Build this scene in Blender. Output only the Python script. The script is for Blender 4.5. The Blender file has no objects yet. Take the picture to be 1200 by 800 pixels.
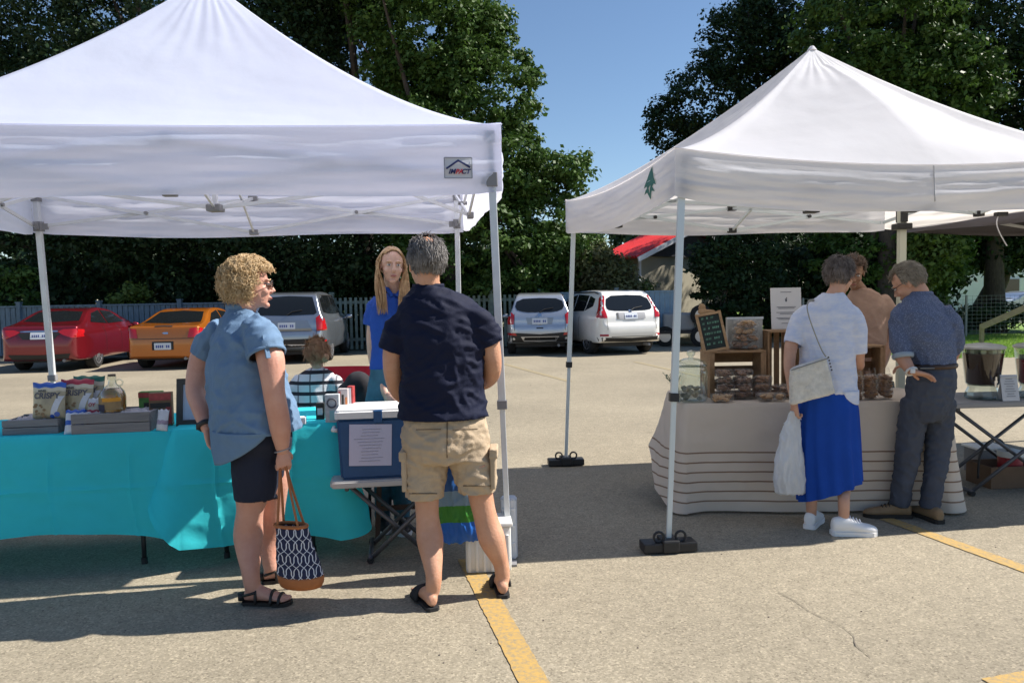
import bpy, bmesh, math, random
import numpy as np
from mathutils import Vector, Matrix, noise
from mathutils.bvhtree import BVHTree

V = Vector
R = math.radians
PI = math.pi
sc = bpy.context.scene
COL = sc.collection

# ------------------------------------------------------------------ camera
CAM_H = 1.5
FPX = 900.0
PITCH = R(3.2)
ROLL = -0.018
cam_data = bpy.data.cameras.new('camera')
cam = bpy.data.objects.new('camera', cam_data)
COL.objects.link(cam)
cam_data.sensor_width = 36.0
cam_data.lens = FPX / 1200.0 * 36.0
cam_data.clip_start = 0.05
cam_data.clip_end = 2000.0
CAMROT = Matrix.Rotation(PI / 2 - PITCH, 3, 'X') @ Matrix.Rotation(ROLL, 3, 'Z')
cam.matrix_basis = Matrix.Translation((0, 0, CAM_H)) @ CAMROT.to_4x4()
sc.camera = cam

# ------------------------------------------------------------------ light
SUN_EL, SUN_AZ = R(45), R(80)          # azimuth from +Y towards +X
world = bpy.data.worlds.new('World')
sc.world = world
world.use_nodes = True
wn = world.node_tree.nodes
bgn = wn['Background']
sky = wn.new('ShaderNodeTexSky')
sky.sky_type = 'NISHITA'
sky.sun_disc = False
sky.sun_elevation = SUN_EL
sky.sun_rotation = SUN_AZ
sky.air_density = 1.0
sky.dust_density = 0.0
sky.ozone_density = 3.5
world.node_tree.links.new(sky.outputs[0], bgn.inputs[0])
bgn.inputs[1].default_value = 0.066
sun_data = bpy.data.lights.new('sun', 'SUN')
sun_data.energy = 4.3
sun_data.angle = R(0.5)
sun_data.color = (1.0, 0.94, 0.85)
sun = bpy.data.objects.new('sun', sun_data)
COL.objects.link(sun)
SD = V((math.cos(SUN_EL) * math.sin(SUN_AZ), math.cos(SUN_EL) * math.cos(SUN_AZ), math.sin(SUN_EL)))
sun.rotation_euler = SD.to_track_quat('Z', 'Y').to_euler()
sun.location = (10, 0, 20)
sc.view_settings.view_transform = 'Standard'
sc.view_settings.look = 'None'
sc.view_settings.exposure = 1.0
sc.view_settings.gamma = 1.0
sc.cycles.max_bounces = 7
sc.cycles.transparent_max_bounces = 12
sc.cycles.caustics_reflective = False
sc.cycles.caustics_refractive = False

# ------------------------------------------------------------------ helpers
def ray(px, py):
    return (CAMROT @ V(((px - 600) / FPX, -(py - 400) / FPX, -1.0))).normalized()
def at(px, py, d):
    r = ray(px, py)
    return V((0, 0, CAM_H)) + r * (d / r.y)
def gd(px, py):
    r = ray(px, py)
    return V((0, 0, CAM_H)) + r * (-CAM_H / r.z)
def atx(px, py, x):
    r = ray(px, py)
    return V((0, 0, CAM_H)) + r * (x / r.x)

def wmat(o):
    m = o.matrix_basis.copy()
    return wmat(o.parent) @ m if o.parent else m
def tag(o, label=None, cat=None, group=None, kind=None):
    if label: o['label'] = label
    if cat: o['category'] = cat
    if group: o['group'] = group
    if kind: o['kind'] = kind
    return o
def thing(name, label, cat, loc=(0, 0, 0), rz=0.0, group=None):
    o = bpy.data.objects.new(name, None)
    o.empty_display_size = 0.1
    COL.objects.link(o)
    o.location = loc
    o.rotation_euler = (0, 0, rz)
    o.matrix_basis = Matrix.Translation(V(loc)) @ Matrix.Rotation(rz, 4, 'Z')
    return tag(o, label, cat, group)
def smooth_mesh(me, ang=None):
    n = len(me.polygons)
    me.polygons.foreach_set('use_smooth', [True] * n)
    if ang is not None:
        bm = bmesh.new(); bm.from_mesh(me)
        for e in bm.edges:
            if len(e.link_faces) == 2:
                if e.calc_face_angle(0) > ang: e.smooth = False
        bm.to_mesh(me); bm.free()
    me.update()
def put(name, src, mat, parent=None, world=True, origin=None, smooth=None, label=None):
    """src: bmesh or mesh. world=True: its coordinates are world ones."""
    if isinstance(src, bpy.types.Mesh):
        me = src
    else:
        me = bpy.data.meshes.new(name)
        src.normal_update()
        src.to_mesh(me); src.free()
    me.name = name
    o = bpy.data.objects.new(name, me)
    COL.objects.link(o)
    if parent is not None:
        o.parent = parent
        if world: me.transform(wmat(parent).inverted())
    elif origin is not None:
        if world: me.transform(Matrix.Translation(-V(origin)))
        o.location = origin
        o.matrix_basis = Matrix.Translation(V(origin))
    me.materials.clear()
    for m in (mat if isinstance(mat, (list, tuple)) else [mat]): me.materials.append(m)
    if smooth == 'all': smooth_mesh(me)
    elif smooth is not None: smooth_mesh(me, R(smooth))
    if label: o['label'] = label
    return o
def copy_tree(o, parent=None):
    c = o.copy(); COL.objects.link(c)
    if parent is not None: c.parent = parent
    for ch in [x for x in bpy.data.objects if x.parent == o]: copy_tree(ch, c)
    return c

def frame(axis, up=V((0, 0, 1))):
    a = V(axis).normalized()
    if abs(a.dot(up)) > 0.98: up = V((0, 1, 0)) if abs(a.y) < 0.9 else V((1, 0, 0))
    s = a.cross(up).normalized()
    return s, s.cross(a).normalized(), a
def box(bm, c, s, rz=0, rot=None, bev=0.0):
    c = V(c); hx, hy, hz = s[0] / 2, s[1] / 2, s[2] / 2
    m = (rot.to_4x4() if rot is not None else Matrix.Rotation(rz, 4, 'Z'))
    r = bmesh.ops.create_cube(bm, size=1.0, matrix=Matrix.Translation(c) @ m @ Matrix.Diagonal((s[0], s[1], s[2], 1)))
    if bev > 0:
        es = list({e for v in r['verts'] for e in v.link_edges})
        bmesh.ops.bevel(bm, geom=es, offset=bev, segments=2, affect='EDGES', profile=0.6)
    return bm
def bar(bm, a, b, w, h=None, up=V((0, 0, 1)), bev=0.0):
    a, b = V(a), V(b); h = h or w
    s, u, d = frame(b - a, up)
    rot = Matrix((s, u, d)).transposed()
    return box(bm, (a + b) / 2, (w, h, (b - a).length), rot=rot, bev=bev)
def loft(bm, rings, seg=16, cap=True):
    """rings: (centre, U radius vector, V radius vector)"""
    loops = []
    for c, U, W in rings:
        c = V(c)
        loops.append([bm.verts.new(c + U * math.cos(2 * PI * i / seg) + W * math.sin(2 * PI * i / seg)) for i in range(seg)])
    for a, b in zip(loops[:-1], loops[1:]):
        for i in range(seg):
            j = (i + 1) % seg
            bm.faces.new((a[i], a[j], b[j], b[i]))
    if cap:
        bm.faces.new(list(reversed(loops[0]))); bm.faces.new(loops[-1])
    return bm
def tube(bm, pts, radii, seg=10, cap=True, flat=1.0, up=V((0, 0, 1))):
    pts = [V(p) for p in pts]
    if not hasattr(radii, '__len__'): radii = [radii] * len(pts)
    rings = []
    n = len(pts); prev = None
    for i, p in enumerate(pts):
        d = (pts[min(i + 1, n - 1)] - pts[max(i - 1, 0)])
        if d.length < 1e-9: d = V((0, 0, 1))
        d.normalize()
        if prev is None:
            s, u, _ = frame(d, up)
        else:
            s = prev - d * prev.dot(d)
            if s.length < 1e-6: s, u, _ = frame(d, up)
            s.normalize(); u = s.cross(d).normalized()
        prev = s
        rings.append((p, s * radii[i], u * radii[i] * flat))
    return loft(bm, rings, seg, cap)
def spline(pts, n):
    """Catmull-Rom through points (vectors or floats tuples)."""
    P = [V(p) for p in pts]; out = []
    m = len(P) - 1
    for k in range(n):
        t = k / (n - 1) * m
        i = min(int(t), m - 1); f = t - i
        p0 = P[max(i - 1, 0)]; p1 = P[i]; p2 = P[i + 1]; p3 = P[min(i + 2, m)]
        out.append(0.5 * ((2 * p1) + (p2 - p0) * f + (2 * p0 - 5 * p1 + 4 * p2 - p3) * f * f + (3 * p1 - p0 - 3 * p2 + p3) * f ** 3))
    return out
def lerps(vals, n):
    m = len(vals) - 1; out = []
    for k in range(n):
        t = k / (n - 1) * m; i = min(int(t), m - 1); f = t - i
        f = f * f * (3 - 2 * f) * 0.5 + f * 0.5
        out.append(vals[i] * (1 - f) + vals[i + 1] * f)
    return out
def limb(bm, pts, radii, n=14, seg=14, flat=1.0):
    return tube(bm, spline(pts, n), lerps(radii, n), seg, True, flat)
def ell(bm, c, r, rot=None, sub=3):
    m = rot.to_4x4() if rot is not None else Matrix.Identity(4)
    bmesh.ops.create_icosphere(bm, subdivisions=sub, radius=1.0,
        matrix=Matrix.Translation(V(c)) @ m @ Matrix.Diagonal((r[0], r[1], r[2], 1)))
    return bm
def cyl(bm, a, b, r, r2=None, seg=20):
    a, b = V(a), V(b)
    s, u, d = frame(b - a)
    r2 = r if r2 is None else r2
    return loft(bm, [(a, s * r, u * r), (b, s * r2, u * r2)], seg)
def lathe(bm, c, prof, seg=28, cap=True):
    c = V(c)
    return loft(bm, [(c + V((0, 0, z)), V((r, 0, 0)), V((0, r, 0))) for r, z in prof], seg, cap)
def prism(bm, poly, axis, lo, hi):
    def mk(p, t):
        return {'x': V((t, p[0], p[1])), 'y': V((p[0], t, p[1])), 'z': V((p[0], p[1], t))}[axis]
    a = [bm.verts.new(mk(p, lo)) for p in poly]; b = [bm.verts.new(mk(p, hi)) for p in poly]
    n = len(poly)
    bm.faces.new(a); bm.faces.new(list(reversed(b)))
    for i in range(n):
        j = (i + 1) % n
        bm.faces.new((a[j], a[i], b[i], b[j]))
    bmesh.ops.recalc_face_normals(bm, faces=bm.faces)
    return bm
def chaikin(p, it=2):
    for _ in range(it):
        q = []
        for i in range(len(p)):
            a, b = p[i], p[(i + 1) % len(p)]
            q.append((a[0] * .75 + b[0] * .25, a[1] * .75 + b[1] * .25))
            q.append((a[0] * .25 + b[0] * .75, a[1] * .25 + b[1] * .75))
        p = q
    return p
def rrect(x0, y0, x1, y1, r, n=4):
    out = []
    for cx, cy, a0 in ((x1 - r, y1 - r, 0), (x0 + r, y1 - r, 90), (x0 + r, y0 + r, 180), (x1 - r, y0 + r, 270)):
        for k in range(n + 1):
            a = R(a0 + 90 * k / n); out.append((cx + r * math.cos(a), cy + r * math.sin(a)))
    return out
def mods(src, specs):
    if isinstance(src, bpy.types.Mesh): me = src
    else:
        me = bpy.data.meshes.new('work'); src.to_mesh(me); src.free()
    o = bpy.data.objects.new('work', me); COL.objects.link(o)
    for t, kw in specs:
        m = o.modifiers.new('m', t)
        for k, v in kw.items(): setattr(m, k, v)
    dg = bpy.context.evaluated_depsgraph_get()
    dg.update()
    out = bpy.data.meshes.new_from_object(o.evaluated_get(dg))
    bpy.data.objects.remove(o); 
    return out
def remesh(bm, vox, it=4, fac=0.5):
    bmesh.ops.recalc_face_normals(bm, faces=bm.faces)
    return mods(bm, [('REMESH', dict(mode='VOXEL', voxel_size=vox, use_smooth_shade=True)),
                     ('SMOOTH', dict(factor=fac, iterations=it))])
def join(meshes):
    bm = bmesh.new()
    for m in meshes: bm.from_mesh(m)
    return bm
def boolean(a, b, op):
    ma = bpy.data.meshes.new('ma'); a.to_mesh(ma) if not isinstance(a, bpy.types.Mesh) else None
    if isinstance(a, bpy.types.Mesh): ma = a
    else: a.free()
    mb = bpy.data.meshes.new('mb'); b.to_mesh(mb); b.free()
    ob = bpy.data.objects.new('cut', mb); COL.objects.link(ob)
    r = mods(ma, [('BOOLEAN', dict(object=ob, operation=op, solver='EXACT'))])
    bpy.data.objects.remove(ob)
    return r
def cvert(me):
    n = len(me.vertices); co = np.empty(n * 3); me.vertices.foreach_get('co', co); co = co.reshape(-1, 3)
    no = np.empty(n * 3); me.vertices.foreach_get('normal', no); return co, no.reshape(-1, 3)
def displace(me, fn):
    """fn(co Vector, no Vector) -> scalar along the normal"""
    co, no = cvert(me)
    out = co.copy()
    for i in range(len(co)):
        d = fn(co[i], no[i])
        if d: out[i] = co[i] + no[i] * d
    me.vertices.foreach_set('co', out.ravel()); me.update()
    return me
def patch_poly(poly, cell):
    bm = bmesh.new()
    bm.faces.new([bm.verts.new((p[0], p[1], 0)) for p in poly])
    xs = [p[0] for p in poly]; ys = [p[1] for p in poly]
    for lo, hi, ax in ((min(xs), max(xs), V((1, 0, 0))), (min(ys), max(ys), V((0, 1, 0)))):
        k = math.ceil(lo / cell) * cell
        while k < hi:
            bmesh.ops.bisect_plane(bm, geom=bm.verts[:] + bm.edges[:] + bm.faces[:], plane_co=ax * k, plane_no=ax)
            k += cell
    return bm
def project(bvh, poly, M, off=0.005, cell=0.06, far=1.0):
    """2-D polygon in the x,y plane of frame M, thrown along M's -z onto the surface."""
    bm = patch_poly(poly, cell)
    d = -(M.to_3x3() @ V((0, 0, 1)))
    bad = []
    for v in bm.verts:
        p = M @ v.co
        h = bvh.ray_cast(p, d, far)
        if h[0] is None: bad.append(v); continue
        n = h[1] if h[1].dot(d) < 0 else -h[1]
        v.co = h[0] + n * off * 0.3 - d * off
    if bad: bmesh.ops.delete(bm, geom=bad, context='VERTS')
    return bm
def text_mesh(s, size, M, depth=0.0, align='CENTER', bold=0.0, shear=0.0):
    cu = bpy.data.curves.new('txt', 'FONT'); cu.body = s; cu.size = size; cu.extrude = depth
    cu.align_x = align; cu.align_y = 'CENTER'; cu.offset = bold; cu.shear = shear
    o = bpy.data.objects.new('txt', cu); COL.objects.link(o)
    dg = bpy.context.evaluated_depsgraph_get(); dg.update()
    me = bpy.data.meshes.new_from_object(o.evaluated_get(dg))
    bpy.data.objects.remove(o)
    me.transform(M); return me

# ------------------------------------------------------------------ materials
MATS = {}
def mat(name, col, rough=0.7, metal=0.0, spec=0.5, var=0.0, vscale=6.0, bump=0.0, bscale=60.0, trans=0.0, glass=0.0,
        col2=None, alpha=1.0, sss=0.0, coat=0.0, aniso=(1, 1, 1), ior=1.45, fine=0.0, mottle=None):
    if name in MATS: return MATS[name]
    m = bpy.data.materials.new(name); m.use_nodes = True
    nt = m.node_tree; N = nt.nodes; L = nt.links
    b = N['Principled BSDF']
    b.inputs['Base Color'].default_value = (*col, 1)
    b.inputs['Roughness'].default_value = rough
    b.inputs['Metallic'].default_value = metal
    b.inputs['Specular IOR Level'].default_value = spec
    b.inputs['IOR'].default_value = ior
    b.inputs['Alpha'].default_value = alpha
    if glass: b.inputs['Transmission Weight'].default_value = glass
    if coat:
        b.inputs['Coat Weight'].default_value = coat; b.inputs['Coat Roughness'].default_value = 0.06
    if sss:
        b.inputs['Subsurface Weight'].default_value = sss
        b.inputs['Subsurface Radius'].default_value = (0.02, 0.008, 0.004)
        b.inputs['Subsurface Scale'].default_value = 0.5
    tc = N.new('ShaderNodeTexCoord'); mp = N.new('ShaderNodeMapping'); mp.inputs['Scale'].default_value = aniso
    L.new(tc.outputs['Object'], mp.inputs[0])
    cur = None
    if var or col2:
        nz = N.new('ShaderNodeTexNoise'); nz.inputs['Scale'].default_value = vscale; nz.inputs['Detail'].default_value = 5
        nz.inputs['Roughness'].default_value = 0.65
        L.new(mp.outputs[0], nz.inputs[0])
        rp = N.new('ShaderNodeValToRGB')
        rp.color_ramp.elements[0].position = 0.32; rp.color_ramp.elements[1].position = 0.68
        c2 = col2 if col2 else tuple(min(1, c * (1 + var)) for c in col)
        c1 = col if col2 else tuple(c * (1 - var) for c in col)
        rp.color_ramp.elements[0].color = (*c1, 1); rp.color_ramp.elements[1].color = (*c2, 1)
        L.new(nz.outputs[0], rp.inputs[0]); L.new(rp.outputs[0], b.inputs['Base Color'])
        cur = rp
    if bump:
        bz = N.new('ShaderNodeTexNoise'); bz.inputs['Scale'].default_value = bscale; bz.inputs['Detail'].default_value = 4
        L.new(mp.outputs[0], bz.inputs[0])
        bp = N.new('ShaderNodeBump'); bp.inputs['Strength'].default_value = bump; bp.inputs['Distance'].default_value = 0.01
        L.new(bz.outputs[0], bp.inputs['Height']); L.new(bp.outputs[0], b.inputs['Normal'])
    if trans:
        tr = N.new('ShaderNodeBsdfTranslucent'); mx = N.new('ShaderNodeMixShader')
        mx.inputs[0].default_value = trans
        if cur: L.new(cur.outputs[0], tr.inputs[0])
        else: tr.inputs[0].default_value = (*col, 1)
        L.new(b.outputs[0], mx.inputs[1]); L.new(tr.outputs[0], mx.inputs[2])
        L.new(mx.outputs[0], N['Material Output'].inputs[0])
    MATS[name] = m
    return m
def thin_glass(name, tint, edge=.8, base=.05, rough=.04, bump=0.0):
    m = bpy.data.materials.new(name); m.use_nodes = True
    N = m.node_tree.nodes; L = m.node_tree.links
    N.remove(N['Principled BSDF'])
    t = N.new('ShaderNodeBsdfTransparent'); t.inputs[0].default_value = (*tint, 1)
    g = N.new('ShaderNodeBsdfGlossy'); g.inputs['Roughness'].default_value = rough
    lw = N.new('ShaderNodeLayerWeight'); lw.inputs[0].default_value = .35
    mr = N.new('ShaderNodeMapRange'); mr.inputs[3].default_value = base; mr.inputs[4].default_value = edge
    L.new(lw.outputs['Facing'], mr.inputs[0])
    mx = N.new('ShaderNodeMixShader'); L.new(mr.outputs[0], mx.inputs[0]); L.new(t.outputs[0], mx.inputs[1]); L.new(g.outputs[0], mx.inputs[2])
    L.new(mx.outputs[0], N['Material Output'].inputs[0])
    if bump:
        bz = N.new('ShaderNodeTexNoise'); bz.inputs['Scale'].default_value = 45
        bp = N.new('ShaderNodeBump'); bp.inputs['Strength'].default_value = bump; bp.inputs['Distance'].default_value = .01
        L.new(bz.outputs[0], bp.inputs['Height']); L.new(bp.outputs[0], g.inputs['Normal'])
    MATS[name] = m; return m
def nodes(m):
    return m.node_tree.nodes, m.node_tree.links
def math_node(N, L, op, a, b=None):
    n = N.new('ShaderNodeMath'); n.operation = op
    for i, x in enumerate((a, b)):
        if x is None: continue
        if isinstance(x, (int, float)): n.inputs[i].default_value = x
        else: L.new(x, n.inputs[i])
    return n.outputs[0]

M_alu = mat('painted_pole', (0.62, 0.64, 0.66), 0.4, 0.25, var=0.08, vscale=9)
M_blackplastic = mat('black_plastic', (0.02, 0.02, 0.022), 0.5, bump=0.15)
M_greyplastic = mat('grey_plastic', (0.22, 0.22, 0.23), 0.55)
M_blackmetal = mat('black_metal', (0.03, 0.03, 0.033), 0.45, 0.3)
M_wood = mat('pine_wood', (0.42, 0.27, 0.14), 0.65, col2=(0.28, 0.16, 0.08), vscale=5, aniso=(1, 1, 9), bump=0.2, bscale=30)
M_woodh = mat('pine_board', (0.46, 0.30, 0.16), 0.65, col2=(0.31, 0.18, 0.09), vscale=5, aniso=(1, 9, 9), bump=0.2, bscale=30)
M_paper = mat('paper', (0.80, 0.80, 0.84), 0.8)
M_ink = mat('ink', (0.10, 0.10, 0.12), 0.8)
M_whiteplastic = mat('white_plastic', (0.78, 0.77, 0.73), 0.42, var=0.06, vscale=5, bump=0.05, bscale=20)
M_rubber = mat('tyre_rubber', (0.018, 0.018, 0.018), 0.85, bump=0.2)
M_skin_f = mat('skin_light', (0.56, 0.33, 0.24), 0.5, sss=0.12, col2=(0.62, 0.39, 0.29), vscale=9, bump=0.2, bscale=90)
M_skin_t = mat('skin_tanned', (0.50, 0.26, 0.17), 0.5, sss=0.1, col2=(0.58, 0.33, 0.23), vscale=8, bump=0.2, bscale=90)
# ================================================================== SETTING
# ground sheet: old, light, pebbly asphalt
M_asph = mat('pebbled_asphalt', (0.3, 0.27, 0.23), 0.9)
N, L = nodes(M_asph); b = N['Principled BSDF']
tc = N.new('ShaderNodeTexCoord')
v1 = N.new('ShaderNodeTexVoronoi'); v1.inputs['Scale'].default_value = 120; L.new(tc.outputs['Object'], v1.inputs[0])
r1 = N.new('ShaderNodeValToRGB'); r1.color_ramp.interpolation = 'LINEAR'
sp = N.new('ShaderNodeSeparateColor'); L.new(v1.outputs['Color'], sp.inputs[0])
L.new(sp.outputs[0], r1.inputs[0])
e = r1.color_ramp.elements
e[0].position = 0.0; e[0].color = (0.173, 0.146, 0.106, 1); e[1].position = 1.0; e[1].color = (0.410, 0.353, 0.255, 1)
for p_, c_ in ((0.12, (0.239, 0.207, 0.149, 1)), (0.6, (0.285, 0.247, 0.179, 1)), (0.88, (0.331, 0.286, 0.213, 1))):
    q = e.new(p_); q.color = c_
n1 = N.new('ShaderNodeTexNoise'); n1.inputs['Scale'].default_value = 0.55; n1.inputs['Detail'].default_value = 6; L.new(tc.outputs['Object'], n1.inputs[0])
mr = N.new('ShaderNodeMapRange'); mr.inputs[1].default_value = 0.3; mr.inputs[2].default_value = 0.7; mr.inputs[3].default_value = 0.86; mr.inputs[4].default_value = 1.12
L.new(n1.outputs[0], mr.inputs[0])
n2 = N.new('ShaderNodeTexNoise'); n2.inputs['Scale'].default_value = 9; n2.inputs['Detail'].default_value = 6; n2.inputs['Roughness'].default_value = 0.7; L.new(tc.outputs['Object'], n2.inputs[0])
mr2 = N.new('ShaderNodeMapRange'); mr2.inputs[1].default_value = 0.3; mr2.inputs[2].default_value = 0.7; mr2.inputs[3].default_value = 0.88; mr2.inputs[4].default_value = 1.1
L.new(n2.outputs[0], mr2.inputs[0])
n3 = N.new('ShaderNodeTexNoise'); n3.inputs['Scale'].default_value = 1.7; n3.inputs['Detail'].default_value = 3; n3.inputs['Distortion'].default_value = .8; L.new(tc.outputs['Object'], n3.inputs[0])
mr3 = N.new('ShaderNodeMapRange'); mr3.inputs[1].default_value = .66; mr3.inputs[2].default_value = .74; mr3.inputs[3].default_value = 1.0; mr3.inputs[4].default_value = .84; L.new(n3.outputs[0], mr3.inputs[0])
mm = math_node(N, L, 'MULTIPLY', math_node(N, L, 'MULTIPLY', mr.outputs[0], mr2.outputs[0]), mr3.outputs[0])
mv = N.new('ShaderNodeVectorMath'); mv.operation = 'SCALE'; L.new(r1.outputs[0], mv.inputs[0]); L.new(mm, mv.inputs['Scale'])
L.new(mv.outputs[0], b.inputs['Base Color'])
bp = N.new('ShaderNodeBump'); bp.inputs['Strength'].default_value = 0.35; bp.inputs['Distance'].default_value = 0.003
L.new(sp.outputs[1], bp.inputs['Height']); L.new(bp.outputs[0], b.inputs['Normal'])

def sheet(name, pts, z, m, kind='structure', grid=None):
    bm = bmesh.new(); bm.faces.new([bm.verts.new((p[0], p[1], z)) for p in pts])
    o = put(name, bm, m); o['kind'] = kind; return o
sheet('parking_lot', [(-400, -60), (400, -60), (400, 500), (-400, 500)], 0, M_asph)

# worn yellow paint
M_yel = mat('worn_yellow_paint', (0.75, 0.42, 0.06), 0.8)
N, L = nodes(M_yel); b = N['Principled BSDF']
tc = N.new('ShaderNodeTexCoord')
nz = N.new('ShaderNodeTexNoise'); nz.inputs['Scale'].default_value = 45; nz.inputs['Detail'].default_value = 7; nz.inputs['Roughness'].default_value = 0.75
L.new(tc.outputs['Object'], nz.inputs[0])
rp = N.new('ShaderNodeValToRGB'); rp.color_ramp.elements[0].position = 0.36; rp.color_ramp.elements[0].color = (0.27, 0.22, 0.14, 1)
rp.color_ramp.elements[1].position = 0.56; rp.color_ramp.elements[1].color = (0.47, 0.30, 0.09, 1)
L.new(nz.outputs[0], rp.inputs[0]); L.new(rp.outputs[0], b.inputs['Base Color'])
def strip(name, pts, w, z, m, jag=0.003, step=0.03, seed=1):
    rnd = random.Random(seed)
    bm = bmesh.new(); P = []
    for a, c in zip(pts[:-1], pts[1:]):
        a, c = V(a), V(c); n = max(2, int((c - a).length / step))
        for k in range(n): P.append(a.lerp(c, k / n))
    P.append(V(pts[-1])); prev = None
    for i, p in enumerate(P):
        d = (P[min(i + 1, len(P) - 1)] - P[max(i - 1, 0)]).normalized(); s = V((d.y, -d.x, 0))
        l = bm.verts.new((p + s * (w / 2 + rnd.uniform(-jag, jag))).to_tuple()[:2] + (z,))
        r = bm.verts.new((p - s * (w / 2 + rnd.uniform(-jag, jag))).to_tuple()[:2] + (z,))
        if prev: bm.faces.new((prev[0], l, r, prev[1]))
        prev = (l, r)
    o = put(name, bm, m); o['kind'] = 'structure'; return o
def g2(px, py): p = gd(px, py); return (p.x, p.y, 0)
a_, b_ = V(g2(555, 668)), V(g2(626, 800))
strip('parking_line', [a_ + (a_ - b_) * 0.15, b_ + (b_ - a_) * 1.2], 0.115, 0.004, M_yel)
a_, b_ = V(g2(1072, 620)), V(g2(1215, 672))
strip('parking_line', [a_ + (a_ - b_) * 0.3, b_ + (b_ - a_) * 2.5], 0.10, 0.004, M_yel, seed=2)
a_, b_ = V(g2(1163, 803)), V(g2(1240, 788))
strip('parking_line', [a_, b_ + (b_ - a_) * 2], 0.10, 0.004, M_yel, seed=3)
M_yelf = mat('faded_yellow_paint', (0.33, 0.26, 0.14), 0.9, col2=(0.27, 0.235, 0.165), vscale=12)
strip('faded_parking_line', [g2(585, 425), g2(668, 447)], 0.12, 0.004, M_yelf, seed=4)
strip('faded_parking_line', [g2(745, 424), g2(820, 441)], 0.12, 0.004, M_yelf, seed=5)
M_crack = mat('asphalt_crack', (0.17, 0.145, 0.115), 1.0)
strip('asphalt_crack', [g2(912, 694), g2(930, 703), g2(948, 716), g2(962, 723), g2(980, 730), g2(992, 738), g2(1000, 745), g2(1003, 757), g2(1014, 765), g2(1024, 774)],
      0.0032, 0.004, M_crack, jag=0.0016, step=0.015, seed=6)
# small dark spots and pebbles lying on the lot
rnd = random.Random(5)
bm = bmesh.new()
for k in range(90):
    p = gd(rnd.uniform(0, 1200), rnd.choice([rnd.uniform(640, 800), rnd.uniform(430, 560)]))
    r = rnd.uniform(0.002, 0.005) * (1.0 if p.y < 5 else 2.0)
    bmesh.ops.create_icosphere(bm, subdivisions=1, radius=r, matrix=Matrix.Translation((p.x, p.y, r * 0.4)) @ Matrix.Diagonal((1, 1.3, 0.6, 1)))
o = put('loose_pebble', bm, mat('pebble', (0.16, 0.13, 0.11), 0.9)); tag(o, 'scattered tiny dark pebbles and grit on the asphalt', 'pebbles', kind='stuff')

# grass, verge, far road
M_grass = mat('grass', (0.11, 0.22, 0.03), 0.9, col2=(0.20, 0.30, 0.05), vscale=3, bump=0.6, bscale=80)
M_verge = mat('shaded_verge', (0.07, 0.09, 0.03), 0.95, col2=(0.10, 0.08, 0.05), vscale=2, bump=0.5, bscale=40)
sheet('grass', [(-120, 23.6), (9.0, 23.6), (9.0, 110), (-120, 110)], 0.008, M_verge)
sheet('grass', [(9.0, 17.0), (90, 15.0), (90, 36), (9.0, 36)], 0.006, M_grass)
sheet('side_road', [(9.0, 37.0), (140, 37.0), (140, 47), (9.0, 47)], 0.01, mat('road_asphalt', (0.09, 0.09, 0.09), 0.9, var=0.15, vscale=3))
sheet('grass', [(9.0, 48), (200, 48), (200, 200), (9.0, 200)], 0.012, M_grass)
# grass blades on the near grass strip
rng = np.random.default_rng(3)
def quads_mesh(name, P):            # P: (n,4,3)
    n = len(P); me = bpy.data.meshes.new(name)
    me.vertices.add(n * 4); me.vertices.foreach_set('co', P.reshape(-1).astype(np.float32))
    me.loops.add(n * 4); me.loops.foreach_set('vertex_index', np.arange(n * 4, dtype=np.int32))
    me.polygons.add(n); me.polygons.foreach_set('loop_start', np.arange(0, n * 4, 4, dtype=np.int32))
    me.polygons.foreach_set('loop_total', np.full(n, 4, dtype=np.int32))
    me.update(calc_edges=True); return me
n = 30000
bx = rng.uniform(9.0, 22, n); by = 16.9 + rng.random(n) * 8; a = rng.uniform(0, PI, n); h = rng.uniform(0.04, 0.11, n)
w = 0.012; P = np.zeros((n, 4, 3))
dx, dy = np.cos(a) * w, np.sin(a) * w; lx, ly = rng.normal(0, .03, n), rng.normal(0, .03, n)
P[:, 0] = np.stack([bx - dx, by - dy, 0 * bx], 1); P[:, 1] = np.stack([bx + dx, by + dy, 0 * bx], 1)
P[:, 2] = np.stack([bx + dx * .2 + lx, by + dy * .2 + ly, h], 1); P[:, 3] = np.stack([bx - dx * .2 + lx, by - dy * .2 + ly, h], 1)
o = put('grass_blades', quads_mesh('grass_blades', P), mat('grass_blade', (0.16, 0.30, 0.045), 0.7, trans=0.35, col2=(0.26, 0.38, 0.07), vscale=2))
tag(o, 'short sunlit grass of the strip beyond the parking lot', 'grass', kind='stuff')

# ---------------------------------------------------------------- fences
def fence(name, x0, x1, y, h, m, label, bw=0.14, gap=0.02, post=2.4, y1=None, rails=True, cap=True, seed=0):
    rn = random.Random(seed); y1 = y if y1 is None else y1
    L_ = math.hypot(x1 - x0, y1 - y); a = math.atan2(y1 - y, x1 - x0)
    root = thing(name, label, 'fence', (x0, y, 0), a)
    bm = bmesh.new(); x = 0.05
    while x < L_ - bw:
        hh = h - 0.06 + rn.uniform(-.008, .008)
        box(bm, (x + bw / 2, rn.uniform(-.004, .004), 0.05 + hh / 2), (bw, 0.02, hh)); x += bw + gap
    put('board_panel', bm, m, root, world=False)
    bm = bmesh.new()
    for z in (0.35, h - 0.15): box(bm, (L_ / 2, 0.032, z), (L_, 0.04, 0.09))
    if cap: box(bm, (L_ / 2, 0.0, h + 0.02), (L_, 0.07, 0.05))
    put('rail', bm, m, root, world=False)
    x = 0.0
    while x <= L_ + 0.01:
        bm = bmesh.new(); box(bm, (x, -0.03, (h + .12) / 2), (0.12, 0.12, h + .12)); box(bm, (x, -0.03, h + .14), (0.15, 0.15, 0.04))
        put('post', bm, m, root, world=False); x += post
    return root
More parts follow.
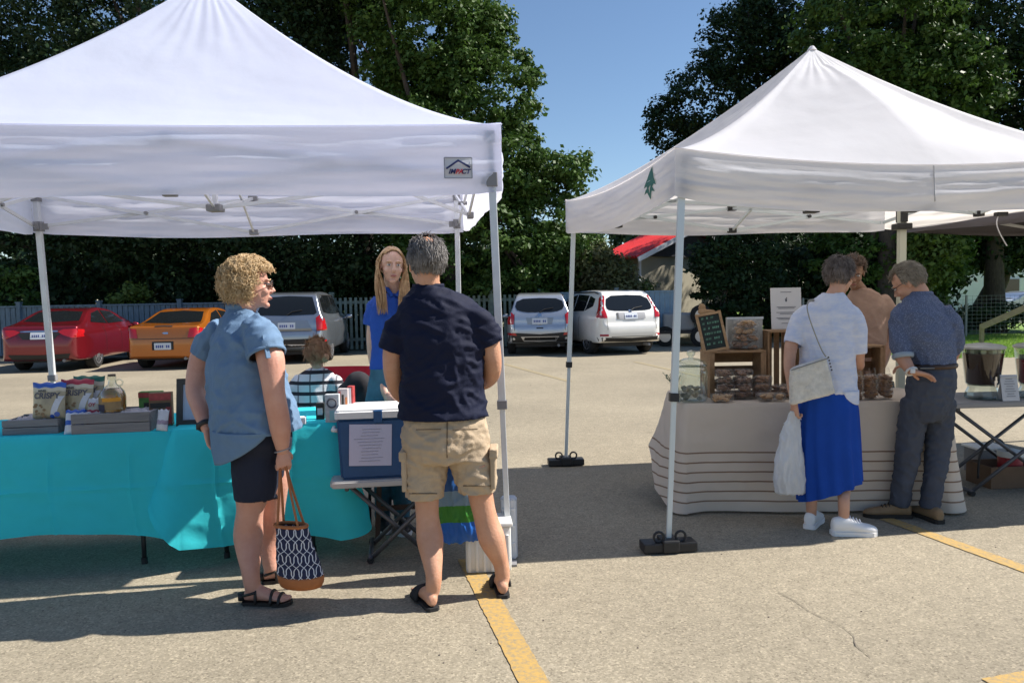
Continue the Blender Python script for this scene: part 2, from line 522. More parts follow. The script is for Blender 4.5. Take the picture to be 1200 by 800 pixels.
M_fence = mat('blue_grey_boards', (0.13, 0.185, 0.235), 0.8, var=0.25, vscale=3, aniso=(6, 6, 1), bump=0.2)
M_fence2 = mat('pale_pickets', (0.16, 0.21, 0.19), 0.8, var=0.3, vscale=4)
M_fence3 = mat('white_blue_boards', (0.28, 0.38, 0.46), 0.7, var=0.12, vscale=3, aniso=(6, 6, 1))
fence('board_fence', -19.5, -5.9, 23.0, 1.5, M_fence, 'blue grey wooden board fence behind the red and orange cars', seed=1)
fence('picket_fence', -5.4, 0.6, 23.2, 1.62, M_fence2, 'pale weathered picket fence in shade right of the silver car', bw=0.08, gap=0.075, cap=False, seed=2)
fence('vinyl_fence', 0.9, 5.3, 24.2, 1.62, M_fence3, 'pale blue white board fence behind the two parked crossovers', bw=0.15, gap=0.012, seed=3)

# wire fence along the grass
root = thing('wire_fence', 'thin wire mesh fence with posts beyond the grass strip', 'fence', (9.3, 24.5, 0))
for k in range(8):
    bm = bmesh.new(); cyl(bm, (k * 2.6, 0, 0), (k * 2.6, 0, 1.35), 0.035, seg=8); put('post', bm, mat('grey_post', (0.3, 0.3, 0.28), 0.7), root, world=False)
bm = bmesh.new()
for k in range(11): bar(bm, (0, 0, 0.12 + k * 0.12), (18.2, 0, 0.12 + k * 0.12), 0.006)
for k in range(122): bar(bm, (k * 0.15, 0.004, 0.1), (k * 0.15, 0.004, 1.33), 0.005)
put('wire_mesh', bm, mat('wire', (0.25, 0.27, 0.25), 0.5, 0.5), root, world=False)
p1, p2 = at(1150, 383, 19.0), at(1235, 346, 18.0)
bm = bmesh.new(); bar(bm, p1, p2, 0.10, 0.14)
root = thing('leaning_rail', 'tan wooden rail sloping up to the right above the drinks', 'rail', (p1.x, p1.y, 0))
put('beam', bm, mat('old_tan_wood', (0.30, 0.24, 0.16), 0.8, var=0.2, vscale=6, bump=0.2), root)
for t in (0.04, 0.96):
    q = p1.lerp(p2, t); bm = bmesh.new(); bar(bm, (q.x, q.y + .09, 0), (q.x, q.y + .09, q.z + .02), 0.08); put('post', bm, MATS['old_tan_wood'], root)

# ---------------------------------------------------------------- buildings
M_redroof = mat('red_metal_roof', (0.62, 0.035, 0.035), 0.45, var=0.1, vscale=2, coat=0.1)
M_darkwall = mat('dark_siding', (0.05, 0.05, 0.055), 0.8, var=0.1, vscale=2)
M_beige = mat('beige_siding', (0.36, 0.33, 0.25), 0.8, var=0.08, vscale=1.5)
M_wtrim = mat('white_trim', (0.7, 0.7, 0.72), 0.6)
M_winglass = mat('window_glass', (0.03, 0.035, 0.04), 0.08, spec=0.8)
# shed with a red roof between the two stalls: gable end faces the camera
D = 25.6
root = thing('red_roof_shed', 'shed with a bright red metal roof and beige wall behind the white crossover', 'shed', (4.26, D, 0), R(40))
x0, x1 = 0.0, 6.1; xm = 3.05; ze, zp = 2.86, 3.95; dp = 1.9
bm = bmesh.new(); prism(bm, [(x0 + .35, 0), (x1, 0), (x1, ze), (x0 + .35, ze)], 'y', 0.35, dp - .3); put('wall', bm, M_beige, root, world=False)
bm = bmesh.new(); prism(bm, [(x0 + .3, ze + .003), (x1 - .05, ze + .003), (xm, zp - .14)], 'y', 0.2, dp - .3); put('gable', bm, M_darkwall, root, world=False)
bm = bmesh.new()
for (xa, za, xb, zb) in ((x0 - .25, ze - .12, xm, zp), (xm, zp, x1 + .3, ze - .12)):
    u = V((xb - xa, 0, zb - za)); nn = V((-u.z, 0, u.x)).normalized(); k = 0
    a = [V((xa, -.15, za)), V((xb, -.15, zb)), V((xb, dp, zb)), V((xa, dp, za))]
    lo = [bm.verts.new(p) for p in a]; hi = [bm.verts.new(p + nn * .06) for p in a]
    bm.faces.new(lo); bm.faces.new(hi[::-1])
    for i in range(4): bm.faces.new((lo[i], lo[(i + 1) % 4], hi[(i + 1) % 4], hi[i]))
    for k in range(16):
        yy = -.1 + k * (dp / 15.2); bar(bm, V((xa, yy, za)) + nn * .075, V((xb, yy, zb)) + nn * .075, 0.04, 0.03)
bmesh.ops.recalc_face_normals(bm, faces=bm.faces)
put('roof', bm, M_redroof, root, world=False)
bm = bmesh.new(); bar(bm, (x0 - .25, -.18, ze - .16), (xm, -.18, zp - .05), .16, .03, up=V((0, 1, 0))); bar(bm, (x1 + .3, -.18, ze - .16), (xm, -.18, zp - .05), .16, .03, up=V((0, 1, 0)))
put('fascia', bm, M_wtrim, root, world=False)
bm = bmesh.new(); box(bm, (x0 + .42, .33, ze / 2), (.1, .06, ze)); put('corner_board', bm, M_wtrim, root, world=False)

def house(name, label, loc, rz, w, d, h, rh, wm, rm, wins=()):
    root = thing(name, label, 'house', loc, rz)
    bm = bmesh.new(); box(bm, (0, d / 2, h / 2), (w, d, h)); put('wall', bm, wm, root, world=False)
    bm = bmesh.new(); prism(bm, [(-w / 2 - .4, h - .1), (w / 2 + .4, h - .1), (w / 2 + .4, h + .05), (0, h + rh), (-w / 2 - .4, h + .05)], 'y', -.4, d + .4); put('roof', bm, rm, root, world=False)
    for (x, z, ww, wh) in wins:
        bm = bmesh.new(); box(bm, (x, -.03, z), (ww + .16, .06, wh + .16)); f = put('window', bm, M_wtrim, root, world=False)
        bm = bmesh.new(); box(bm, (x, -.07, z), (ww, .02, wh)); put('pane', bm, M_winglass, f, world=False)
    return root
M_white = mat('white_siding', (0.8, 0.8, 0.78), 0.8, var=0.05, vscale=1, bump=0.1)
M_shingle = mat('grey_shingle', (0.12, 0.11, 0.11), 0.9, var=0.2, vscale=8)
house('white_house', 'white sided house left of the leaning tree trunk far behind', (31.5, 52, 0), R(0), 9.0, 8, 4.2, 2.0, M_white, M_shingle, [(-3.2, 1.6, 1.3, 1.2), (2.0, 1.6, 1.6, 1.2)])
house('grey_house', 'pale grey house at the right edge far behind the dark pickup', (43.5, 55, 0), R(-4), 9.5, 8, 3.6, 1.8, mat('grey_siding', (0.5, 0.5, 0.48), 0.8, var=0.05), M_shingle, [(-2.5, 1.7, 1.4, 1.1), (1.5, 1.7, 1.4, 1.1)])

# ---------------------------------------------------------------- trees
def leaf_mat(name, c1, c2, tr=0.25):
    m = mat(name, c1, 0.55, trans=tr, col2=c2, vscale=2.2, spec=0.35); return m
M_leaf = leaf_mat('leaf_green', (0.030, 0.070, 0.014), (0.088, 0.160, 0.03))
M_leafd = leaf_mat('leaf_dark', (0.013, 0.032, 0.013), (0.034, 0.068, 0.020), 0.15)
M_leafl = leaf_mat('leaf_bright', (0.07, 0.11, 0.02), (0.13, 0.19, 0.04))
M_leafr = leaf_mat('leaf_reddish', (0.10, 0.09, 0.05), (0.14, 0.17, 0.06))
M_bark = mat('bark', (0.07, 0.055, 0.045), 0.95, var=0.35, vscale=5, aniso=(4, 4, 1), bump=0.8, bscale=14)
def foliage(lobes, nclump, per, leaf, seed, crad=(0.45, 0.85), bias=0.55, zmin=0.2):
    """lobes: (x,y,z,rx,ry,rz). Leaves sit in ragged clumps near the lobes' surfaces."""
    rg = np.random.default_rng(seed)
    vol = np.array([l[3] * l[4] * l[5] for l in lobes]) ** (2 / 3); pr = vol / vol.sum()
    C = []; RR = []
    idx = rg.choice(len(lobes), nclump, p=pr)
    for i in idx:
        l = lobes[i]; d = rg.normal(size=3); d /= np.linalg.norm(d)
        r = rg.random() ** (1 / 3.0) * (1 - bias) + bias * rg.uniform(0.8, 1.08)
        c = np.array(l[:3]) + d * np.array(l[3:]) * r
        if c[2] < zmin: continue
        C.append(c); RR.append(rg.uniform(*crad))
    C = np.array(C); RR = np.array(RR)
    n = len(C) * per
    ci = np.repeat(np.arange(len(C)), per)
    d = rg.normal(size=(n, 3)); d /= np.linalg.norm(d, axis=1)[:, None]
    rad = RR[ci] * (0.35 + 0.75 * rg.random(n) ** 0.6)
    sq = np.stack([rg.uniform(0.8, 1.3, len(C)), rg.uniform(0.8, 1.3, len(C)), rg.uniform(0.45, 0.75, len(C))], 1)[ci]
    pos = C[ci] + d * rad[:, None] * sq
    nrm = d * 0.7 + rg.normal(size=(n, 3)) * 0.6 + np.array([0, 0, 0.5]); nrm /= np.linalg.norm(nrm, axis=1)[:, None]
    t = rg.normal(size=(n, 3)); t -= nrm * (t * nrm).sum(1)[:, None]; t /= np.linalg.norm(t, axis=1)[:, None]
    bt = np.cross(nrm, t)
    s = (leaf * rg.uniform(0.45, 1.45, n))[:, None]
    P = np.zeros((n, 4, 3))
    P[:, 0] = pos - t * s; P[:, 1] = pos + bt * s * 0.55 - t * s * .1; P[:, 2] = pos + t * s; P[:, 3] = pos - bt * s * 0.55 - t * s * .1
    P[..., 2] = np.maximum(P[..., 2], 0.02)
    return P, C
def tree(name, label, base, trunk_h, tr, lobes, nclump, per, leaf, m, seed, group=None, lean=(0, 0), crad=(0.45, 0.85), bias=0.55, zmin=0.4, limbs=9, cat='tree'):
    rn = random.Random(seed)
    root = thing(name, label, cat, base, 0, group)
    P, C = foliage(lobes, nclump, per, leaf, seed, crad, bias, zmin)
    put('crown', quads_mesh('crown', P), m, root, world=True)
    bm = bmesh.new(); B = V(base); T = B + V((lean[0], lean[1], trunk_h))
    mid = B.lerp(T, .5) + V((rn.uniform(-.1, .1), 0, 0))
    tube(bm, spline([B + V((0, 0, -.1)), B + V((0, 0, .3)), mid, T], 12), lerps([tr * 1.35, tr * 1.05, tr * .85, tr * .6], 12), 12)
    for k in range(limbs):
        c = V(C[rn.randrange(len(C))]); st = B.lerp(T, rn.uniform(.55, 1.0))
        md = st.lerp(c, .5) + V((rn.uniform(-.3, .3), rn.uniform(-.3, .3), rn.uniform(.1, .5)))
        tube(bm, spline([st, md, c], 8), lerps([tr * .45, tr * .25, tr * .06], 8), 7)
    put('trunk', bm, M_bark, root, world=True, smooth='all')
    return root
def L_(px, py, d, r, rd=None, rz=None):
    p = at(px, py, d); return (p.x, p.y, p.z, r, rd or r, rz or r)
G_T = 'big trees behind the parked cars'
# left, dark mass behind the first stall
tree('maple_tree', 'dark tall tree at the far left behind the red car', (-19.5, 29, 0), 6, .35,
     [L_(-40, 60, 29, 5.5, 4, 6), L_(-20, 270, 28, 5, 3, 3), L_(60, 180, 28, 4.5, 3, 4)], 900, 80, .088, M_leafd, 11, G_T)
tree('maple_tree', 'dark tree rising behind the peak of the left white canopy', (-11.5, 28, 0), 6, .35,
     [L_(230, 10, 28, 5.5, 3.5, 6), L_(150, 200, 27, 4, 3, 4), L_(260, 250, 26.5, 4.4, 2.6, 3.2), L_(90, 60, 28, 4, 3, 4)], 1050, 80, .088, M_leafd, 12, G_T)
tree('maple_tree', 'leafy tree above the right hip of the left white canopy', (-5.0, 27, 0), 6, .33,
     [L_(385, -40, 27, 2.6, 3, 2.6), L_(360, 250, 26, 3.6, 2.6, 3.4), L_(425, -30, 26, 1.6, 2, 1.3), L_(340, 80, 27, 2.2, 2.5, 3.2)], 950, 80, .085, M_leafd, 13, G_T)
tree('maple_tree', 'big green tree between the two stalls with open sky to its right', (-1.8, 25, 0), 5, .32,
     [L_(500, 20, 25, 2.5, 2.6, 2.8), L_(565, 115, 24.5, 1.9, 2, 1.8), L_(520, 190, 24.5, 3.0, 2.5, 2.6), L_(595, 200, 24.2, 1.5, 1.6, 1.2),
      L_(645, 210, 24, 1.15, 1.4, .75), L_(665, 195, 24, .75, 1.0, .35), L_(560, 290, 24.2, 2.6, 2.2, 1.7), L_(500, 60, 25, 2.0, 2, 2.0), L_(565, 45, 25, 1.0, 1.4, 1.1), L_(640, 270, 24, 1.2, 1.2, 1.2)],
     1500, 70, .078, M_leaf, 14, G_T, crad=(.18, .48), bias=.72)
tree('maple_tree', 'leafy low tree right of the big green one behind the silver crossover', (1.3, 26, 0), 2, .2,
     [L_(655, 300, 25.4, 1.5, 1.2, 1.1), L_(600, 330, 25.4, 1.8, 1.2, 1.2)], 210, 90, .09, M_leaf, 15, G_T, crad=(.3, .55))
# right, behind the second stall
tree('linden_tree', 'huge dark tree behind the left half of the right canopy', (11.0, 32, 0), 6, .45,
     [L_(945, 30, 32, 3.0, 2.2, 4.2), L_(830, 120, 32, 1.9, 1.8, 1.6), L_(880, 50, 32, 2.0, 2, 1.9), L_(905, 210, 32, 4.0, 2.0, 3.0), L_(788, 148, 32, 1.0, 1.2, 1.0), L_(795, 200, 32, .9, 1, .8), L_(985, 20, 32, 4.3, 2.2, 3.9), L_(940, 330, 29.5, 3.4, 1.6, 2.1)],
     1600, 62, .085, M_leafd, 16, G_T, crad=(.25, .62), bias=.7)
tree('linden_tree', 'sunlit green tree above the peak of the right canopy', (12.0, 24.5, 0), 6, .35,
     [L_(1030, 40, 24, 2.6, 2, 2.3), L_(1080, 110, 24, 2.4, 2, 1.8), L_(1040, 300, 26, 2.6, 2, 2.4), L_(1010, 110, 24.5, 2.2, 2, 1.8)], 1000, 70, .082, M_leaf, 17, G_T, crad=(.2, .5), bias=.7)
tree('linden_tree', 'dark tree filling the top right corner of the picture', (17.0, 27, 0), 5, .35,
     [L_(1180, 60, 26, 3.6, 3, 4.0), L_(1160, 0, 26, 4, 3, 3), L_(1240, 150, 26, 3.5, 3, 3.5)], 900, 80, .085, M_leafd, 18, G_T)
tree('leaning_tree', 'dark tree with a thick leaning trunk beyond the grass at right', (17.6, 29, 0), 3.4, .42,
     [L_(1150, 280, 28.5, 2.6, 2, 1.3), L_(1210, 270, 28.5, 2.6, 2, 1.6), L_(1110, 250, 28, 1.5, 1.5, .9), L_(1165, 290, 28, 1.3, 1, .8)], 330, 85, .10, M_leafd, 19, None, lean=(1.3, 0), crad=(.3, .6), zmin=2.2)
tree('young_tree', 'light green young tree right of the thick pale tent leg', (12.9, 24, 0), 2.2, .08,
     [L_(1085, 300, 24, .8, .8, .95), L_(1095, 280, 24, .7, .7, .6)], 60, 85, .085, M_leafl, 20, None, crad=(.25, .45), zmin=1.6)
tree('young_tree', 'small green and reddish tree in front of the red roofed shed', (3.2, 24.8, 0), 1.8, .06,
     [L_(716, 325, 24.6, .55, .4, .7), L_(690, 310, 24.8, .8, .6, .7), L_(735, 338, 24.6, .5, .4, .4)], 120, 70, .07, M_leafr, 21, None, crad=(.25, .5), zmin=.6)
def shrub(name, label, base, lobes, n, per, leaf, m, seed, crad=(.2, .4)):
    return tree(name, label, base, 0.7, .05, lobes, n, per, leaf, m, seed, None, crad=crad, zmin=.1, limbs=5, cat='shrub')
shrub('shrub', 'bright green shrub poking over the fence between the two sedans', (-11.4, 23.9, 0), [L_(148, 352, 23.9, .55, .3, .25), L_(160, 344, 23.9, .3, .2, .2), L_(150, 372, 23.9, .6, .3, .5)], 34, 70, .07, M_leafl, 22)
shrub('shrub', 'sparse leafy shrub over the fence left of the red car roof', (-15.4, 24.2, 0), [L_(12, 340, 24.2, .8, .4, .8), L_(20, 372, 24.2, .8, .4, .5)], 50, 70, .08, M_leaf, 23)
shrub('shrub', 'dark bushy shrub in front of the beige shed wall', (6.6, 24.9, 0), [L_(838, 300, 24.9, .65, .4, 1.0), L_(850, 350, 24.9, 1.0, .4, 1.0), L_(880, 300, 25, .9, .4, 1.3)], 200, 70, .075, M_leafd, 25)
shrub('shrub', 'light green shrub over the pale fence behind the white crossover', (4.1, 24.9, 0), [L_(748, 338, 24.9, .35, .2, .22), L_(748, 365, 24.9, .5, .3, .6)], 34, 70, .06, M_leafl, 24)
# dark undergrowth behind the fences
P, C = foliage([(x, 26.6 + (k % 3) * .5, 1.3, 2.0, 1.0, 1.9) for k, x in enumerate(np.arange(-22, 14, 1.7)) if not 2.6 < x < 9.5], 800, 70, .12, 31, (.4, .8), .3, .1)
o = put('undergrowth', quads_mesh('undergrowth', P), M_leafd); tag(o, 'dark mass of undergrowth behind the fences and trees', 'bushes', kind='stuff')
P, C = foliage([(x, 26.4 + .3 * (k % 2), .55, .9, .5, .55) for k, x in enumerate(np.arange(9.6, 28, .8))], 330, 70, .07, 32, (.2, .4), .5, .1)
o = put('hedge', quads_mesh('hedge', P), M_leafd, origin=(9.6, 26.4, 0)); tag(o, 'low dark clipped hedge behind the wire fence', 'hedge')
P, C = foliage([(x, 75 + 6 * math.sin(k), 4.5, 7, 4, 5.5) for k, x in enumerate(np.arange(-110, 130, 7.5))], 1500, 60, .42, 33, (1.2, 2.4), .5, .1)
o = put('far_wood', quads_mesh('far_wood', P), M_leafd); tag(o, 'far line of dark trees closing the view', 'wood', kind='stuff')
# ================================================================== CARS
def paint(name, col, metal=0.5, rough=0.28):
    m = mat(name, col, rough, metal, coat=1.0, var=0.06, vscale=1.2); return m
M_glassd = mat('tinted_car_glass', (0.010, 0.012, 0.014), 0.07, spec=0.6)
M_red = mat('tail_lamp_red', (0.42, 0.008, 0.012), 0.12, coat=0.8)
M_clearlamp = mat('lamp_clear', (0.62, 0.6, 0.6), 0.12, coat=0.6)
M_chrome = mat('chrome', (0.7, 0.7, 0.72), 0.15, 1.0)
M_trim = mat('black_trim', (0.02, 0.02, 0.022), 0.6)
M_rim = mat('alloy_rim', (0.5, 0.5, 0.52), 0.3, 0.8)
M_plate = mat('plate_white', (0.62, 0.66, 0.72), 0.5)
M_plateink = mat('plate_blue_ink', (0.06, 0.10, 0.35), 0.6)
PX = lambda y, z: None
def frame_rear(x, z):      # frame whose -z axis points +Y (forward), x->X, y->Z
    return Matrix.Translation((0, -1.0, 0)) @ Matrix(((1, 0, 0, 0), (0, 0, -1, 0), (0, 1, 0, 0), (0, 0, 0, 1)))
FR_REAR = Matrix.Translation((0, -1.0, 0)) @ Matrix(((1, 0, 0, 0), (0, 0, -1, 0), (0, 1, 0, 0), (0, 0, 0, 1)))
def fr_side(s):            # s=+1: right side of the car (x>0); 2-D coordinates are (y,z)
    return Matrix.Translation((s * 2.0, 0, 0)) @ Matrix(((0, 0, s, 0), (1, 0, 0, 0), (0, 1, 0, 0), (0, 0, 0, 1)))
def car(name, label, cat, loc, rz, pt, side, rear, plan, W, L_c, wr, wy, rearwin, sidewins, lamps, sidelamps, plate, extra=None, rails=False, plate_txt='', bumper=None, wheel_w=0.21):
    root = thing(name, label, cat, loc, rz)
    a = bmesh.new(); prism(a, side, 'x', -1.2, 1.2)
    b = bmesh.new(); prism(b, rear, 'y', -.5, L_c + .5)
    c = bmesh.new(); prism(c, plan, 'z', -.2, 2.5)
    me = boolean(a, b, 'INTERSECT'); me = boolean(me, c, 'INTERSECT')
    for y in wy:
        w = bmesh.new()
        cyl(w, (-1.3, y, wr), (-(W / 2 - .30), y, wr), wr + .05, seg=32); cyl(w, (W / 2 - .30, y, wr), (1.3, y, wr), wr + .05, seg=32)
        me = boolean(me, w, 'DIFFERENCE')
    me = mods(me, [('REMESH', dict(mode='VOXEL', voxel_size=.028, use_smooth_shade=True)), ('SMOOTH', dict(factor=.5, iterations=5))])
    bm = bmesh.new(); bm.from_mesh(me); bvh = BVHTree.FromBMesh(bm); bm.free()
    body = put('body', me, pt, root, world=False, smooth='all')
    def sym(poly): return [(-x, z) for x, z in poly][::-1]
    g = put('rear_window', project(bvh, rearwin, FR_REAR, .006, .08, 4), M_glassd, root, world=False, smooth='all')
    for s in (1, -1):
        for yy in (wy[0] + .48, wy[0] + 1.52, wy[1] - .55):
            put('door_gap', project(bvh, [(yy, .38), (yy + .014, .38), (yy + .014, 1.0), (yy, 1.0)], fr_side(s), .006, .1, 2), M_trim, root, world=False)
        for p in sidewins:
            put('side_window', project(bvh, p, fr_side(s), .006, .1, 2), M_glassd, root, world=False, smooth='all')
        for p, m in lamps:
            put('tail_light', project(bvh, p if s > 0 else sym(p), FR_REAR, .008, .05, 4), m, root, world=False, smooth='all')
        for p, m in sidelamps:
            put('tail_light', project(bvh, p, fr_side(s), .008, .05, 2), m, root, world=False, smooth='all')
        # mirror
        my = wy[1] - .55; mz = side_z = 0.98 if W < 1.86 or not rails else 1.08
        bm = bmesh.new(); ell(bm, (s * (W / 2 + .10), my, mz), (.11, .07, .075), sub=2); bar(bm, (s * (W / 2 - .08), my, mz - .05), (s * (W / 2 + .06), my, mz - .02), .05)
        put('mirror', bm, pt, root, world=False, smooth='all')
    (px_, pz_, pw) = plate
    pb = project(bvh, rrect(px_ - pw / 2, pz_ - .078, px_ + pw / 2, pz_ + .078, .012, 2), FR_REAR, .012, .1, 4)
    pl = put('licence_plate', pb, M_plate, root, world=False)
    h = bvh.ray_cast(V((px_, -1, pz_)), V((0, 1, 0)), 4)[0]
    bm = bmesh.new()
    random.seed(len(plate_txt) + int(loc[1] * 7))
    for k in range(7):      # unreadable small characters
        if k == 4: continue
        box(bm, (px_ - pw * .36 + k * pw * .12, h.y - .02, pz_ - .005), (pw * .07, .004, .06))
    put('plate_marks', bm, M_plateink, pl, world=False)
    for p, m, nm in (extra or []):
        put(nm, project(bvh, p, FR_REAR, .007, .08, 4), m, root, world=False, smooth='all')
    if rails:
        bm = bmesh.new()
        h0 = [bvh.ray_cast(V((x, -1, z)), V((0, 1, 0)), 4)[0] for x, z in ((0, 1.13 if W < 1.9 else 1.19), (.12, 1.2 if W < 1.9 else 1.27), (.36, 1.24 if W < 1.9 else 1.31))]
        if all(h is not None for h in h0): tube(bm, [h + V((0, -.025, 0)) for h in h0], .012, 6); put('rear_wiper', bm, M_trim, root, world=False)
        for s in (1, -1):
            gp = [(s * (W / 2 - .245), .66), (s * (W / 2 - .235), .66), (s * (W / 2 - .235), 1.10), (s * (W / 2 - .245), 1.10)]
            put('hatch_gap', project(bvh, gp, FR_REAR, .007, .08, 4), M_trim, root, world=False)
        for s in (1, -1):
            pts = []
            for t in np.linspace(.14, .60, 9):
                y = t * L_c; hh = bvh.ray_cast(V((s * (W / 2 - .27), y, 3)), V((0, 0, -1)), 3)[0]
                if hh is not None: pts.append(V((hh.x, y, hh.z + (.05 if .15 < t < .59 else .0))))
            bm = bmesh.new(); tube(bm, pts, .018, 8); put('roof_rail', bm, M_trim, root, world=False, smooth='all')
    # wheels
    for y in wy:
        for s in (1, -1):
            xo = s * (W / 2 - .035); xi = s * (W / 2 - .035 - wheel_w)
            wh = None
            bm = bmesh.new(); prof = [(xi, wr * .6), (xi, wr * .93), (xi + s * .03, wr), (xo - s * .03, wr), (xo, wr * .93), (xo, wr * .68)]
            loft(bm, [(V((x, y, wr)), V((0, r, 0)), V((0, 0, r))) for x, r in prof], 32)
            bmesh.ops.recalc_face_normals(bm, faces=bm.faces)
            wh = put('wheel', bm, M_rubber, root, world=False, smooth=40)
            bm = bmesh.new()
            loft(bm, [(V((x, y, wr)), V((0, r, 0)), V((0, 0, r))) for x, r in ((xo - s * .05, wr * .62), (xo + s * .006, wr * .67), (xo + s * .006, wr * .60), (xo - s * .03, wr * .57))], 28, cap=False)
            for k in range(10):
                a = 2 * PI * k / 10; q = V((xo - s * .012, y + math.cos(a) * wr * .61, wr + math.sin(a) * wr * .61))
                bar(bm, (xo - s * .004, y, wr), q, .028, .03, up=V((s, 0, 0)))
            cyl(bm, (xo - s * .03, y, wr), (xo + s * .008, y, wr), .05)
            cyl(bm, (xo - s * .075, y, wr), (xo - s * .07, y, wr), wr * .6)
            put('rim', bm, M_rim, wh, world=False, smooth=30)
    # exhaust / underside
    bm = bmesh.new(); box(bm, (0, L_c / 2, .27), (W - .5, L_c - .7, .12)); put('underbody', bm, M_trim, root, world=False)
    bm = bmesh.new(); cyl(bm, (W * .27, .05, .26), (W * .27, .4, .26), .035, seg=12); put('exhaust', bm, M_greyplastic, root, world=False)
    return root, bvh
def mirror(poly): return poly + [(-x, z) for x, z in reversed(poly)]

# --- dark red sedan
sedan_side = chaikin([(0.05, .30), (0.0, .42), (.0, .72), (.07, 1.0), (.10, 1.06), (.42, 1.09), (.75, 1.17), (1.35, 1.42), (2.0, 1.475), (2.7, 1.42), (3.55, 1.08), (4.5, .93), (4.82, .72), (4.88, .45), (4.75, .24), (.2, .24)], 2)
sedan_rear = chaikin(mirror([(0, 1.56), (.42, 1.54), (.58, 1.44), (.80, 1.03), (.91, .86), (.925, .55), (.90, .28), (.84, .2)]), 2)
sedan_plan = chaikin([(-.62, -.03), (.62, -.03), (.82, .08), (.93, .45), (.94, 2.4), (.92, 4.2), (.72, 4.88), (-.72, 4.88), (-.92, 4.2), (-.94, 2.4), (-.93, .45), (-.82, .08)], 2)
g = gd(50, 437)
car('red_sedan', 'dark red sedan parked at the far left with chrome trim over its plate', 'car', (g.x - .12, g.y + .1, 0), R(8), paint('red_metallic', (0.19, 0.010, 0.018)),
    sedan_side, sedan_rear, sedan_plan, 1.86, 4.88, .335, (1.02, 3.82),
    mirror([(0, 1.40), (.50, 1.37), (.62, 1.16), (.0, 1.13)]),
    [[(1.0, 1.12), (1.35, 1.33), (1.9, 1.40), (1.95, 1.06)], [(2.0, 1.06), (1.98, 1.40), (2.6, 1.36), (3.15, 1.08)]],
    [([(.40, .93), (.52, .98), (.86, .99), (.88, .80), (.70, .78), (.50, .86)], M_red)], [([(.04, .98), (.36, .96), (.22, .84), (.05, .80)], M_red)],
    (0, .84, .36), extra=[(mirror([(0, .755), (.34, .76), (.46, .90), (0, .93)]), M_trim, 'plate_recess'), (mirror([(0, .925), (.4, .925), (.4, .955), (0, .96)]), M_chrome, 'chrome_strip'), (mirror([(0, .29), (.6, .30), (.66, .42), (0, .40)]), M_trim, 'lower_bumper')], plate_txt='a')
# --- orange sedan
side2 = chaikin([(0.05, .28), (0.0, .42), (.0, .70), (.06, .98), (.10, 1.02), (.45, 1.05), (.8, 1.12), (1.4, 1.38), (2.0, 1.42), (2.6, 1.38), (3.35, 1.04), (4.2, .92), (4.5, .72), (4.55, .45), (4.45, .24), (.2, .24)], 2)
rear2 = chaikin(mirror([(0, 1.50), (.42, 1.48), (.60, 1.38), (.78, 1.00), (.865, .82), (.88, .55), (.87, .28), (.82, .2)]), 2)
plan2 = chaikin([(-.66, -.03), (.66, -.03), (.80, .06), (.885, .4), (.89, 2.4), (.86, 4.0), (.70, 4.55), (-.70, 4.55), (-.86, 4.0), (-.89, 2.4), (-.885, .4), (-.80, .06)], 2)
g = gd(200, 434)
car('orange_sedan', 'bright orange sedan parked between the red sedan and the silver utility car', 'car', (g.x - .2, g.y + .1, 0), R(3), paint('orange_metallic', (0.42, 0.125, 0.012), .35),
    side2, rear2, plan2, 1.77, 4.55, .32, (.9, 3.5),
    mirror([(0, 1.35), (.52, 1.32), (.66, 1.08), (0, 1.06)]),
    [[(1.0, 1.08), (1.4, 1.28), (1.9, 1.35), (1.95, 1.02)], [(2.0, 1.02), (1.98, 1.35), (2.5, 1.31), (3.0, 1.04)]],
    [([(.56, .74), (.60, .95), (.83, .98), (.86, .76)], M_red)], [([(.04, .97), (.28, .95), (.22, .78), (.04, .76)], M_red)],
    (0, .55, .38), extra=[(mirror([(0, .465), (.24, .465), (.24, .66), (0, .66)]), M_trim, 'plate_recess'), (mirror([(0, .715), (.84, .715), (.84, .728), (0, .728)]), M_trim, 'trunk_gap'),
                          ([(-.02, .85), (.03, .83), (.12, .83), (.12, .87), (.03, .87)], M_chrome, 'badge'), (mirror([(0, 1.0), (.2, .995), (.2, 1.015), (0, 1.02)]), M_trim, 'brake_light_slot')], plate_txt='b')
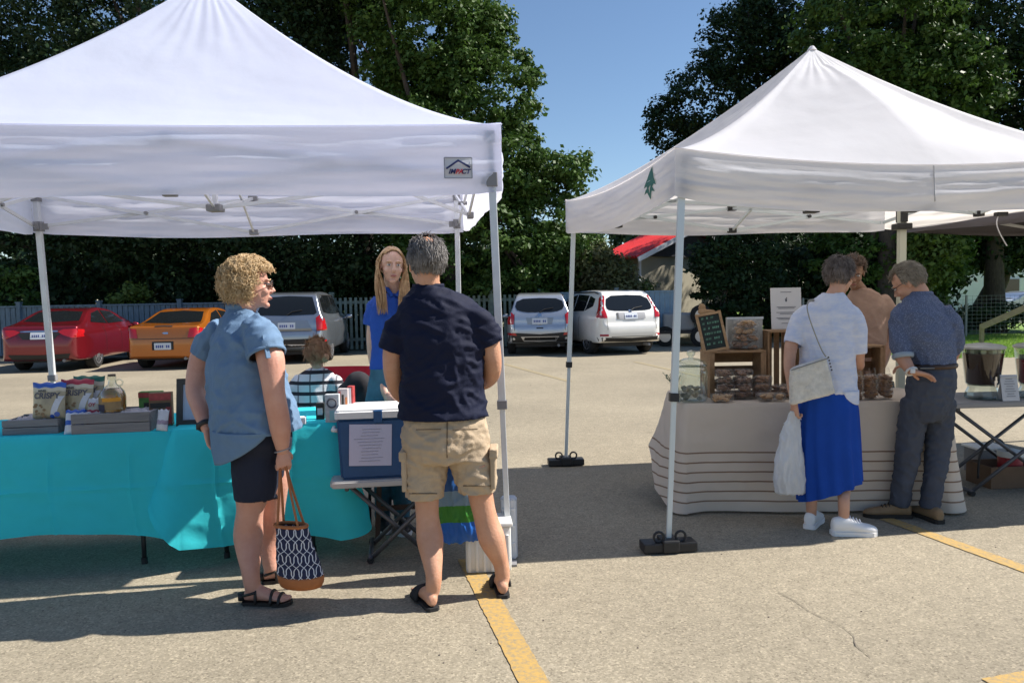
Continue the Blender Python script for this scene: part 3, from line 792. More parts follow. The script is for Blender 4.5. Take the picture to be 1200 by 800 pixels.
# --- silver SUV
suv_side = chaikin([(0.10, .34), (0.0, .45), (.0, .74), (.06, .80), (.08, 1.05), (.22, 1.35), (.42, 1.66), (.62, 1.74), (1.6, 1.78), (2.6, 1.73), (3.4, 1.20), (4.3, 1.08), (4.72, .85), (4.80, .5), (4.65, .3), (.25, .3)], 2)
suv_rear = chaikin(mirror([(0, 1.86), (.52, 1.84), (.68, 1.70), (.80, 1.22), (.93, 1.0), (.955, .65), (.93, .36), (.86, .26)]), 2)
suv_plan = chaikin([(-.70, -.03), (.70, -.03), (.88, .10), (.955, .45), (.96, 2.4), (.94, 4.1), (.74, 4.82), (-.74, 4.82), (-.94, 4.1), (-.96, 2.4), (-.955, .45), (-.88, .10)], 2)
g = gd(352, 427)
car('silver_suv', 'large silver grey utility car behind the seated child', 'car', (g.x - .36, g.y + .15, 0), R(4), paint('silver_grey_metallic', (0.34, 0.37, 0.42), .75),
    suv_side, suv_rear, suv_plan, 1.92, 4.82, .36, (1.0, 3.85),
    mirror([(0, 1.66), (.58, 1.63), (.72, 1.24), (.66, 1.20), (0, 1.18)]),
    [[(.55, 1.25), (.62, 1.58), (1.1, 1.64), (1.15, 1.2)], [(1.2, 1.2), (1.16, 1.64), (2.0, 1.66), (2.05, 1.18)], [(2.12, 1.18), (2.1, 1.65), (2.6, 1.6), (3.2, 1.2)]],
    [([(.72, .80), (.70, 1.12), (.80, 1.19), (.90, 1.12), (.93, .80)], M_red), ([(.68, .47), (.92, .49), (.92, .57), (.68, .56)], M_red)], [([(.05, 1.12), (.25, 1.10), (.16, .82), (.04, .82)], M_red)],
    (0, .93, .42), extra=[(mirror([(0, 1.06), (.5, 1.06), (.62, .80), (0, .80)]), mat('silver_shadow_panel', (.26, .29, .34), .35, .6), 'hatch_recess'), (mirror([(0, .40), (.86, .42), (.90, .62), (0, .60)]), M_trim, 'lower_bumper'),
                          (mirror([(0, .40), (.5, .40), (.6, .47), (0, .48)]), M_clearlamp, 'skid_plate')], rails=True, plate_txt='c')
# --- silver compact crossover
cs = chaikin([(0.10, .34), (0.0, .45), (.0, .72), (.05, .80), (.06, 1.00), (.20, 1.28), (.36, 1.52), (.55, 1.62), (1.5, 1.66), (2.4, 1.60), (3.1, 1.14), (3.9, 1.0), (4.22, .8), (4.28, .5), (4.15, .3), (.25, .3)], 2)
cr = chaikin(mirror([(0, 1.74), (.48, 1.72), (.62, 1.58), (.76, 1.12), (.88, .92), (.90, .62), (.88, .36), (.80, .26)]), 2)
cp = chaikin([(-.62, -.03), (.62, -.03), (.80, .10), (.90, .45), (.90, 2.2), (.88, 3.7), (.66, 4.28), (-.66, 4.28), (-.88, 3.7), (-.90, 2.2), (-.90, .45), (-.80, .10)], 2)
g = gd(632, 417)
car('silver_crossover', 'small silver crossover with round rear end, right of the front tent leg', 'car', (g.x + .03, g.y + .1, 0), R(-2), paint('pale_silver_metallic', (0.47, 0.50, 0.56), .6),
    cs, cr, cp, 1.80, 4.28, .345, (.86, 3.4),
    chaikin(mirror([(0, 1.50), (.58, 1.48), (.66, 1.22), (.40, 1.13), (0, 1.13)]), 1),
    [[(.55, 1.2), (.6, 1.46), (1.0, 1.52), (1.05, 1.15)], [(1.1, 1.14), (1.08, 1.52), (1.8, 1.54), (1.85, 1.12)], [(1.9, 1.12), (1.88, 1.53), (2.35, 1.47), (2.9, 1.14)]],
    [([(.68, .82), (.66, 1.06), (.74, 1.14), (.86, 1.04), (.89, .82)], M_red), ([(.60, .53), (.88, .54), (.88, .60), (.64, .60)], M_red)], [([(.05, 1.04), (.28, 1.02), (.14, .84), (.04, .82)], M_red)],
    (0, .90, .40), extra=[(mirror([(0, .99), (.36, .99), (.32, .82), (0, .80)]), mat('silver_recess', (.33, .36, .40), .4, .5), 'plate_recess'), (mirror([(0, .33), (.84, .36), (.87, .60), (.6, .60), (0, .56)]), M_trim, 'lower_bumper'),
                          (mirror([(0, .36), (.42, .37), (.50, .50), (0, .50)]), mat('silver_skid', (.5, .5, .52), .35, .5), 'skid_plate'), ([(-.09, .705), (.09, .705), (.09, .735), (-.09, .735)], M_trim, 'hatch_handle'),
                          ([(-.05, 1.02), (.05, 1.02), (.05, 1.09), (-.05, 1.09)], M_chrome, 'badge')], rails=True, plate_txt='d')
# --- white SUV with tall lamps
ws = chaikin([(0.10, .36), (0.0, .48), (.0, .76), (.06, .82), (.07, 1.02), (.26, 1.32), (.42, 1.56), (.60, 1.65), (1.5, 1.69), (2.5, 1.63), (3.25, 1.16), (4.1, 1.02), (4.48, .82), (4.55, .5), (4.4, .3), (.25, .3)], 2)
g = gd(737, 416)
car('white_suv', 'white crossover with tall red lamps beside its rear window', 'car', (g.x + .10, g.y + .0, 0), R(17), paint('pearl_white', (0.86, 0.84, 0.80), .0),
    ws, chaikin(mirror([(0, 1.77), (.50, 1.75), (.66, 1.60), (.78, 1.18), (.90, .98), (.92, .65), (.90, .36), (.82, .26)]), 2),
    chaikin([(-.66, -.03), (.66, -.03), (.84, .10), (.92, .45), (.92, 2.3), (.90, 3.9), (.70, 4.55), (-.70, 4.55), (-.90, 3.9), (-.92, 2.3), (-.92, .45), (-.84, .10)], 2), 1.84, 4.55, .355, (.93, 3.55),
    chaikin(mirror([(0, 1.54), (.56, 1.52), (.66, 1.22), (.55, 1.14), (0, 1.13)]), 1),
    [[(.75, 1.26), (.72, 1.45), (1.1, 1.53), (1.2, 1.14)], [(1.25, 1.13), (1.18, 1.54), (1.95, 1.57), (2.0, 1.12)], [(2.06, 1.12), (2.02, 1.56), (2.5, 1.50), (3.05, 1.15)]],
    [([(.66, .96), (.70, 1.22), (.60, 1.52), (.70, 1.55), (.80, 1.22), (.88, 1.06), (.88, .96)], M_red), ([(.66, .50), (.84, .50), (.84, .55), (.66, .55)], M_red)],
    [([(.03, .95), (.03, 1.04), (.30, 1.38), (.45, 1.52), (.50, 1.46), (.36, 1.15), (.30, .98)], M_red)],
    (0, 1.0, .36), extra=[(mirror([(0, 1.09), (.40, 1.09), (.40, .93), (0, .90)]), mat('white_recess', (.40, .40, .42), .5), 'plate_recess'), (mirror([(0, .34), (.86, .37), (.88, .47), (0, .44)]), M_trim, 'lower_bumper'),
                          (mirror([(0, .475), (.58, .475), (.58, .487), (0, .487)]), M_trim, 'bumper_gap'), ([(-.04, 1.10), (.04, 1.10), (.04, 1.16), (-.04, 1.16)], M_chrome, 'badge')], rails=True, plate_txt='e')
# --- parked utility trailer right of the white SUV
g = gd(803, 408)
root = thing('trailer', 'small white trailer with black spare wheels right of the white crossover', 'trailer', (g.x, g.y + .8, 0), R(-10))
bm = bmesh.new(); box(bm, (0, .7, .72), (.9, 1.3, .5), bev=.06); put('box', bm, mat('dull_white_box', (.30, .31, .32), .5), root, world=False)
bm = bmesh.new(); box(bm, (0.3, .5, .42), (1.7, 1.2, .08)); bar(bm, (.9, .5, .42), (2.2, .5, .42), .08); put('chassis', bm, M_blackmetal, root, world=False)
for (x, y, r, z) in ((-.40, -.05, .30, .30), (.62, -.12, .30, .30), (.62, -.15, .30, .92)):
    bm = bmesh.new(); loft(bm, [(V((x, y + t, z)), V((q, 0, 0)), V((0, 0, q))) for t, q in ((.2, r * .7), (.18, r), (.02, r), (0, r * .72))], 24)
    w_ = put('wheel', bm, M_rubber, root, world=False, smooth=40)
    bm = bmesh.new(); cyl(bm, (x, y - .006, z), (x, y + .05, z), r * .55, seg=20); put('rim', bm, M_rim, w_, world=False)

# --- vehicles across the road at the right
def simple_side_car(name, label, cat, loc, rz, side, W, L_c, m, wins, wr=.36, wy=(.9, 3.7)):
    root = thing(name, label, cat, loc, rz)
    a = bmesh.new(); prism(a, chaikin(side, 1), 'x', -W / 2, W / 2)
    me = mods(a, [('REMESH', dict(mode='VOXEL', voxel_size=.06, use_smooth_shade=True)), ('SMOOTH', dict(factor=.5, iterations=4))])
    bm = bmesh.new(); bm.from_mesh(me); bvh = BVHTree.FromBMesh(bm); bm.free()
    put('body', me, m, root, world=False, smooth='all')
    for s in (1, -1):
        for w in wins: put('side_window', project(bvh, w, fr_side(s), .01, .2, 2), M_glassd, root, world=False)
        for y in wy:
            bm = bmesh.new(); cyl(bm, (s * (W / 2 - .2), y, wr), (s * (W / 2 + .02), y, wr), wr, seg=22); wh = put('wheel', bm, M_rubber, root, world=False, smooth=40)
            bm = bmesh.new(); cyl(bm, (s * (W / 2), y, wr), (s * (W / 2 + .035), y, wr), wr * .6, seg=18); put('rim', bm, M_rim, wh, world=False)
    return root
simple_side_car('pickup_truck', 'dark blue pickup truck at the right edge beyond the hedge', 'pickup', (28.6, 43, 0), R(-92),
    [(0, .5), (0, 1.15), (1.9, 1.15), (2.0, 1.85), (3.2, 1.9), (4.0, 1.25), (5.3, 1.15), (5.4, .5)], 1.95, 5.4, paint('dark_blue_paint', (.03, .045, .08)), [[(2.15, 1.22), (2.2, 1.72), (3.1, 1.75), (3.7, 1.25)]], .42, (1.0, 4.4))
simple_side_car('parked_car', 'pale silver car on the side road, half hidden by the leaning trunk', 'car', (25.6, 41, 0), R(-88),
    [(0, .4), (0, .95), (.7, 1.0), (1.3, 1.4), (2.6, 1.42), (3.3, 1.0), (4.3, .9), (4.4, .4)], 1.8, 4.4, MATS['pale_silver_metallic'], [[(1.2, 1.02), (1.45, 1.3), (2.5, 1.32), (3.0, 1.02)]], .32)

# ================================================================== TENTS
def fabric(name, col, tr, col_t):
    m = bpy.data.materials.new(name); m.use_nodes = True
    N, L = nodes(m); b = N['Principled BSDF']
    b.inputs['Base Color'].default_value = (*col, 1); b.inputs['Roughness'].default_value = 0.75; b.inputs['Specular IOR Level'].default_value = 0.25
    tc = N.new('ShaderNodeTexCoord')
    nz = N.new('ShaderNodeTexNoise'); nz.inputs['Scale'].default_value = 1.3; nz.inputs['Detail'].default_value = 7; L.new(tc.outputs['Object'], nz.inputs[0])
    rp = N.new('ShaderNodeValToRGB'); rp.color_ramp.elements[0].position = .35; rp.color_ramp.elements[1].position = .65
    rp.color_ramp.elements[0].color = (*[c * .92 for c in col], 1); rp.color_ramp.elements[1].color = (*col, 1)
    L.new(nz.outputs[0], rp.inputs[0]); L.new(rp.outputs[0], b.inputs['Base Color'])
    b2 = N.new('ShaderNodeTexNoise'); b2.inputs['Scale'].default_value = 7; b2.inputs['Detail'].default_value = 6; L.new(tc.outputs['Object'], b2.inputs[0])
    bp = N.new('ShaderNodeBump'); bp.inputs['Strength'].default_value = .22; bp.inputs['Distance'].default_value = .02
    L.new(b2.outputs[0], bp.inputs['Height']); L.new(bp.outputs[0], b.inputs['Normal'])
    tr_ = N.new('ShaderNodeBsdfTranslucent'); tr_.inputs[0].default_value = (*col_t, 1)
    mx = N.new('ShaderNodeMixShader'); mx.inputs[0].default_value = tr
    L.new(b.outputs[0], mx.inputs[1]); L.new(tr_.outputs[0], mx.inputs[2]); L.new(mx.outputs[0], N['Material Output'].inputs[0])
    MATS[name] = m; return m

def tent(name, label, C4, ze, vh, zp, peak, fab, legm, joint, lw=.036, legs=(0, 1, 2, 3), eave_sag=.05, conc=1.25, wr=.014, crease=None, leg_base=None, seed=0, corner_drop=None, legname='leg', group=None, ins=.085):
    """C4: corners FL, FR, BR, BL (x,y)"""
    ctr = V((sum(c[0] for c in C4) / 4, sum(c[1] for c in C4) / 4, 0)) if peak is None else V((peak[0], peak[1], 0))
    root = thing(name, label, 'canopy tent', (ctr.x, ctr.y, 0), 0, group)
    C = [V((c[0], c[1], ze)) for c in C4]
    if corner_drop: 
        for i, d in enumerate(corner_drop): C[i].z += d
    apex = V((ctr.x, ctr.y, zp))
    bm = bmesh.new(); NS, NT = 60, 40
    def edge(i, s):
        a, b = C[i], C[(i + 1) % 4]; p = a.lerp(b, s)
        out = (a + b) / 2 - V((ctr.x, ctr.y, ze)); out.z = 0; out.normalize()
        k = 4 * s * (1 - s)
        p.z -= (eave_sag[i] if isinstance(eave_sag, tuple) else eave_sag) * k
        return p, out
    for i in range(4):
        grid = []
        for jt in range(NT + 1):
            t = jt / NT; row = []
            for js in range(NS + 1):
                s = js / NS; e_, out = edge(i, s)
                h = t ** conc
                p = V((e_.x * (1 - t) + apex.x * t, e_.y * (1 - t) + apex.y * t, 0))
                hip = 1 - abs(2 * s - 1)
                p.z = e_.z * (1 - t) + ze * t + (zp - ze) * h
                k = 4 * s * (1 - s)
                p.z -= .05 * k ** .7 * math.sin(PI * min(1, t * 1.1 + .02)) 
                w = noise.noise(V((s * 3 + i * 7 + seed, t * 6, 0))) * .02 + noise.noise(V((s * 8 + i * 3, t * 22 + s * 6, seed))) * .006
                p.z += w * math.sin(PI * t) * min(1, k * 3)
                # creases radiating from the peak
                p.z += (.004 * math.sin(s * 61 + i * 2 + 3 * noise.noise(V((s * 4, t * 2, i)))) + .003 * math.sin(s * 23)) * k * math.exp(-((t - .80) / .16) ** 2)
                if crease and i == crease[0]:
                    d = s - crease[1]
                    p.z += crease[2] * max(0, 1 - abs(d) / (.5 if d < 0 else .38)) * math.sin(PI * min(1, t + .12)) ** .8 * (1 - math.exp(-t * 14))
                row.append(bm.verts.new(p))
            grid.append(row)
        for jt in range(NT):
            for js in range(NS):
                bm.faces.new((grid[jt][js], grid[jt][js + 1], grid[jt + 1][js + 1], grid[jt + 1][js]))
    bmesh.ops.remove_doubles(bm, verts=bm.verts, dist=.004)
    bmesh.ops.recalc_face_normals(bm, faces=bm.faces)
    roof = put('canopy_roof', bm, fab, root, smooth='all')
    NV = 22
    rows = {}
    for i in range(4):
        bm = bmesh.new(); grid = []
        for jv in range(NV + 1):
            v = jv / NV; row = []
            for js in range(101):
                s = js / 100; e_, out = edge(i, s); k = 4 * s * (1 - s); kk = min(1, k * 6)
                p = e_.copy()
                p.z = e_.z - vh * v * (1 + .03 * math.sin(s * 9 + i)) + .012 * (1 - kk)
                wr_ = wr * min(1, .25 + v * 2.2); d = noise.noise(V((s * 2.6 + i * 5 + seed, v * 7.5 + s * 3, seed))) * wr_ * 1.3 + noise.noise(V((s * 6 + seed, v * 17 - s * 6, i))) * wr_ * .75 + noise.noise(V((s * 16 + seed, v * 30 - s * 9, i))) * wr_ * .35
                d += .016 * math.sin(v * PI) * kk + (.012 * v) * kk
                p += out * (d * (.25 + .75 * kk) * min(1, v * 6 + .0))
                row.append(bm.verts.new(p))
            grid.append(row)
        for jv in range(NV):
            for js in range(100):
                bm.faces.new((grid[jv][js], grid[jv + 1][js], grid[jv + 1][js + 1], grid[jv][js + 1]))
        bmesh.ops.recalc_face_normals(bm, faces=bm.faces)
        rows[i] = put('valance', bm, fab, root, smooth='all')
        # hem and top seam
        bm = bmesh.new()
        pts = [edge(i, s / 40)[0] + edge(i, s / 40)[1] * .003 + V((0, 0, .003)) for s in range(41)]
        tube(bm, pts, .003, 6); put('seam', bm, fab, rows[i], smooth='all')
    bm = bmesh.new(); cyl(bm, apex + V((0, 0, -.02)), apex + V((0, 0, .008)), .035, .015); put('peak_cap', bm, fab, root)
    inset = []
    for i in range(4):
        n = (V((ctr.x, ctr.y, 0)) - V((C[i].x, C[i].y, 0))).normalized() * ins
        inset.append(V((C[i].x, C[i].y, 0)) + n)
    zl = []
    for i in range(4):
        zt = C[i].z - .03
        zl.append(zt)
        base = V((leg_base[i][0], leg_base[i][1], 0)) if leg_base and leg_base[i] else inset[i]
        if i in legs:
            top = inset[i] + V((0, 0, zt))
            d = (top - base).normalized()
            bm = bmesh.new(); bar(bm, base + d * .9, top, lw, bev=.004); lg = put(legname, bm, legm, root)
            bm = bmesh.new(); bar(bm, base + d * .015, base + d * .95, lw * .72, bev=.003); put('inner_tube', bm, legm, lg)
            bm = bmesh.new(); bar(bm, base + d * .88, base + d * .93, lw * 1.35, bev=.004); put('height_lock', bm, joint, lg)
            bm = bmesh.new(); box(bm, base + V((0, 0, .008)), (.085, .085, .012)); put('foot_plate', bm, joint, lg)
            bm = bmesh.new()
            bar(bm, top - d * .07, top + d * .0, lw * 1.45, bev=.004); put('corner_bracket', bm, joint, lg); bm = bmesh.new()
            bar(bm, top - d * (vh - .06), top - d * (vh - .14), lw * 1.5, bev=.005)
            for a in (0, PI / 2): 
                nx = (V((ctr.x, ctr.y, 0)) - V((C[i].x, C[i].y, 0))).normalized()
                q = Matrix.Rotation(a - PI / 4, 3, 'Z') @ nx
                bar(bm, top - d * (vh - .10), top - d * (vh - .10) + q * .07, .022, .05)
            put('slider_bracket', bm, joint, lg)
    # scissor trusses
    for i in range(4):
        j = (i + 1) % 4
        a, b = inset[i], inset[j]; mid = (a + b) / 2
        up, lo = .05, vh - .07
        off = (V((ctr.x, ctr.y, 0)) - mid).normalized() * .012
        bmT = bmesh.new()
        for (p, q, zi) in ((a, mid, i), (b, mid, j)):
            pt_ = V((p.x, p.y, C[zi].z - up)); pl = V((p.x, p.y, C[zi].z - lo))
            zm = (C[i].z + C[j].z) / 2 - (eave_sag[i] if isinstance(eave_sag, tuple) else eave_sag)
            mt = V((mid.x, mid.y, zm - .06)); ml = V((mid.x, mid.y, zm - vh + .03))
            bar(bmT, pt_ + off, ml + off, .014, .026); bar(bmT, pl - off, mt - off, .014, .026)
            x = (pt_ + ml + pl + mt) / 4
            bj = bmesh.new(); cyl(bj, x - off * 3, x + off * 3, .015, seg=10); put('truss_bolt', bj, joint, root)
        for z in (zm - .06, zm - vh + .03):
            bj = bmesh.new(); box(bj, (mid.x, mid.y, z), (.075, .045, .045), rz=math.atan2(b.y - a.y, b.x - a.x), bev=.006); put('truss_joint', bj, joint, root)
        put('truss', bmT, legm, root)
        # inner truss to the hub
        bmT = bmesh.new()
        hub = V((ctr.x, ctr.y, ze - vh + .06)); hubt = V((ctr.x, ctr.y, ze + .28))
        q = mid.lerp(V((ctr.x, ctr.y, 0)), .5)
        bar(bmT, V((mid.x, mid.y, zm - .06)) , V((hub.x, hub.y, hub.z)), .014, .024); bar(bmT, V((mid.x, mid.y, zm - vh + .03)), hubt, .014, .024)
        put('truss', bmT, legm, root)
    bm = bmesh.new(); bar(bm, hub, apex - V((0, 0, .03)), .03); put('peak_pole', bm, legm, root)
    bm = bmesh.new(); box(bm, hub, (.10, .10, .05), bev=.01); put('hub', bm, joint, root); bm = bmesh.new(); box(bm, hubt, (.08, .08, .05), bev=.01); put('hub', bm, joint, root)
    return root, rows, C

F_w1 = fabric('white_tent_fabric', (.76, .82, 1.0), .48, (.90, .89, 1.0))
F_w2 = fabric('cream_tent_fabric', (.82, .83, .90), .46, (.90, .86, .82))
F_g3 = fabric('grey_tent_fabric', (.13, .12, .13), .08, (.14, .13, .13))
FR1 = at(583, 148, 4.33); BR1 = at(548, 150, 6.9)
c1 = [(-3.62, 3.96), (FR1.x + .02, 4.35), (-.415, 6.88), (-3.98, 6.45)]
base_fr = gd(597, 661)
bl = at(66, 445, 6.45); bl2 = at(50, 240, 6.45)
t1, v1, C1 = tent('canopy_tent', 'left white canopy tent over the teal tables', c1, 2.47, .375, 3.70, (-2.02, 5.32), F_w1, M_alu, M_greyplastic, lw=.042, eave_sag=.02, conc=1.42, wr=.011,
    ins=.072, leg_base=[(-3.55, 4.05), (base_fr.x, base_fr.y), None, (at(67, 445, 6.45).x, 6.45)], seed=2)
b0 = gd(783, 645)
q0 = at(791, 172, 4.52)
c2 = [(q0.x, 4.52), (3.98, 4.92), (3.50, 7.22), (at(663, 260, 6.86).x, 6.86)]
t2, v2, C2 = tent('canopy_tent', 'right white canopy tent over the striped tablecloth', c2, 2.355, .288, 3.33, (2.28, 5.85), F_w2, mat('pale_pole', (.60, .66, .68),  .4, .2), M_blackplastic, lw=.040, eave_sag=(.09, .0, .02, .07), conc=1.36, wr=.011,
    crease=(0, .55, .24), legs=(0, 1, 3), leg_base=[(b0.x, b0.y), None, None, (gd(663, 545).x, gd(663, 545).y)], seed=5)
# thick pale leg at the right back corner
p_t, p_b = at(1057, 246, 6.3), at(1057, 500, 6.3)
bm = bmesh.new(); bar(bm, (p_t.x, p_t.y, 0), p_t, .056, bev=.006); lg = put('leg', bm, mat('cream_pole', (.55, .56, .47), .5), t2)
bm = bmesh.new(); bar(bm, p_t - V((0, 0, .16)), p_t - V((0, 0, .11)), .12, bev=.01); put('slider_bracket', bm, M_blackplastic, lg); bm = bmesh.new(); bar(bm, p_t - V((0, 0, .1)), p_t + V((0, 0, .02)), .05, .1); put('corner_bracket', bm, M_blackplastic, lg)
# third, grey canopy further right
t3, v3, C3 = tent('canopy_tent', 'grey canopy tent beyond the right edge of the white one', [(4.2, 5.05), (7.2, 5.5), (6.8, 7.9), (3.74, 7.35)], 2.32, .27, 3.1, None, F_g3, M_alu, M_blackplastic, lw=.04, eave_sag=.02, seed=8, legs=(0, 1, 2), corner_drop=[0, 0, 0, 0])
# vertical seam and black clip on the front valance of the right canopy
fs_ = bmesh.new(); fs_.from_mesh(v2[0].data); fs_.transform(wmat(v2[0])); bvf = BVHTree.FromBMesh(fs_); fs_.free()
pts = []
for py in range(188, 238, 2):
    o_ = V((0, 0, CAM_H)); h_ = bvf.ray_cast(o_, ray(1094 + (py - 188) * .03, py), 20)[0]
    if h_ is not None: pts.append(h_ - V((0, .003, 0)))
if len(pts) > 3:
    bm = bmesh.new(); tube(bm, pts, .0035, 6); put('vertical_seam', bm, mat('seam_grey', (.45, .45, .47), .8), v2[0], smooth='all')
    bm = bmesh.new(); box(bm, pts[-1] + V((-.03, .05, -.012)), (.09, .04, .028), bev=.005); put('truss_joint', bm, M_blackplastic, t2)
# hanging white strap under the right canopy
pts = [at(1170, 252, 5.6), at(1168, 262, 5.6), at(1172, 274, 5.6), at(1180, 288, 5.6)]
bm = bmesh.new(); tube(bm, spline(pts, 12), .007, 6, flat=.4); put('strap', bm, M_paper, t2)
bm = bmesh.new(); box(bm, at(1173, 251, 5.6), (.08, .05, .03), bev=.005); put('buckle', bm, M_blackplastic, t2)
# logo patch, left tent valance
def logo_frame(v_obj, px, py, d): pass
bvh_src = bmesh.new(); bvh_src.from_mesh(v1[0].data); bvh_src.transform(wmat(v1[0])); bv = BVHTree.FromBMesh(bvh_src); bvh_src.free()
lc = at(542.5, 193, 4.2); axx = (V((c1[1][0], c1[1][1], 0)) - V((c1[0][0], c1[0][1], 0))).normalized()
LF = Matrix((( axx.x, 0, axx.y, lc.x), (axx.y, 0, -axx.x, lc.y - .2), (0, 1, 0, lc.z), (0, 0, 0, 1)))
M_logog = mat('logo_grey', (.30, .32, .38), .8); M_logob = mat('logo_navy', (.02, .03, .12), .8); M_logor = mat('logo_red', (.55, .03, .05), .8)
lw_, lh_ = .076, .056
lp = put('logo_patch', project(bv, [(-lw_, -lh_), (lw_, -lh_), (lw_, lh_), (-lw_, lh_)], LF, .003, .02, 1.5), mat('logo_ground', (.56, .57, .62), .8), v1[0])
def stroke(a, b, w):
    a, b = V((*a, 0)), V((*b, 0)); d = (b - a).normalized(); s = V((d.y, -d.x, 0)) * w / 2
    return [(a + s)[:2], (b + s)[:2], (b - s)[:2], (a - s)[:2]]
for pl_, m in (([stroke((-lw_, lh_), (lw_, lh_), .006), stroke((-lw_, -lh_), (lw_, -lh_), .005), stroke((-lw_, -lh_), (-lw_, lh_), .006), stroke((lw_, -lh_), (lw_, lh_), .006)], M_logog),
              ([stroke((-.066, -.006), (.004, .042), .010), stroke((-.004, .042), (.066, .002), .010)], M_logob)):
    bms = [project(bv, s_, LF, .006, .015, 1.5) for s_ in pl_]
    mm_ = []
    for x in bms:
        me = bpy.data.meshes.new('s'); x.to_mesh(me); x.free(); mm_.append(me)
    put('logo_line', join(mm_), m, lp)
hit = bv.ray_cast(LF @ V((0, -.02, 0)), -(LF.to_3x3() @ V((0, 0, 1))), 2)[0]
hy = (LF.inverted() @ hit).z + .012
for s_, x_, m in (('IM', -.036, M_logob), ('PA', 0.004, M_logor), ('CT', .040, M_logob)):
    put('logo_text', text_mesh(s_, .036, LF @ Matrix.Translation((x_, -.022, hy)), bold=.0012, shear=.3), m, lp)
# tree shaped emblem on the left valance of the right tent
sv = bmesh.new(); sv.from_mesh(v2[3].data); sv.transform(wmat(v2[3])); bv2 = BVHTree.FromBMesh(sv); sv.free()
A_, B_ = V((c2[3][0], c2[3][1], 0)), V((c2[0][0], c2[0][1], 0)); ax2 = (B_ - A_).normalized(); nrm2 = V((-ax2.y, ax2.x, 0)); 
if nrm2.x > 0: nrm2 = -nrm2
ec = A_.lerp(B_, .86); zc = 2.2
EF = Matrix(((ax2.x, 0, nrm2.x, ec.x + nrm2.x * .3), (ax2.y, 0, nrm2.y, ec.y + nrm2.y * .3), (0, 1, 0, zc), (0, 0, 0, 1)))
M_emb = mat('emblem_green', (.05, .16, .13), .8)
polys = [[(-.10, -.02), (0, .11), (.10, -.02), (.06, -.01), (.03, -.04), (0, -.01), (-.03, -.04), (-.06, -.01)], [(-.09, -.06), (-.02, -.005), (0, -.06), (.02, -.005), (.09, -.06), (.04, -.05), (.0, -.10), (-.04, -.05)]]
ms_ = []
for p_ in polys:
    x = project(bv2, p_, EF, .004, .03, 1.5); me = bpy.data.meshes.new('s'); x.to_mesh(me); x.free(); ms_.append(me)
put('emblem', join(ms_), M_emb, v2[3])

# ---- leg weights
def weight(px, py, d, rz, label, n=2):
    g = gd(px, py); root = thing('leg_weight', label, 'leg weight', (g.x, g.y, 0), rz, 'black weights on the legs of the right canopy')
    bm = bmesh.new(); box(bm, (-.085, 0, .035), (.15, .12, .055), bev=.008); put('plate', bm, M_blackplastic, root, world=False)
    bm = bmesh.new(); box(bm, (.085, 0, .035), (.15, .12, .055), bev=.008); put('plate', bm, M_blackplastic, root, world=False)
    bm = bmesh.new(); box(bm, (0, 0, .045), (.10, .15, .07), bev=.01)
    for s in (-1, 1):
        tube(bm, [(s * .065 + .03 * math.cos(a), -.03, .095 + .03 * math.sin(a)) for a in np.linspace(0, 2 * PI, 13)], .008, 6)
    put('clamp', bm, M_blackplastic, root, world=False)
weight(783, 645, 0, R(6), 'black two plate weight clamped on the front leg of the right canopy')
weight(663, 545, 0, R(4), 'black two plate weight clamped on the rear left leg of the right canopy')
g = gd(608, 655); root = thing('water_weight', 'translucent white water weight strapped round the left canopy front leg', 'leg weight', (g.x, g.y + .02, 0))
bm = bmesh.new(); prism(bm, rrect(-.10, -.05, -.005, .05, .03), 'z', .01, .36); bmesh.ops.bevel(bm, geom=bm.edges[:], offset=.008, segments=2, affect='EDGES')
put('tank', bm, mat('milky_plastic', (.62, .64, .68), .35, var=.05, vscale=4), root, world=False, smooth=40)
bm = bmesh.new()
for z in (.1, .2, .3): box(bm, (-.052, -.051, z), (.07, .006, .012))
put('rib', bm, MATS['milky_plastic'], root, world=False)
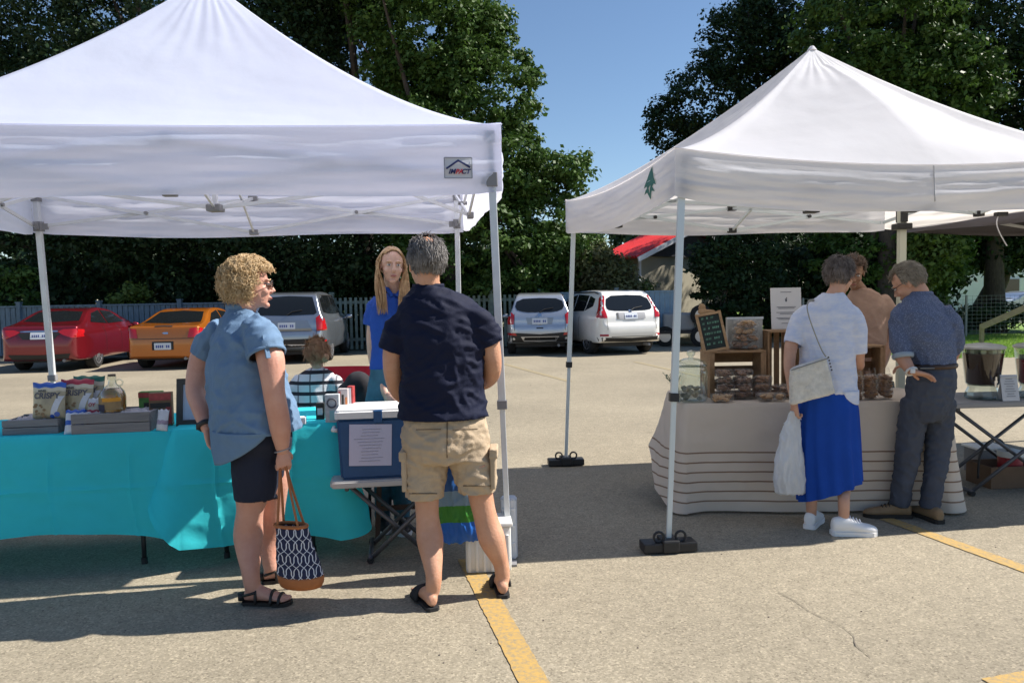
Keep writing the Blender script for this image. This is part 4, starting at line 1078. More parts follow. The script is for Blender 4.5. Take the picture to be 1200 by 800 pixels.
# ================================================================== TABLES AND CLOTHS
def cloth_mesh(A, B, depth, z, drop, flare=.05, amp=.03, freq=9.0, seed=0, r=.035, corner=.05, step=.02, left_flare=0.0, creases=0.0):
    """A, B: front edge (x,y) from left to right; the table runs back by depth. drop(side, s) -> hang length."""
    A, B = V((A[0], A[1], 0)), V((B[0], B[1], 0)); ex = (B - A).normalized(); ey = V((-ex.y, ex.x, 0)); W = (B - A).length
    per = []                                     # (local x, local y, outward, side, s)
    def seg(p, q, o, side):
        n = int((V(q) - V(p)).length / step)
        for k in range(n):
            t = k / n; per.append((p[0] + (q[0] - p[0]) * t, p[1] + (q[1] - p[1]) * t, o, side, t))
    def arc(cx, cy, a0, s0, s1):
        for k in range(6):
            a = R(a0 + 15 * k); per.append((cx + r * math.cos(a), cy + r * math.sin(a), (math.cos(a), math.sin(a)), s0 if k < 3 else s1, 1.0 if k < 3 else 0.0))
    seg((r, 0), (W - r, 0), (0, -1), 'f'); arc(W - r, r, 270, 'f', 'r')
    seg((W, r), (W, depth - r), (1, 0), 'r'); arc(W - r, depth - r, 0, 'r', 'b')
    seg((W - r, depth), (r, depth), (0, 1), 'b'); arc(r, depth - r, 90, 'b', 'l')
    seg((0, depth - r), (0, r), (-1, 0), 'l'); arc(r, r, 180, 'l', 'f')
    n = len(per); NV = 40; bm = bmesh.new(); uvl = bm.loops.layers.uv.new('UVMap')
    dl = [drop(p[3], p[4]) for p in per]
    # blur the lengths along the perimeter so corners hang in one curve
    dl = [sum(dl[(i + k) % n] for k in range(-3, 4)) / 7 for i in range(n)]
    loops = []; dist = 0; us = []
    for jv in range(NV + 1):
        v = jv / NV; row = []
        for i, (x, y, o, side, s) in enumerate(per):
            cn = min(abs(x), abs(W - x)) ; cm = min(abs(y), abs(depth - y)); cd = math.hypot(cn, cm)
            cf = math.exp(-(cd / .10) ** 2)
            u = i * step
            f = amp * v ** 1.2 * (math.sin(u * freq + seed + 1.5 * noise.noise(V((u * 1.1, seed, 0)))) * .7 + noise.noise(V((u * 3.0, v * 1.5, seed))) * 1.1)
            f += (.006 * noise.noise(V((u * 9, v * 7, seed + 3))) + .004 * max(0, 1 - 3.5 * abs(noise.noise(V((u * 5 + v * 2, v * 4 - u * 2, seed + 8)))))) * min(1, v * 5)
            off = flare * v ** .8 + f + corner * cf * v
            if v > 0: off += .006
            if creases: off += creases * (math.exp(-(((u + .02 * math.sin(v * 4)) % .42 - .21) / .010) ** 2) + math.exp(-((dl[i] * v - .30) / .009) ** 2)) * min(1, v * 5)
            if left_flare and side == 'l': off += left_flare * v * min(1, s * (1 - s) * 6)
            # rounded shoulder
            p = A + ex * (x + o[0] * off) + ey * (y + o[1] * off)
            p.z = z - dl[i] * v + (.004 if jv == 0 else -.002)
            row.append(bm.verts.new(p))
        loops.append(row)
    for jv in range(NV):
        for i in range(n):
            j = (i + 1) % n
            f = bm.faces.new((loops[jv][i], loops[jv + 1][i], loops[jv + 1][j], loops[jv][j]))
            for lp, (ii, vv) in zip(f.loops, ((i, jv), (i, jv + 1), (i + 1, jv + 1), (i + 1, jv))):
                lp[uvl].uv = (ii * step, dl[ii % n] * vv / NV)
    top = bm.faces.new(loops[0])
    for lp in top.loops: lp[uvl].uv = (0, 0)
    bmesh.ops.recalc_face_normals(bm, faces=bm.faces)
    return bm, ex, ey, W
def folding_table(name, label, A, B, depth, z, topm, legm, xlegs=False, group=None):
    A, B = V((A[0], A[1], 0)), V((B[0], B[1], 0)); ex = (B - A).normalized(); ey = V((-ex.y, ex.x, 0)); W = (B - A).length
    rz = math.atan2(ex.y, ex.x)
    root = thing(name, label, 'table', (A.x, A.y, 0), rz, group)
    bm = bmesh.new(); prism(bm, rrect(.01, .01, W - .01, depth - .01, .04), 'z', z - .045, z - .006)
    bmesh.ops.bevel(bm, geom=[e for e in bm.edges if abs(e.verts[0].co.z - e.verts[1].co.z) < 1e-5], offset=.008, segments=2, affect='EDGES')
    put('tabletop', bm, topm, root, world=False, smooth=40)
    if xlegs:
        for y in (.12, depth - .12):
            for (x0, x1) in ((.10, W - .25), (W - .12, .22)):
                bm = bmesh.new(); tube(bm, [(x0, y + (.02 if x0 < .5 else -.02), z - .05), (x1, y + (.02 if x0 < .5 else -.02), .015)], .0135, 10)
                put('leg', bm, legm, root, world=False, smooth='all')
        bm = bmesh.new()
        for x in (.22, W - .25): tube(bm, [(x, .06, .03), (x, depth - .06, .03)], .0135, 10)
        for x in (.10, W - .12): tube(bm, [(x, .06, z - .06), (x, depth - .06, z - .06)], .0135, 10)
        put('crossbar', bm, legm, root, world=False, smooth='all')
        for x in (.22, W - .25):
            for y in (.08, depth - .08):
                bm = bmesh.new(); cyl(bm, (x, y - .02, .02), (x, y + .02, .02), .02, seg=10); put('foot_cap', bm, M_blackplastic, root, world=False)
    else:
        for x in (.22, W - .22):
            for y in (.10, depth - .10):
                bm = bmesh.new(); tube(bm, spline([(x, y + (.1 if y < .3 else -.1), z - .05), (x, y, z - .2), (x, y, .02)], 10), .0135, 10); lg = put('leg', bm, legm, root, world=False, smooth='all')
                bm = bmesh.new(); cyl(bm, (x, y, 0), (x, y, .035), .018, seg=10); put('foot_cap', bm, M_blackplastic, lg, world=False)
            bm = bmesh.new(); tube(bm, [(x, .1, .35), (x, depth - .1, .35)], .011, 8); put('crossbar', bm, legm, root, world=False, smooth='all')
    return root, rz
M_teal = mat('teal_cloth', (.07, .80, .90), .85, trans=.42, spec=.15, var=.05, vscale=2, bump=.5, bscale=11)
M_tabletop = mat('table_plastic', (.55, .55, .54), .5, bump=.08, bscale=200)
fa, fb, fc = (-4.05, 3.99), (-1.93, 4.335), (-.985, 4.49)
folding_table('folding_table', 'folding table under the left part of the teal cloths', fa, fb, .74, .775, M_tabletop, M_blackmetal, group='folding tables of the teal stall')
folding_table('folding_table', 'folding table under the right teal cloth behind the woman with the handbag', (fb[0] + .02, fb[1]), fc, .70, .772, M_tabletop, M_blackmetal, group='folding tables of the teal stall')
def dropA(side, s):
    if side == 'f': return .61 - .055 * math.sin(PI * max(0, (s - .35) / .65)) + .02 * math.sin(s * 5 + 1)
    return .42
bm, ex, ey, W = cloth_mesh(fa, fb, .75, .782, dropA, flare=.035, amp=.020, freq=4.5, seed=1, creases=.011, step=.012)
o = put('tablecloth', bm, M_teal, origin=(-3, 4.2, 0), smooth=50); tag(o, 'bright teal tablecloth under the snack bags and jug', 'tablecloth', 'teal tablecloths')
def dropB(side, s):
    if side == 'f': return .655 + .015 * math.sin(s * 7)
    if side == 'r': return .64 - .2 * s
    return .35
bm, ex, ey, W = cloth_mesh((fb[0] + .0, fb[1] - .03), (fc[0], fc[1]), .72, .79, dropB, flare=.05, amp=.04, freq=8, seed=7, creases=.011, step=.012)
o = put('tablecloth', bm, M_teal, origin=(-1.4, 4.4, 0), smooth=50); tag(o, 'bright teal tablecloth behind the woman and her handbag', 'tablecloth', 'teal tablecloths')
M_stripe = mat('striped_linen', (.69, .59, .49), .85, trans=.12, bump=.3, bscale=22)
N, L = nodes(M_stripe); b = N['Principled BSDF']
uv = N.new('ShaderNodeUVMap'); uv.uv_map = 'UVMap'; sx = N.new('ShaderNodeSeparateXYZ'); L.new(uv.outputs[0], sx.inputs[0])
t_ = math_node(N, L, 'DIVIDE', math_node(N, L, 'SUBTRACT', sx.outputs[1], .298), .0665)
fr_ = math_node(N, L, 'FRACT', t_)
on = math_node(N, L, 'LESS_THAN', math_node(N, L, 'ABSOLUTE', math_node(N, L, 'SUBTRACT', fr_, .5)), .075)
rg_ = math_node(N, L, 'MULTIPLY', math_node(N, L, 'GREATER_THAN', t_, 0.0), math_node(N, L, 'LESS_THAN', t_, 6.0))
al = math_node(N, L, 'MULTIPLY', on, rg_)
mx = N.new('ShaderNodeMix'); mx.data_type = 'RGBA'; mx.inputs[6].default_value = (.69, .59, .49, 1); mx.inputs[7].default_value = (.27, .17, .11, 1)
L.new(al, mx.inputs[0]); L.new(mx.outputs[2], b.inputs['Base Color'])
for n_ in N:
    if n_.type == 'BSDF_TRANSLUCENT': L.new(mx.outputs[2], n_.inputs[0])
ta, tb = (1.17, 5.24), (2.95, 5.14)
folding_table('folding_table', 'folding table under the striped beige tablecloth', ta, tb, .74, .745, M_tabletop, M_blackmetal)
def dropC(side, s):
    if side == 'f': return .735
    if side == 'r': return .73 - .1 * s
    if side == 'l': return .36 + .38 * s ** 1.6
    return .3
bm, ex2, ey2, W2 = cloth_mesh(ta, tb, .76, .755, dropC, flare=.025, amp=.022, freq=5.5, seed=4, corner=.06, left_flare=.14)
o = put('tablecloth', bm, M_stripe, origin=(2, 5.3, 0), smooth=50); tag(o, 'beige linen tablecloth with thin brown stripes under the baked goods', 'tablecloth')
# low white table with the cooler
p0, p1 = at(384, 577, 4.22), at(548, 568, 4.34)
zt = .50
lowA = (at(384, 570, 4.22).x, 4.22); lowB = (at(552, 570, 4.34).x, 4.34)
folding_table('folding_table', 'low grey folding table carrying the blue cooler', lowA, lowB, .50, zt, mat('pale_table', (.50, .50, .50), .5), mat('dark_grey_tube', (.12, .12, .13), .4, .4), xlegs=True)
# drinks table at the right
dA = (at(1114, 472, 5.45).x, 5.45); dB = (dA[0] + 1.2, 5.52)
folding_table('folding_table', 'grey folding table with crossed legs carrying the drink dispensers', dA, dB, .60, .70, mat('grey_tabletop', (.30, .29, .29), .5), mat('dark_grey_tube', (.12, .12, .13)), xlegs=True)

# ================================================================== THINGS ON THE TEAL TABLES
M_greywood = mat('grey_washed_wood', (.15, .15, .16), .8, col2=(.24, .235, .24), vscale=4, aniso=(1, 8, 12), bump=.4, bscale=20)
M_tissue = mat('tissue_paper', (.55, .52, .53), .9, trans=.2)
def crate(px0, px1, pyb, d, h, dep, label, rz, m, slats=2, tissue=True):
    a, c = at(px0, pyb, d), at(px1, pyb, d + .16 * (px1 - px0) / 209); w = (c - a).length; zb = .785
    root = thing('wooden_crate', label, 'crate', ((a.x + c.x) / 2, d + .02, zb), rz)
    for nm, c_, s_ in (('front_board', (0, 0, 0), None),):
        pass
    for s in range(slats):
        hh = h / slats - .004
        z0 = s * h / slats + hh / 2 + .002
        bm = bmesh.new(); box(bm, (0, 0, z0), (w, .012, hh), bev=.002); put('front_slat', bm, m, root, world=False)
        bm = bmesh.new(); box(bm, (0, dep, z0), (w, .012, hh), bev=.002); put('back_slat', bm, m, root, world=False)
    for x in (-w / 2 + .006, w / 2 - .006):
        bm = bmesh.new(); box(bm, (x, dep / 2, h / 2 - .003), (.012, dep - .016, h - .008)); put('end_board', bm, m, root, world=False)
    bm = bmesh.new(); box(bm, (0, dep / 2, .008), (w - .03, dep - .02, .008)); put('bottom_board', bm, m, root, world=False)
    if tissue:
        bm = bmesh.new(); nx, ny = 26, 16; g_ = []
        for j in range(ny + 1):
            g_.append([bm.verts.new(((-.5 + i / nx) * (w - .03), (j / ny) * (dep - .03) + .015, h - .012 + .022 * noise.noise(V((i * .45 + px0, j * .5, 2))) + .012 * noise.noise(V((i * 1.1, j * 1.3, 5))))) for i in range(nx + 1)])
        for j in range(ny):
            for i in range(nx): bm.faces.new((g_[j][i], g_[j][i + 1], g_[j + 1][i + 1], g_[j + 1][i]))
        put('paper_lining', bm, M_tissue, root, world=False)
    return root
crate(4, 70, 514, 4.27, .085, .26, 'low grey wooden crate under the two tan snack bags', R(9), M_greywood)
crate(86, 178, 512, 4.27, .115, .26, 'long grey wooden crate under the amber jug', R(9), M_greywood, 2)

def bag(name, label, cat, base, w, h, t, rz, tilt, bands, group=None, texts=(), flop=0.0, seed=0, matbase=None):
    """stand-up foil bag; bands: list of (z0,z1,material); texts: (string,size,x,z,material)"""
    root = thing(name, label, cat, base, rz, group)
    T = Matrix.Rotation(tilt, 4, 'X')
    def yb(x, z, s):
        u = min(1, abs(2 * x / w)); v = min(1, max(0, z / h))
        b_ = (1 - u ** 3) * (math.sin(PI * min(1, v ** .55 * .92 + .0)) ** .6 if v < 1 else 0)
        return s * (t / 2 * b_ + .0015) + .006 * noise.noise(V((x * 22, z * 18, seed))) * (1 - u) + (-.02 * flop * v * v)
    NX, NZ = 18, 24
    for bi, (z0, z1, m) in enumerate(bands):
        bm = bmesh.new()
        for s in (-1, 1):
            nz = max(2, int(NZ * (z1 - z0)))
            G = []
            for j in range(nz + 1):
                z = (z0 + (z1 - z0) * j / nz) * h
                ww = w * (1 - .05 * math.sin(PI * z / h))
                G.append([bm.verts.new(T @ V(((-.5 + i / NX) * ww, yb((-.5 + i / NX) * w, z, s), z + .004 * math.sin(i * .9 + seed) * (z / h)))) for i in range(NX + 1)])
            for j in range(nz):
                for i in range(NX): bm.faces.new((G[j][i], G[j][i + 1], G[j + 1][i + 1], G[j + 1][i]))
        bmesh.ops.remove_doubles(bm, verts=bm.verts, dist=.0008)
        put('pouch' if bi == 0 else 'printed_band', bm, m, root, world=False, smooth='all')
    for (s_, sz, x, z, m) in texts:
        me = text_mesh(s_, sz, Matrix.Translation((x, 0, z)) @ Matrix.Rotation(PI / 2, 4, 'X'), bold=sz * .03)
        for v in me.vertices:
            c = v.co.copy(); v.co = T @ V((c.x, yb(c.x, c.z, -1) - .003, c.z))
        put('lettering', me, m, root, world=False)
    return root, T, yb
def foil(name, c, var=.1): return mat(name, c, .38, var=var, vscale=14, coat=.3, bump=.25, bscale=25)
F_tan = foil('tan_foil', (.36, .31, .20), .18); F_blue = foil('blue_foil', (.03, .10, .42)); F_redf = foil('red_foil', (.36, .03, .05)); F_grn = foil('green_foil', (.02, .13, .08))
F_white = foil('white_foil', (.55, .57, .62)); F_dk = foil('dark_print', (.06, .055, .045)); F_lt = foil('cream_foil', (.5, .46, .36))
zc_ = .785 + .078
def bpos(px, d, z): p = at(px, 400, d); return (p.x, d, z)
GB = 'tall foil snack bags on the grey crate'
def snack(px, d, top, label, rz, seed, w=.185, h=.205):
    r_, T, yb = bag('snack_bag', label, 'snack bag', bpos(px, d, zc_), w, h, .06, rz, R(-7), [(0, .76, F_tan), (.76, .86, F_lt), (.86, 1.0, top)], GB, [('CRISPY', .046, -.004, h * .63, M_ink), ('MINIS', .018, -.03, h * .77, F_dk)], 0, seed)
    # white curved flash and pictured cracker spots
    bm = bmesh.new()
    G = []
    for k in range(9):
        z = k / 8 * h * .62; x = .02 + .035 * (k / 8) ** 2; 
        G.append([bm.verts.new(T @ V((x + dx, yb(x + dx, z, -1) - .002, z))) for dx in (0, .016, .032)])
    for a, c in zip(G[:-1], G[1:]):
        for i in range(2): bm.faces.new((a[i], a[i + 1], c[i + 1], c[i]))
    put('printed_flash', bm, F_white, r_, world=False, smooth='all')
    bm = bmesh.new()
    for (x, z, r) in ((.055, .025, .014), (.03, .012, .012)):
        bm.faces.new([bm.verts.new(T @ V((x + r * math.cos(a), yb(x + r * math.cos(a), z + r * math.sin(a), -1) - .003, z + r * math.sin(a)))) for a in np.linspace(0, 2 * PI, 13)[:-1]])
    put('printed_dot', bm, F_blue, r_, world=False)
    rn = random.Random(seed); bm = bmesh.new()
    for k in range(14):
        x, z, r = rn.uniform(-.075, .0), rn.uniform(.012, .08), rn.uniform(.006, .011)
        bm.faces.new([bm.verts.new(T @ V((x + r * math.cos(a), yb(x, z, -1) - .003, z + r * math.sin(a) * .8))) for a in np.linspace(0, 2 * PI, 9)[:-1]])
    put('printed_crackers', bm, mat('cracker_print', (.22, .14, .07), .5), r_, world=False)
snack(53, 4.36, F_blue, 'tan snack bag with a blue top, the left one on the crate', R(4), 1)
snack(86, 4.43, F_redf, 'tan snack bag with a red top beside the blue topped one', R(2), 2, .19, .215)
snack(99, 4.52, F_grn, 'tan snack bag with a green top, rearmost of the bags', R(-6), 3, .2, .225)
r_, T, yb = bag('snack_bag', 'white snack bag with blue swirl and red writing leaning beside the long crate', 'snack bag', bpos(81, 4.28, .786), .10, .14, .04, R(14), R(-24), [(0, .35, F_white), (.35, .55, F_blue), (.55, .85, F_white), (.85, 1, F_blue)], None, [], 0, 6)
r_, T, yb = bag('snack_bag', 'white and dark red snack bag just left of the amber jug', 'snack bag', bpos(103, 4.40, .80), .085, .17, .04, R(-10), R(-10), [(0, .6, F_redf), (.6, .8, F_lt), (.8, 1, F_white)], None, [('OY', .03, 0, .13, F_redf)], 0, 7)
# amber jug (growler)
M_amberglass = thin_glass('clear_glass', (.86, .9, .86), .7, .06)
M_amber = mat('amber_syrup', (.62, .30, .06), .15, glass=.5, var=.1)
pj = bpos(129, 4.38, .785 + .108)
root = thing('glass_jug', 'glass jug of amber syrup with a small ring handle on the long crate', 'jug', pj)
bm = bmesh.new(); lathe(bm, (0, 0, 0), [(.060, 0), (.070, .008), (.071, .085), (.064, .115), (.040, .145), (.022, .158), (.020, .185), (.024, .187), (.024, .205), (.018, .205)], cap=True)
put('bottle', bm, M_amberglass, root, world=False, smooth=50)
bm = bmesh.new(); lathe(bm, (0, 0, 0), [(.056, .004), (.066, .010), (.067, .085), (.060, .113), (.045, .134)]); put('syrup', bm, M_amber, root, world=False, smooth=50)
bm = bmesh.new(); tube(bm, [(.022 + .020 + .020 * math.cos(a), 0, .168 + .018 * math.sin(a)) for a in np.linspace(0, 2 * PI, 15)], .0045, 8); put('handle', bm, M_amberglass, root, world=False, smooth='all')
bm = bmesh.new(); cyl(bm, (0, 0, .204), (0, 0, .216), .021); put('cap', bm, mat('cap_brown', (.1, .07, .05), .5), root, world=False, smooth=40)
def band(r, z0, z1, a0, a1, m, nm, par, n=14):
    bm = bmesh.new(); A = [R(a0 + (a1 - a0) * k / n) for k in range(n + 1)]
    lo = [bm.verts.new((r * math.cos(a), r * math.sin(a), z0)) for a in A]; hi = [bm.verts.new((r * math.cos(a), r * math.sin(a), z1)) for a in A]
    for i in range(n): bm.faces.new((lo[i], lo[i + 1], hi[i + 1], hi[i]))
    return put(nm, bm, m, par, world=False, smooth='all')
lb = band(.0735, .02, .088, 215, 330, mat('label_ochre', (.26, .18, .09), .7, var=.2, vscale=20), 'label', root)
band(.0742, .066, .088, 250, 330, mat('label_orange', (.62, .28, .03), .7), 'label_stripe', lb)
band(.0742, .012, .05, 205, 262, mat('label_navy', (.03, .03, .06), .7), 'label_picture', lb)
# coloured packets
def carton(name, label, cat, c, s, rz, m, parts=(), group=None):
    root = thing(name, label, cat, c, rz, group)
    bm = bmesh.new(); box(bm, (0, 0, s[2] / 2), s, bev=.003); put('carton', bm, m, root, world=False)
    for (x, z, w, h, mm, nm) in parts:
        bm = bmesh.new(); box(bm, (x, -s[1] / 2 - .0025, z), (w, .003, h)); put(nm, bm, mm, root, world=False)
    return root
M_pgreen = mat('packet_green', (.08, .22, .05), .5, var=.3, vscale=30); M_pred = mat('packet_red', (.36, .05, .05), .5, var=.3, vscale=30); M_pblk = mat('packet_black', (.02, .02, .02), .5); M_pbrown = mat('packet_brown', (.18, .10, .05), .5, var=.3, vscale=30)
c_ = bpos(159, 4.42, .895 - .05)
carton('snack_packet', 'green fronted packet with a dark band standing behind the long crate', 'packet', (c_[0], 4.58, .79), (.13, .05, .195), R(8), M_pgreen, [(0, .175, .13, .03, M_pred, 'printed_band'), (.01, .115, .09, .03, M_pblk, 'printed_band'), (.0, .06, .1, .05, F_white, 'printed_picture')])
c_ = bpos(184, 4.5, 0)
carton('snack_packet', 'red brown packet with a black band right of the green one', 'packet', (c_[0], 4.52, .79), (.125, .05, .195), R(12), M_pbrown, [(0, .17, .12, .04, M_pred, 'printed_band'), (0, .12, .11, .03, M_pblk, 'printed_band'), (.045, .06, .03, .1, M_pred, 'printed_band')])
r_, T, yb = bag('snack_bag', 'small crinkled white bag at the right end of the long crate', 'snack bag', bpos(185, 4.33, .786), .075, .12, .045, R(-15), R(-12), [(0, .3, F_white), (.3, .5, mat('print_mauve', (.3, .25, .33), .5, var=.4, vscale=40)), (.5, 1, F_white)], None, [], 0, 9)
# black framed picture behind the woman
c_ = at(226, 496, 4.5); root = thing('picture_frame', 'dark framed sign standing behind the arm of the woman in blue', 'picture frame', (c_.x, 4.5, .785), R(8))
T = Matrix.Rotation(R(-10), 3, 'X')
bm = bmesh.new()
for (x, z, w, h) in ((-.075, .14, .035, .28), (.075, .14, .035, .28)): box(bm, T @ V((x, 0, z)), (w, .02, h), rot=T)
for z in (.0175, .2625): box(bm, T @ V((0, 0, z)), (.115, .02, .035), rot=T)
put('frame', bm, mat('dark_frame', (.045, .042, .04), .6), root, world=False)
bm = bmesh.new(); box(bm, T @ V((0, .004, .14)), (.116, .006, .212), rot=T); put('print', bm, mat('pale_blue_print', (.42, .48, .60), .6), root, world=False)
bm = bmesh.new(); bar(bm, T @ V((0, .012, .2)), (0, .14, .005), .03, .006); put('strut', bm, MATS['dark_frame'], root, world=False)
# small white box
c_ = at(349, 497, 4.45); carton('small_box', 'little white box at the edge of the teal table beside the woman', 'box', (c_.x, 4.46, .792), (.09, .06, .04), R(10), M_paper)
c_ = at(376, 490, 4.62); carton('dark_box', 'small dark box on the teal table in front of the striped child', 'box', (c_.x, 4.62, .792), (.05, .05, .10), R(6), M_pblk, [(0, .05, .03, .04, F_white, 'label')])
# cartons to the right of the rack
def cpos(px, d): p = at(px, 480, d); return (p.x, d, .793)
g_ = 'printed cartons in front of the red chair'
ro = carton('printed_carton', 'tall pale carton with a grey ring emblem in front of the red chair', 'carton', cpos(390, 4.5), (.082, .05, .165), R(4), mat('carton_pale', (.45, .48, .50), .5, var=.2, vscale=30), [(0, .04, .03, .06, mat('carton_cyan', (.25, .5, .55), .5), 'printed_panel')], g_)
bm = bmesh.new(); tube(bm, [(.026 * math.cos(a), -.028, .115 + .026 * math.sin(a)) for a in np.linspace(0, 2 * PI, 21)], .005, 6); put('ring_emblem', bm, M_ink, ro, world=False)
carton('printed_carton', 'carton with red, black and orange strips next to the ring emblem one', 'carton', cpos(403, 4.56), (.06, .05, .19), R(2), mat('carton_white', (.5, .45, .45), .5), [(-.018, .1, .012, .15, M_pred, 'printed_band'), (.0, .09, .012, .13, M_pblk, 'printed_band'), (.02, .08, .010, .12, mat('carton_orange', (.6, .2, .06), .5), 'printed_band')], g_)
carton('printed_carton', 'narrow red and white carton nearest the cooler', 'carton', cpos(412, 4.6), (.035, .05, .20), R(-4), M_pred, [(.0, .11, .014, .16, F_white, 'printed_band'), (.0, .02, .03, .02, MATS['carton_orange'], 'printed_band')], g_)
bm = bmesh.new()
# cooler
M_coolb = mat('cooler_blue', (.012, .075, .21), .45, var=.1, bump=.05); 
c0 = at(398, 560, 4.28); wco = .50; rz = R(8)
root = thing('cooler', 'blue cooler with a white lid and a taped paper on the low folding table', 'cooler', (c0.x + wco / 2 - .01, 4.31, zt - .005), rz)
bm = bmesh.new(); prism(bm, [(-wco / 2 + .015, 0), (wco / 2 - .015, 0), (wco / 2, .345), (-wco / 2, .345)], 'y', 0, .34); bmesh.ops.bevel(bm, geom=bm.edges[:], offset=.015, segments=3, affect='EDGES'); put('tub', bm, M_coolb, root, world=False, smooth=40)
bm = bmesh.new(); prism(bm, rrect(-wco / 2 - .012, -.012, wco / 2 + .012, .352, .03), 'z', .347, .395); bmesh.ops.bevel(bm, geom=[e for e in bm.edges if e.verts[0].co.z > .39 and e.verts[1].co.z > .39], offset=.012, segments=3, affect='EDGES'); put('lid', bm, mat('lid_white', (.75, .75, .74), .45), root, world=False, smooth=40)
bm = bmesh.new(); box(bm, (-.02, -.004, .355), (.05, .02, .07), bev=.004); put('latch', bm, M_coolb, root, world=False)
for s in (-1, 1):
    bm = bmesh.new(); tube(bm, [(s * (wco / 2 + .0), .08, .27), (s * (wco / 2 + .03), .10, .27), (s * (wco / 2 + .03), .24, .27), (s * (wco / 2), .26, .27)], .012, 8); put('handle', bm, mat('lid_white', (0, 0, 0)), root, world=False, smooth='all')
bm = bmesh.new(); box(bm, (-.065, -.006, .195), (.236, .002, .235), rot=Matrix.Rotation(R(2), 3, 'Y')); pp = put('paper_sheet', bm, mat('notice_paper', (.58, .58, .74), .8), root, world=False)
bm = bmesh.new(); rn = random.Random(8)
for k in range(11):
    w = rn.uniform(.09, .17); box(bm, (-.065 + rn.uniform(-.01, .01), -.009, .285 - k * .018), (w, .001, .0022))
put('writing', bm, mat('faint_ink', (.33, .33, .42), .8), pp, world=False)
# white ribbed cooler box on the ground
g = gd(573, 671); root = thing('white_cooler', 'ribbed white cooler box on the ground behind the legs of the man in navy', 'cooler', (g.x, g.y, 0), R(4))
bm = bmesh.new(); box(bm, (0, .10, .125), (.25, .20, .25), bev=.018); put('tub', bm, M_whiteplastic, root, world=False, smooth=40)
for k in range(6):
    bm = bmesh.new(); box(bm, (-.105 + k * .042, -.004, .11), (.016, .014, .20), bev=.004); put('rib', bm, M_whiteplastic, root, world=False, smooth=40)
bm = bmesh.new(); box(bm, (0, .10, .264), (.27, .22, .025), bev=.010); put('lid', bm, M_whiteplastic, root, world=False, smooth=40)
bm = bmesh.new(); box(bm, (-.03, -.012, .24), (.03, .012, .06), bev=.004); put('latch', bm, M_whiteplastic, root, world=False)
# brown stool behind the low table
g = gd(468, 628); root = thing('wooden_stool', 'dark brown stool under the stall behind the low table', 'stool', (g.x, g.y + .1, 0), R(10))
M_dkw = mat('dark_brown_wood', (.09, .045, .03), .6, bump=.15)
bm = bmesh.new(); box(bm, (0, 0, .44), (.32, .32, .04), bev=.008); put('seat', bm, M_dkw, root, world=False)
for sx in (-1, 1):
    for sy in (-1, 1):
        bm = bmesh.new(); bar(bm, (sx * .13, sy * .13, .42), (sx * .155, sy * .155, 0), .03); put('leg', bm, M_dkw, root, world=False)
bm = bmesh.new()
for s in (-1, 1): bar(bm, (-.14, s * .145, .2), (.14, s * .145, .2), .02, .03); bar(bm, (s * .145, -.14, .26), (s * .145, .14, .26), .02, .03)
put('stretcher', bm, M_dkw, root, world=False)
# red folding chair
p = at(404, 470, 5.3); root = thing('camp_chair', 'red fabric folding chair behind the printed cartons', 'chair', (p.x - .05, 5.35, 0), R(-6))
M_redc = mat('red_canvas', (.40, .012, .03), .8, var=.12, vscale=8, bump=.2)
bm = bmesh.new(); G = []
for j in range(9):
    G.append([bm.verts.new(((-.27 + .54 * i / 10), .25 + .06 * math.sin(PI * i / 10) + .05 * j / 8, .50 + .52 * j / 8)) for i in range(11)])
for j in range(8):
    for i in range(10): bm.faces.new((G[j][i], G[j][i + 1], G[j + 1][i + 1], G[j + 1][i]))
me = mods(bm, [('SOLIDIFY', dict(thickness=.02))]); put('backrest', me, M_redc, root, world=False, smooth=60)
bm = bmesh.new(); G = []
for j in range(9):
    G.append([bm.verts.new(((-.26 + .52 * i / 10), -.22 + .46 * j / 8, .47 - .03 * math.sin(PI * i / 10))) for i in range(11)])
for j in range(8):
    for i in range(10): bm.faces.new((G[j][i], G[j][i + 1], G[j + 1][i + 1], G[j + 1][i]))
me = mods(bm, [('SOLIDIFY', dict(thickness=.02))]); put('seat', me, M_redc, root, world=False, smooth=60)
for sx in (-1, 1):
    for (y0, z0, y1, z1) in ((.31, 1.03, .24, .0), (-.24, .48, -.28, 0)):
        bm = bmesh.new(); tube(bm, [(sx * .28, y0, z0), (sx * .28, y1, z1)], .011, 8); put('leg', bm, M_blackmetal, root, world=False, smooth='all')
    bm = bmesh.new(); tube(bm, [(sx * .28, -.26, .0), (-sx * .28, -.26, .46)], .009, 8); put('brace', bm, M_blackmetal, root, world=False, smooth='all')
    bm = bmesh.new(); box(bm, (sx * .29, .0, .68), (.06, .50, .02), bev=.006); put('armrest', bm, M_redc, root, world=False)
# dark jacket thrown over the chair arm
p = at(421, 455, 5.2); bm = bmesh.new()
for (dx, dz, rx, rz_) in ((0, .02, .10, .10), (.04, -.08, .11, .13), (-.06, -.05, .1, .1), (.02, -.2, .09, .12)): ell(bm, (p.x + dx, 5.18, p.z + dz), (rx, .08, rz_))
me = remesh(bm, .012, 5); displace(me, lambda c, n: .012 * noise.noise(V((c[0] * 14, c[1] * 14, c[2] * 9)))); o = put('jacket', me, mat('black_cloth', (.02, .02, .025), .9), origin=(p.x, 5.2, p.z - .3), smooth='all'); tag(o, 'dark jacket bundled over the arm of the red chair', 'jacket')

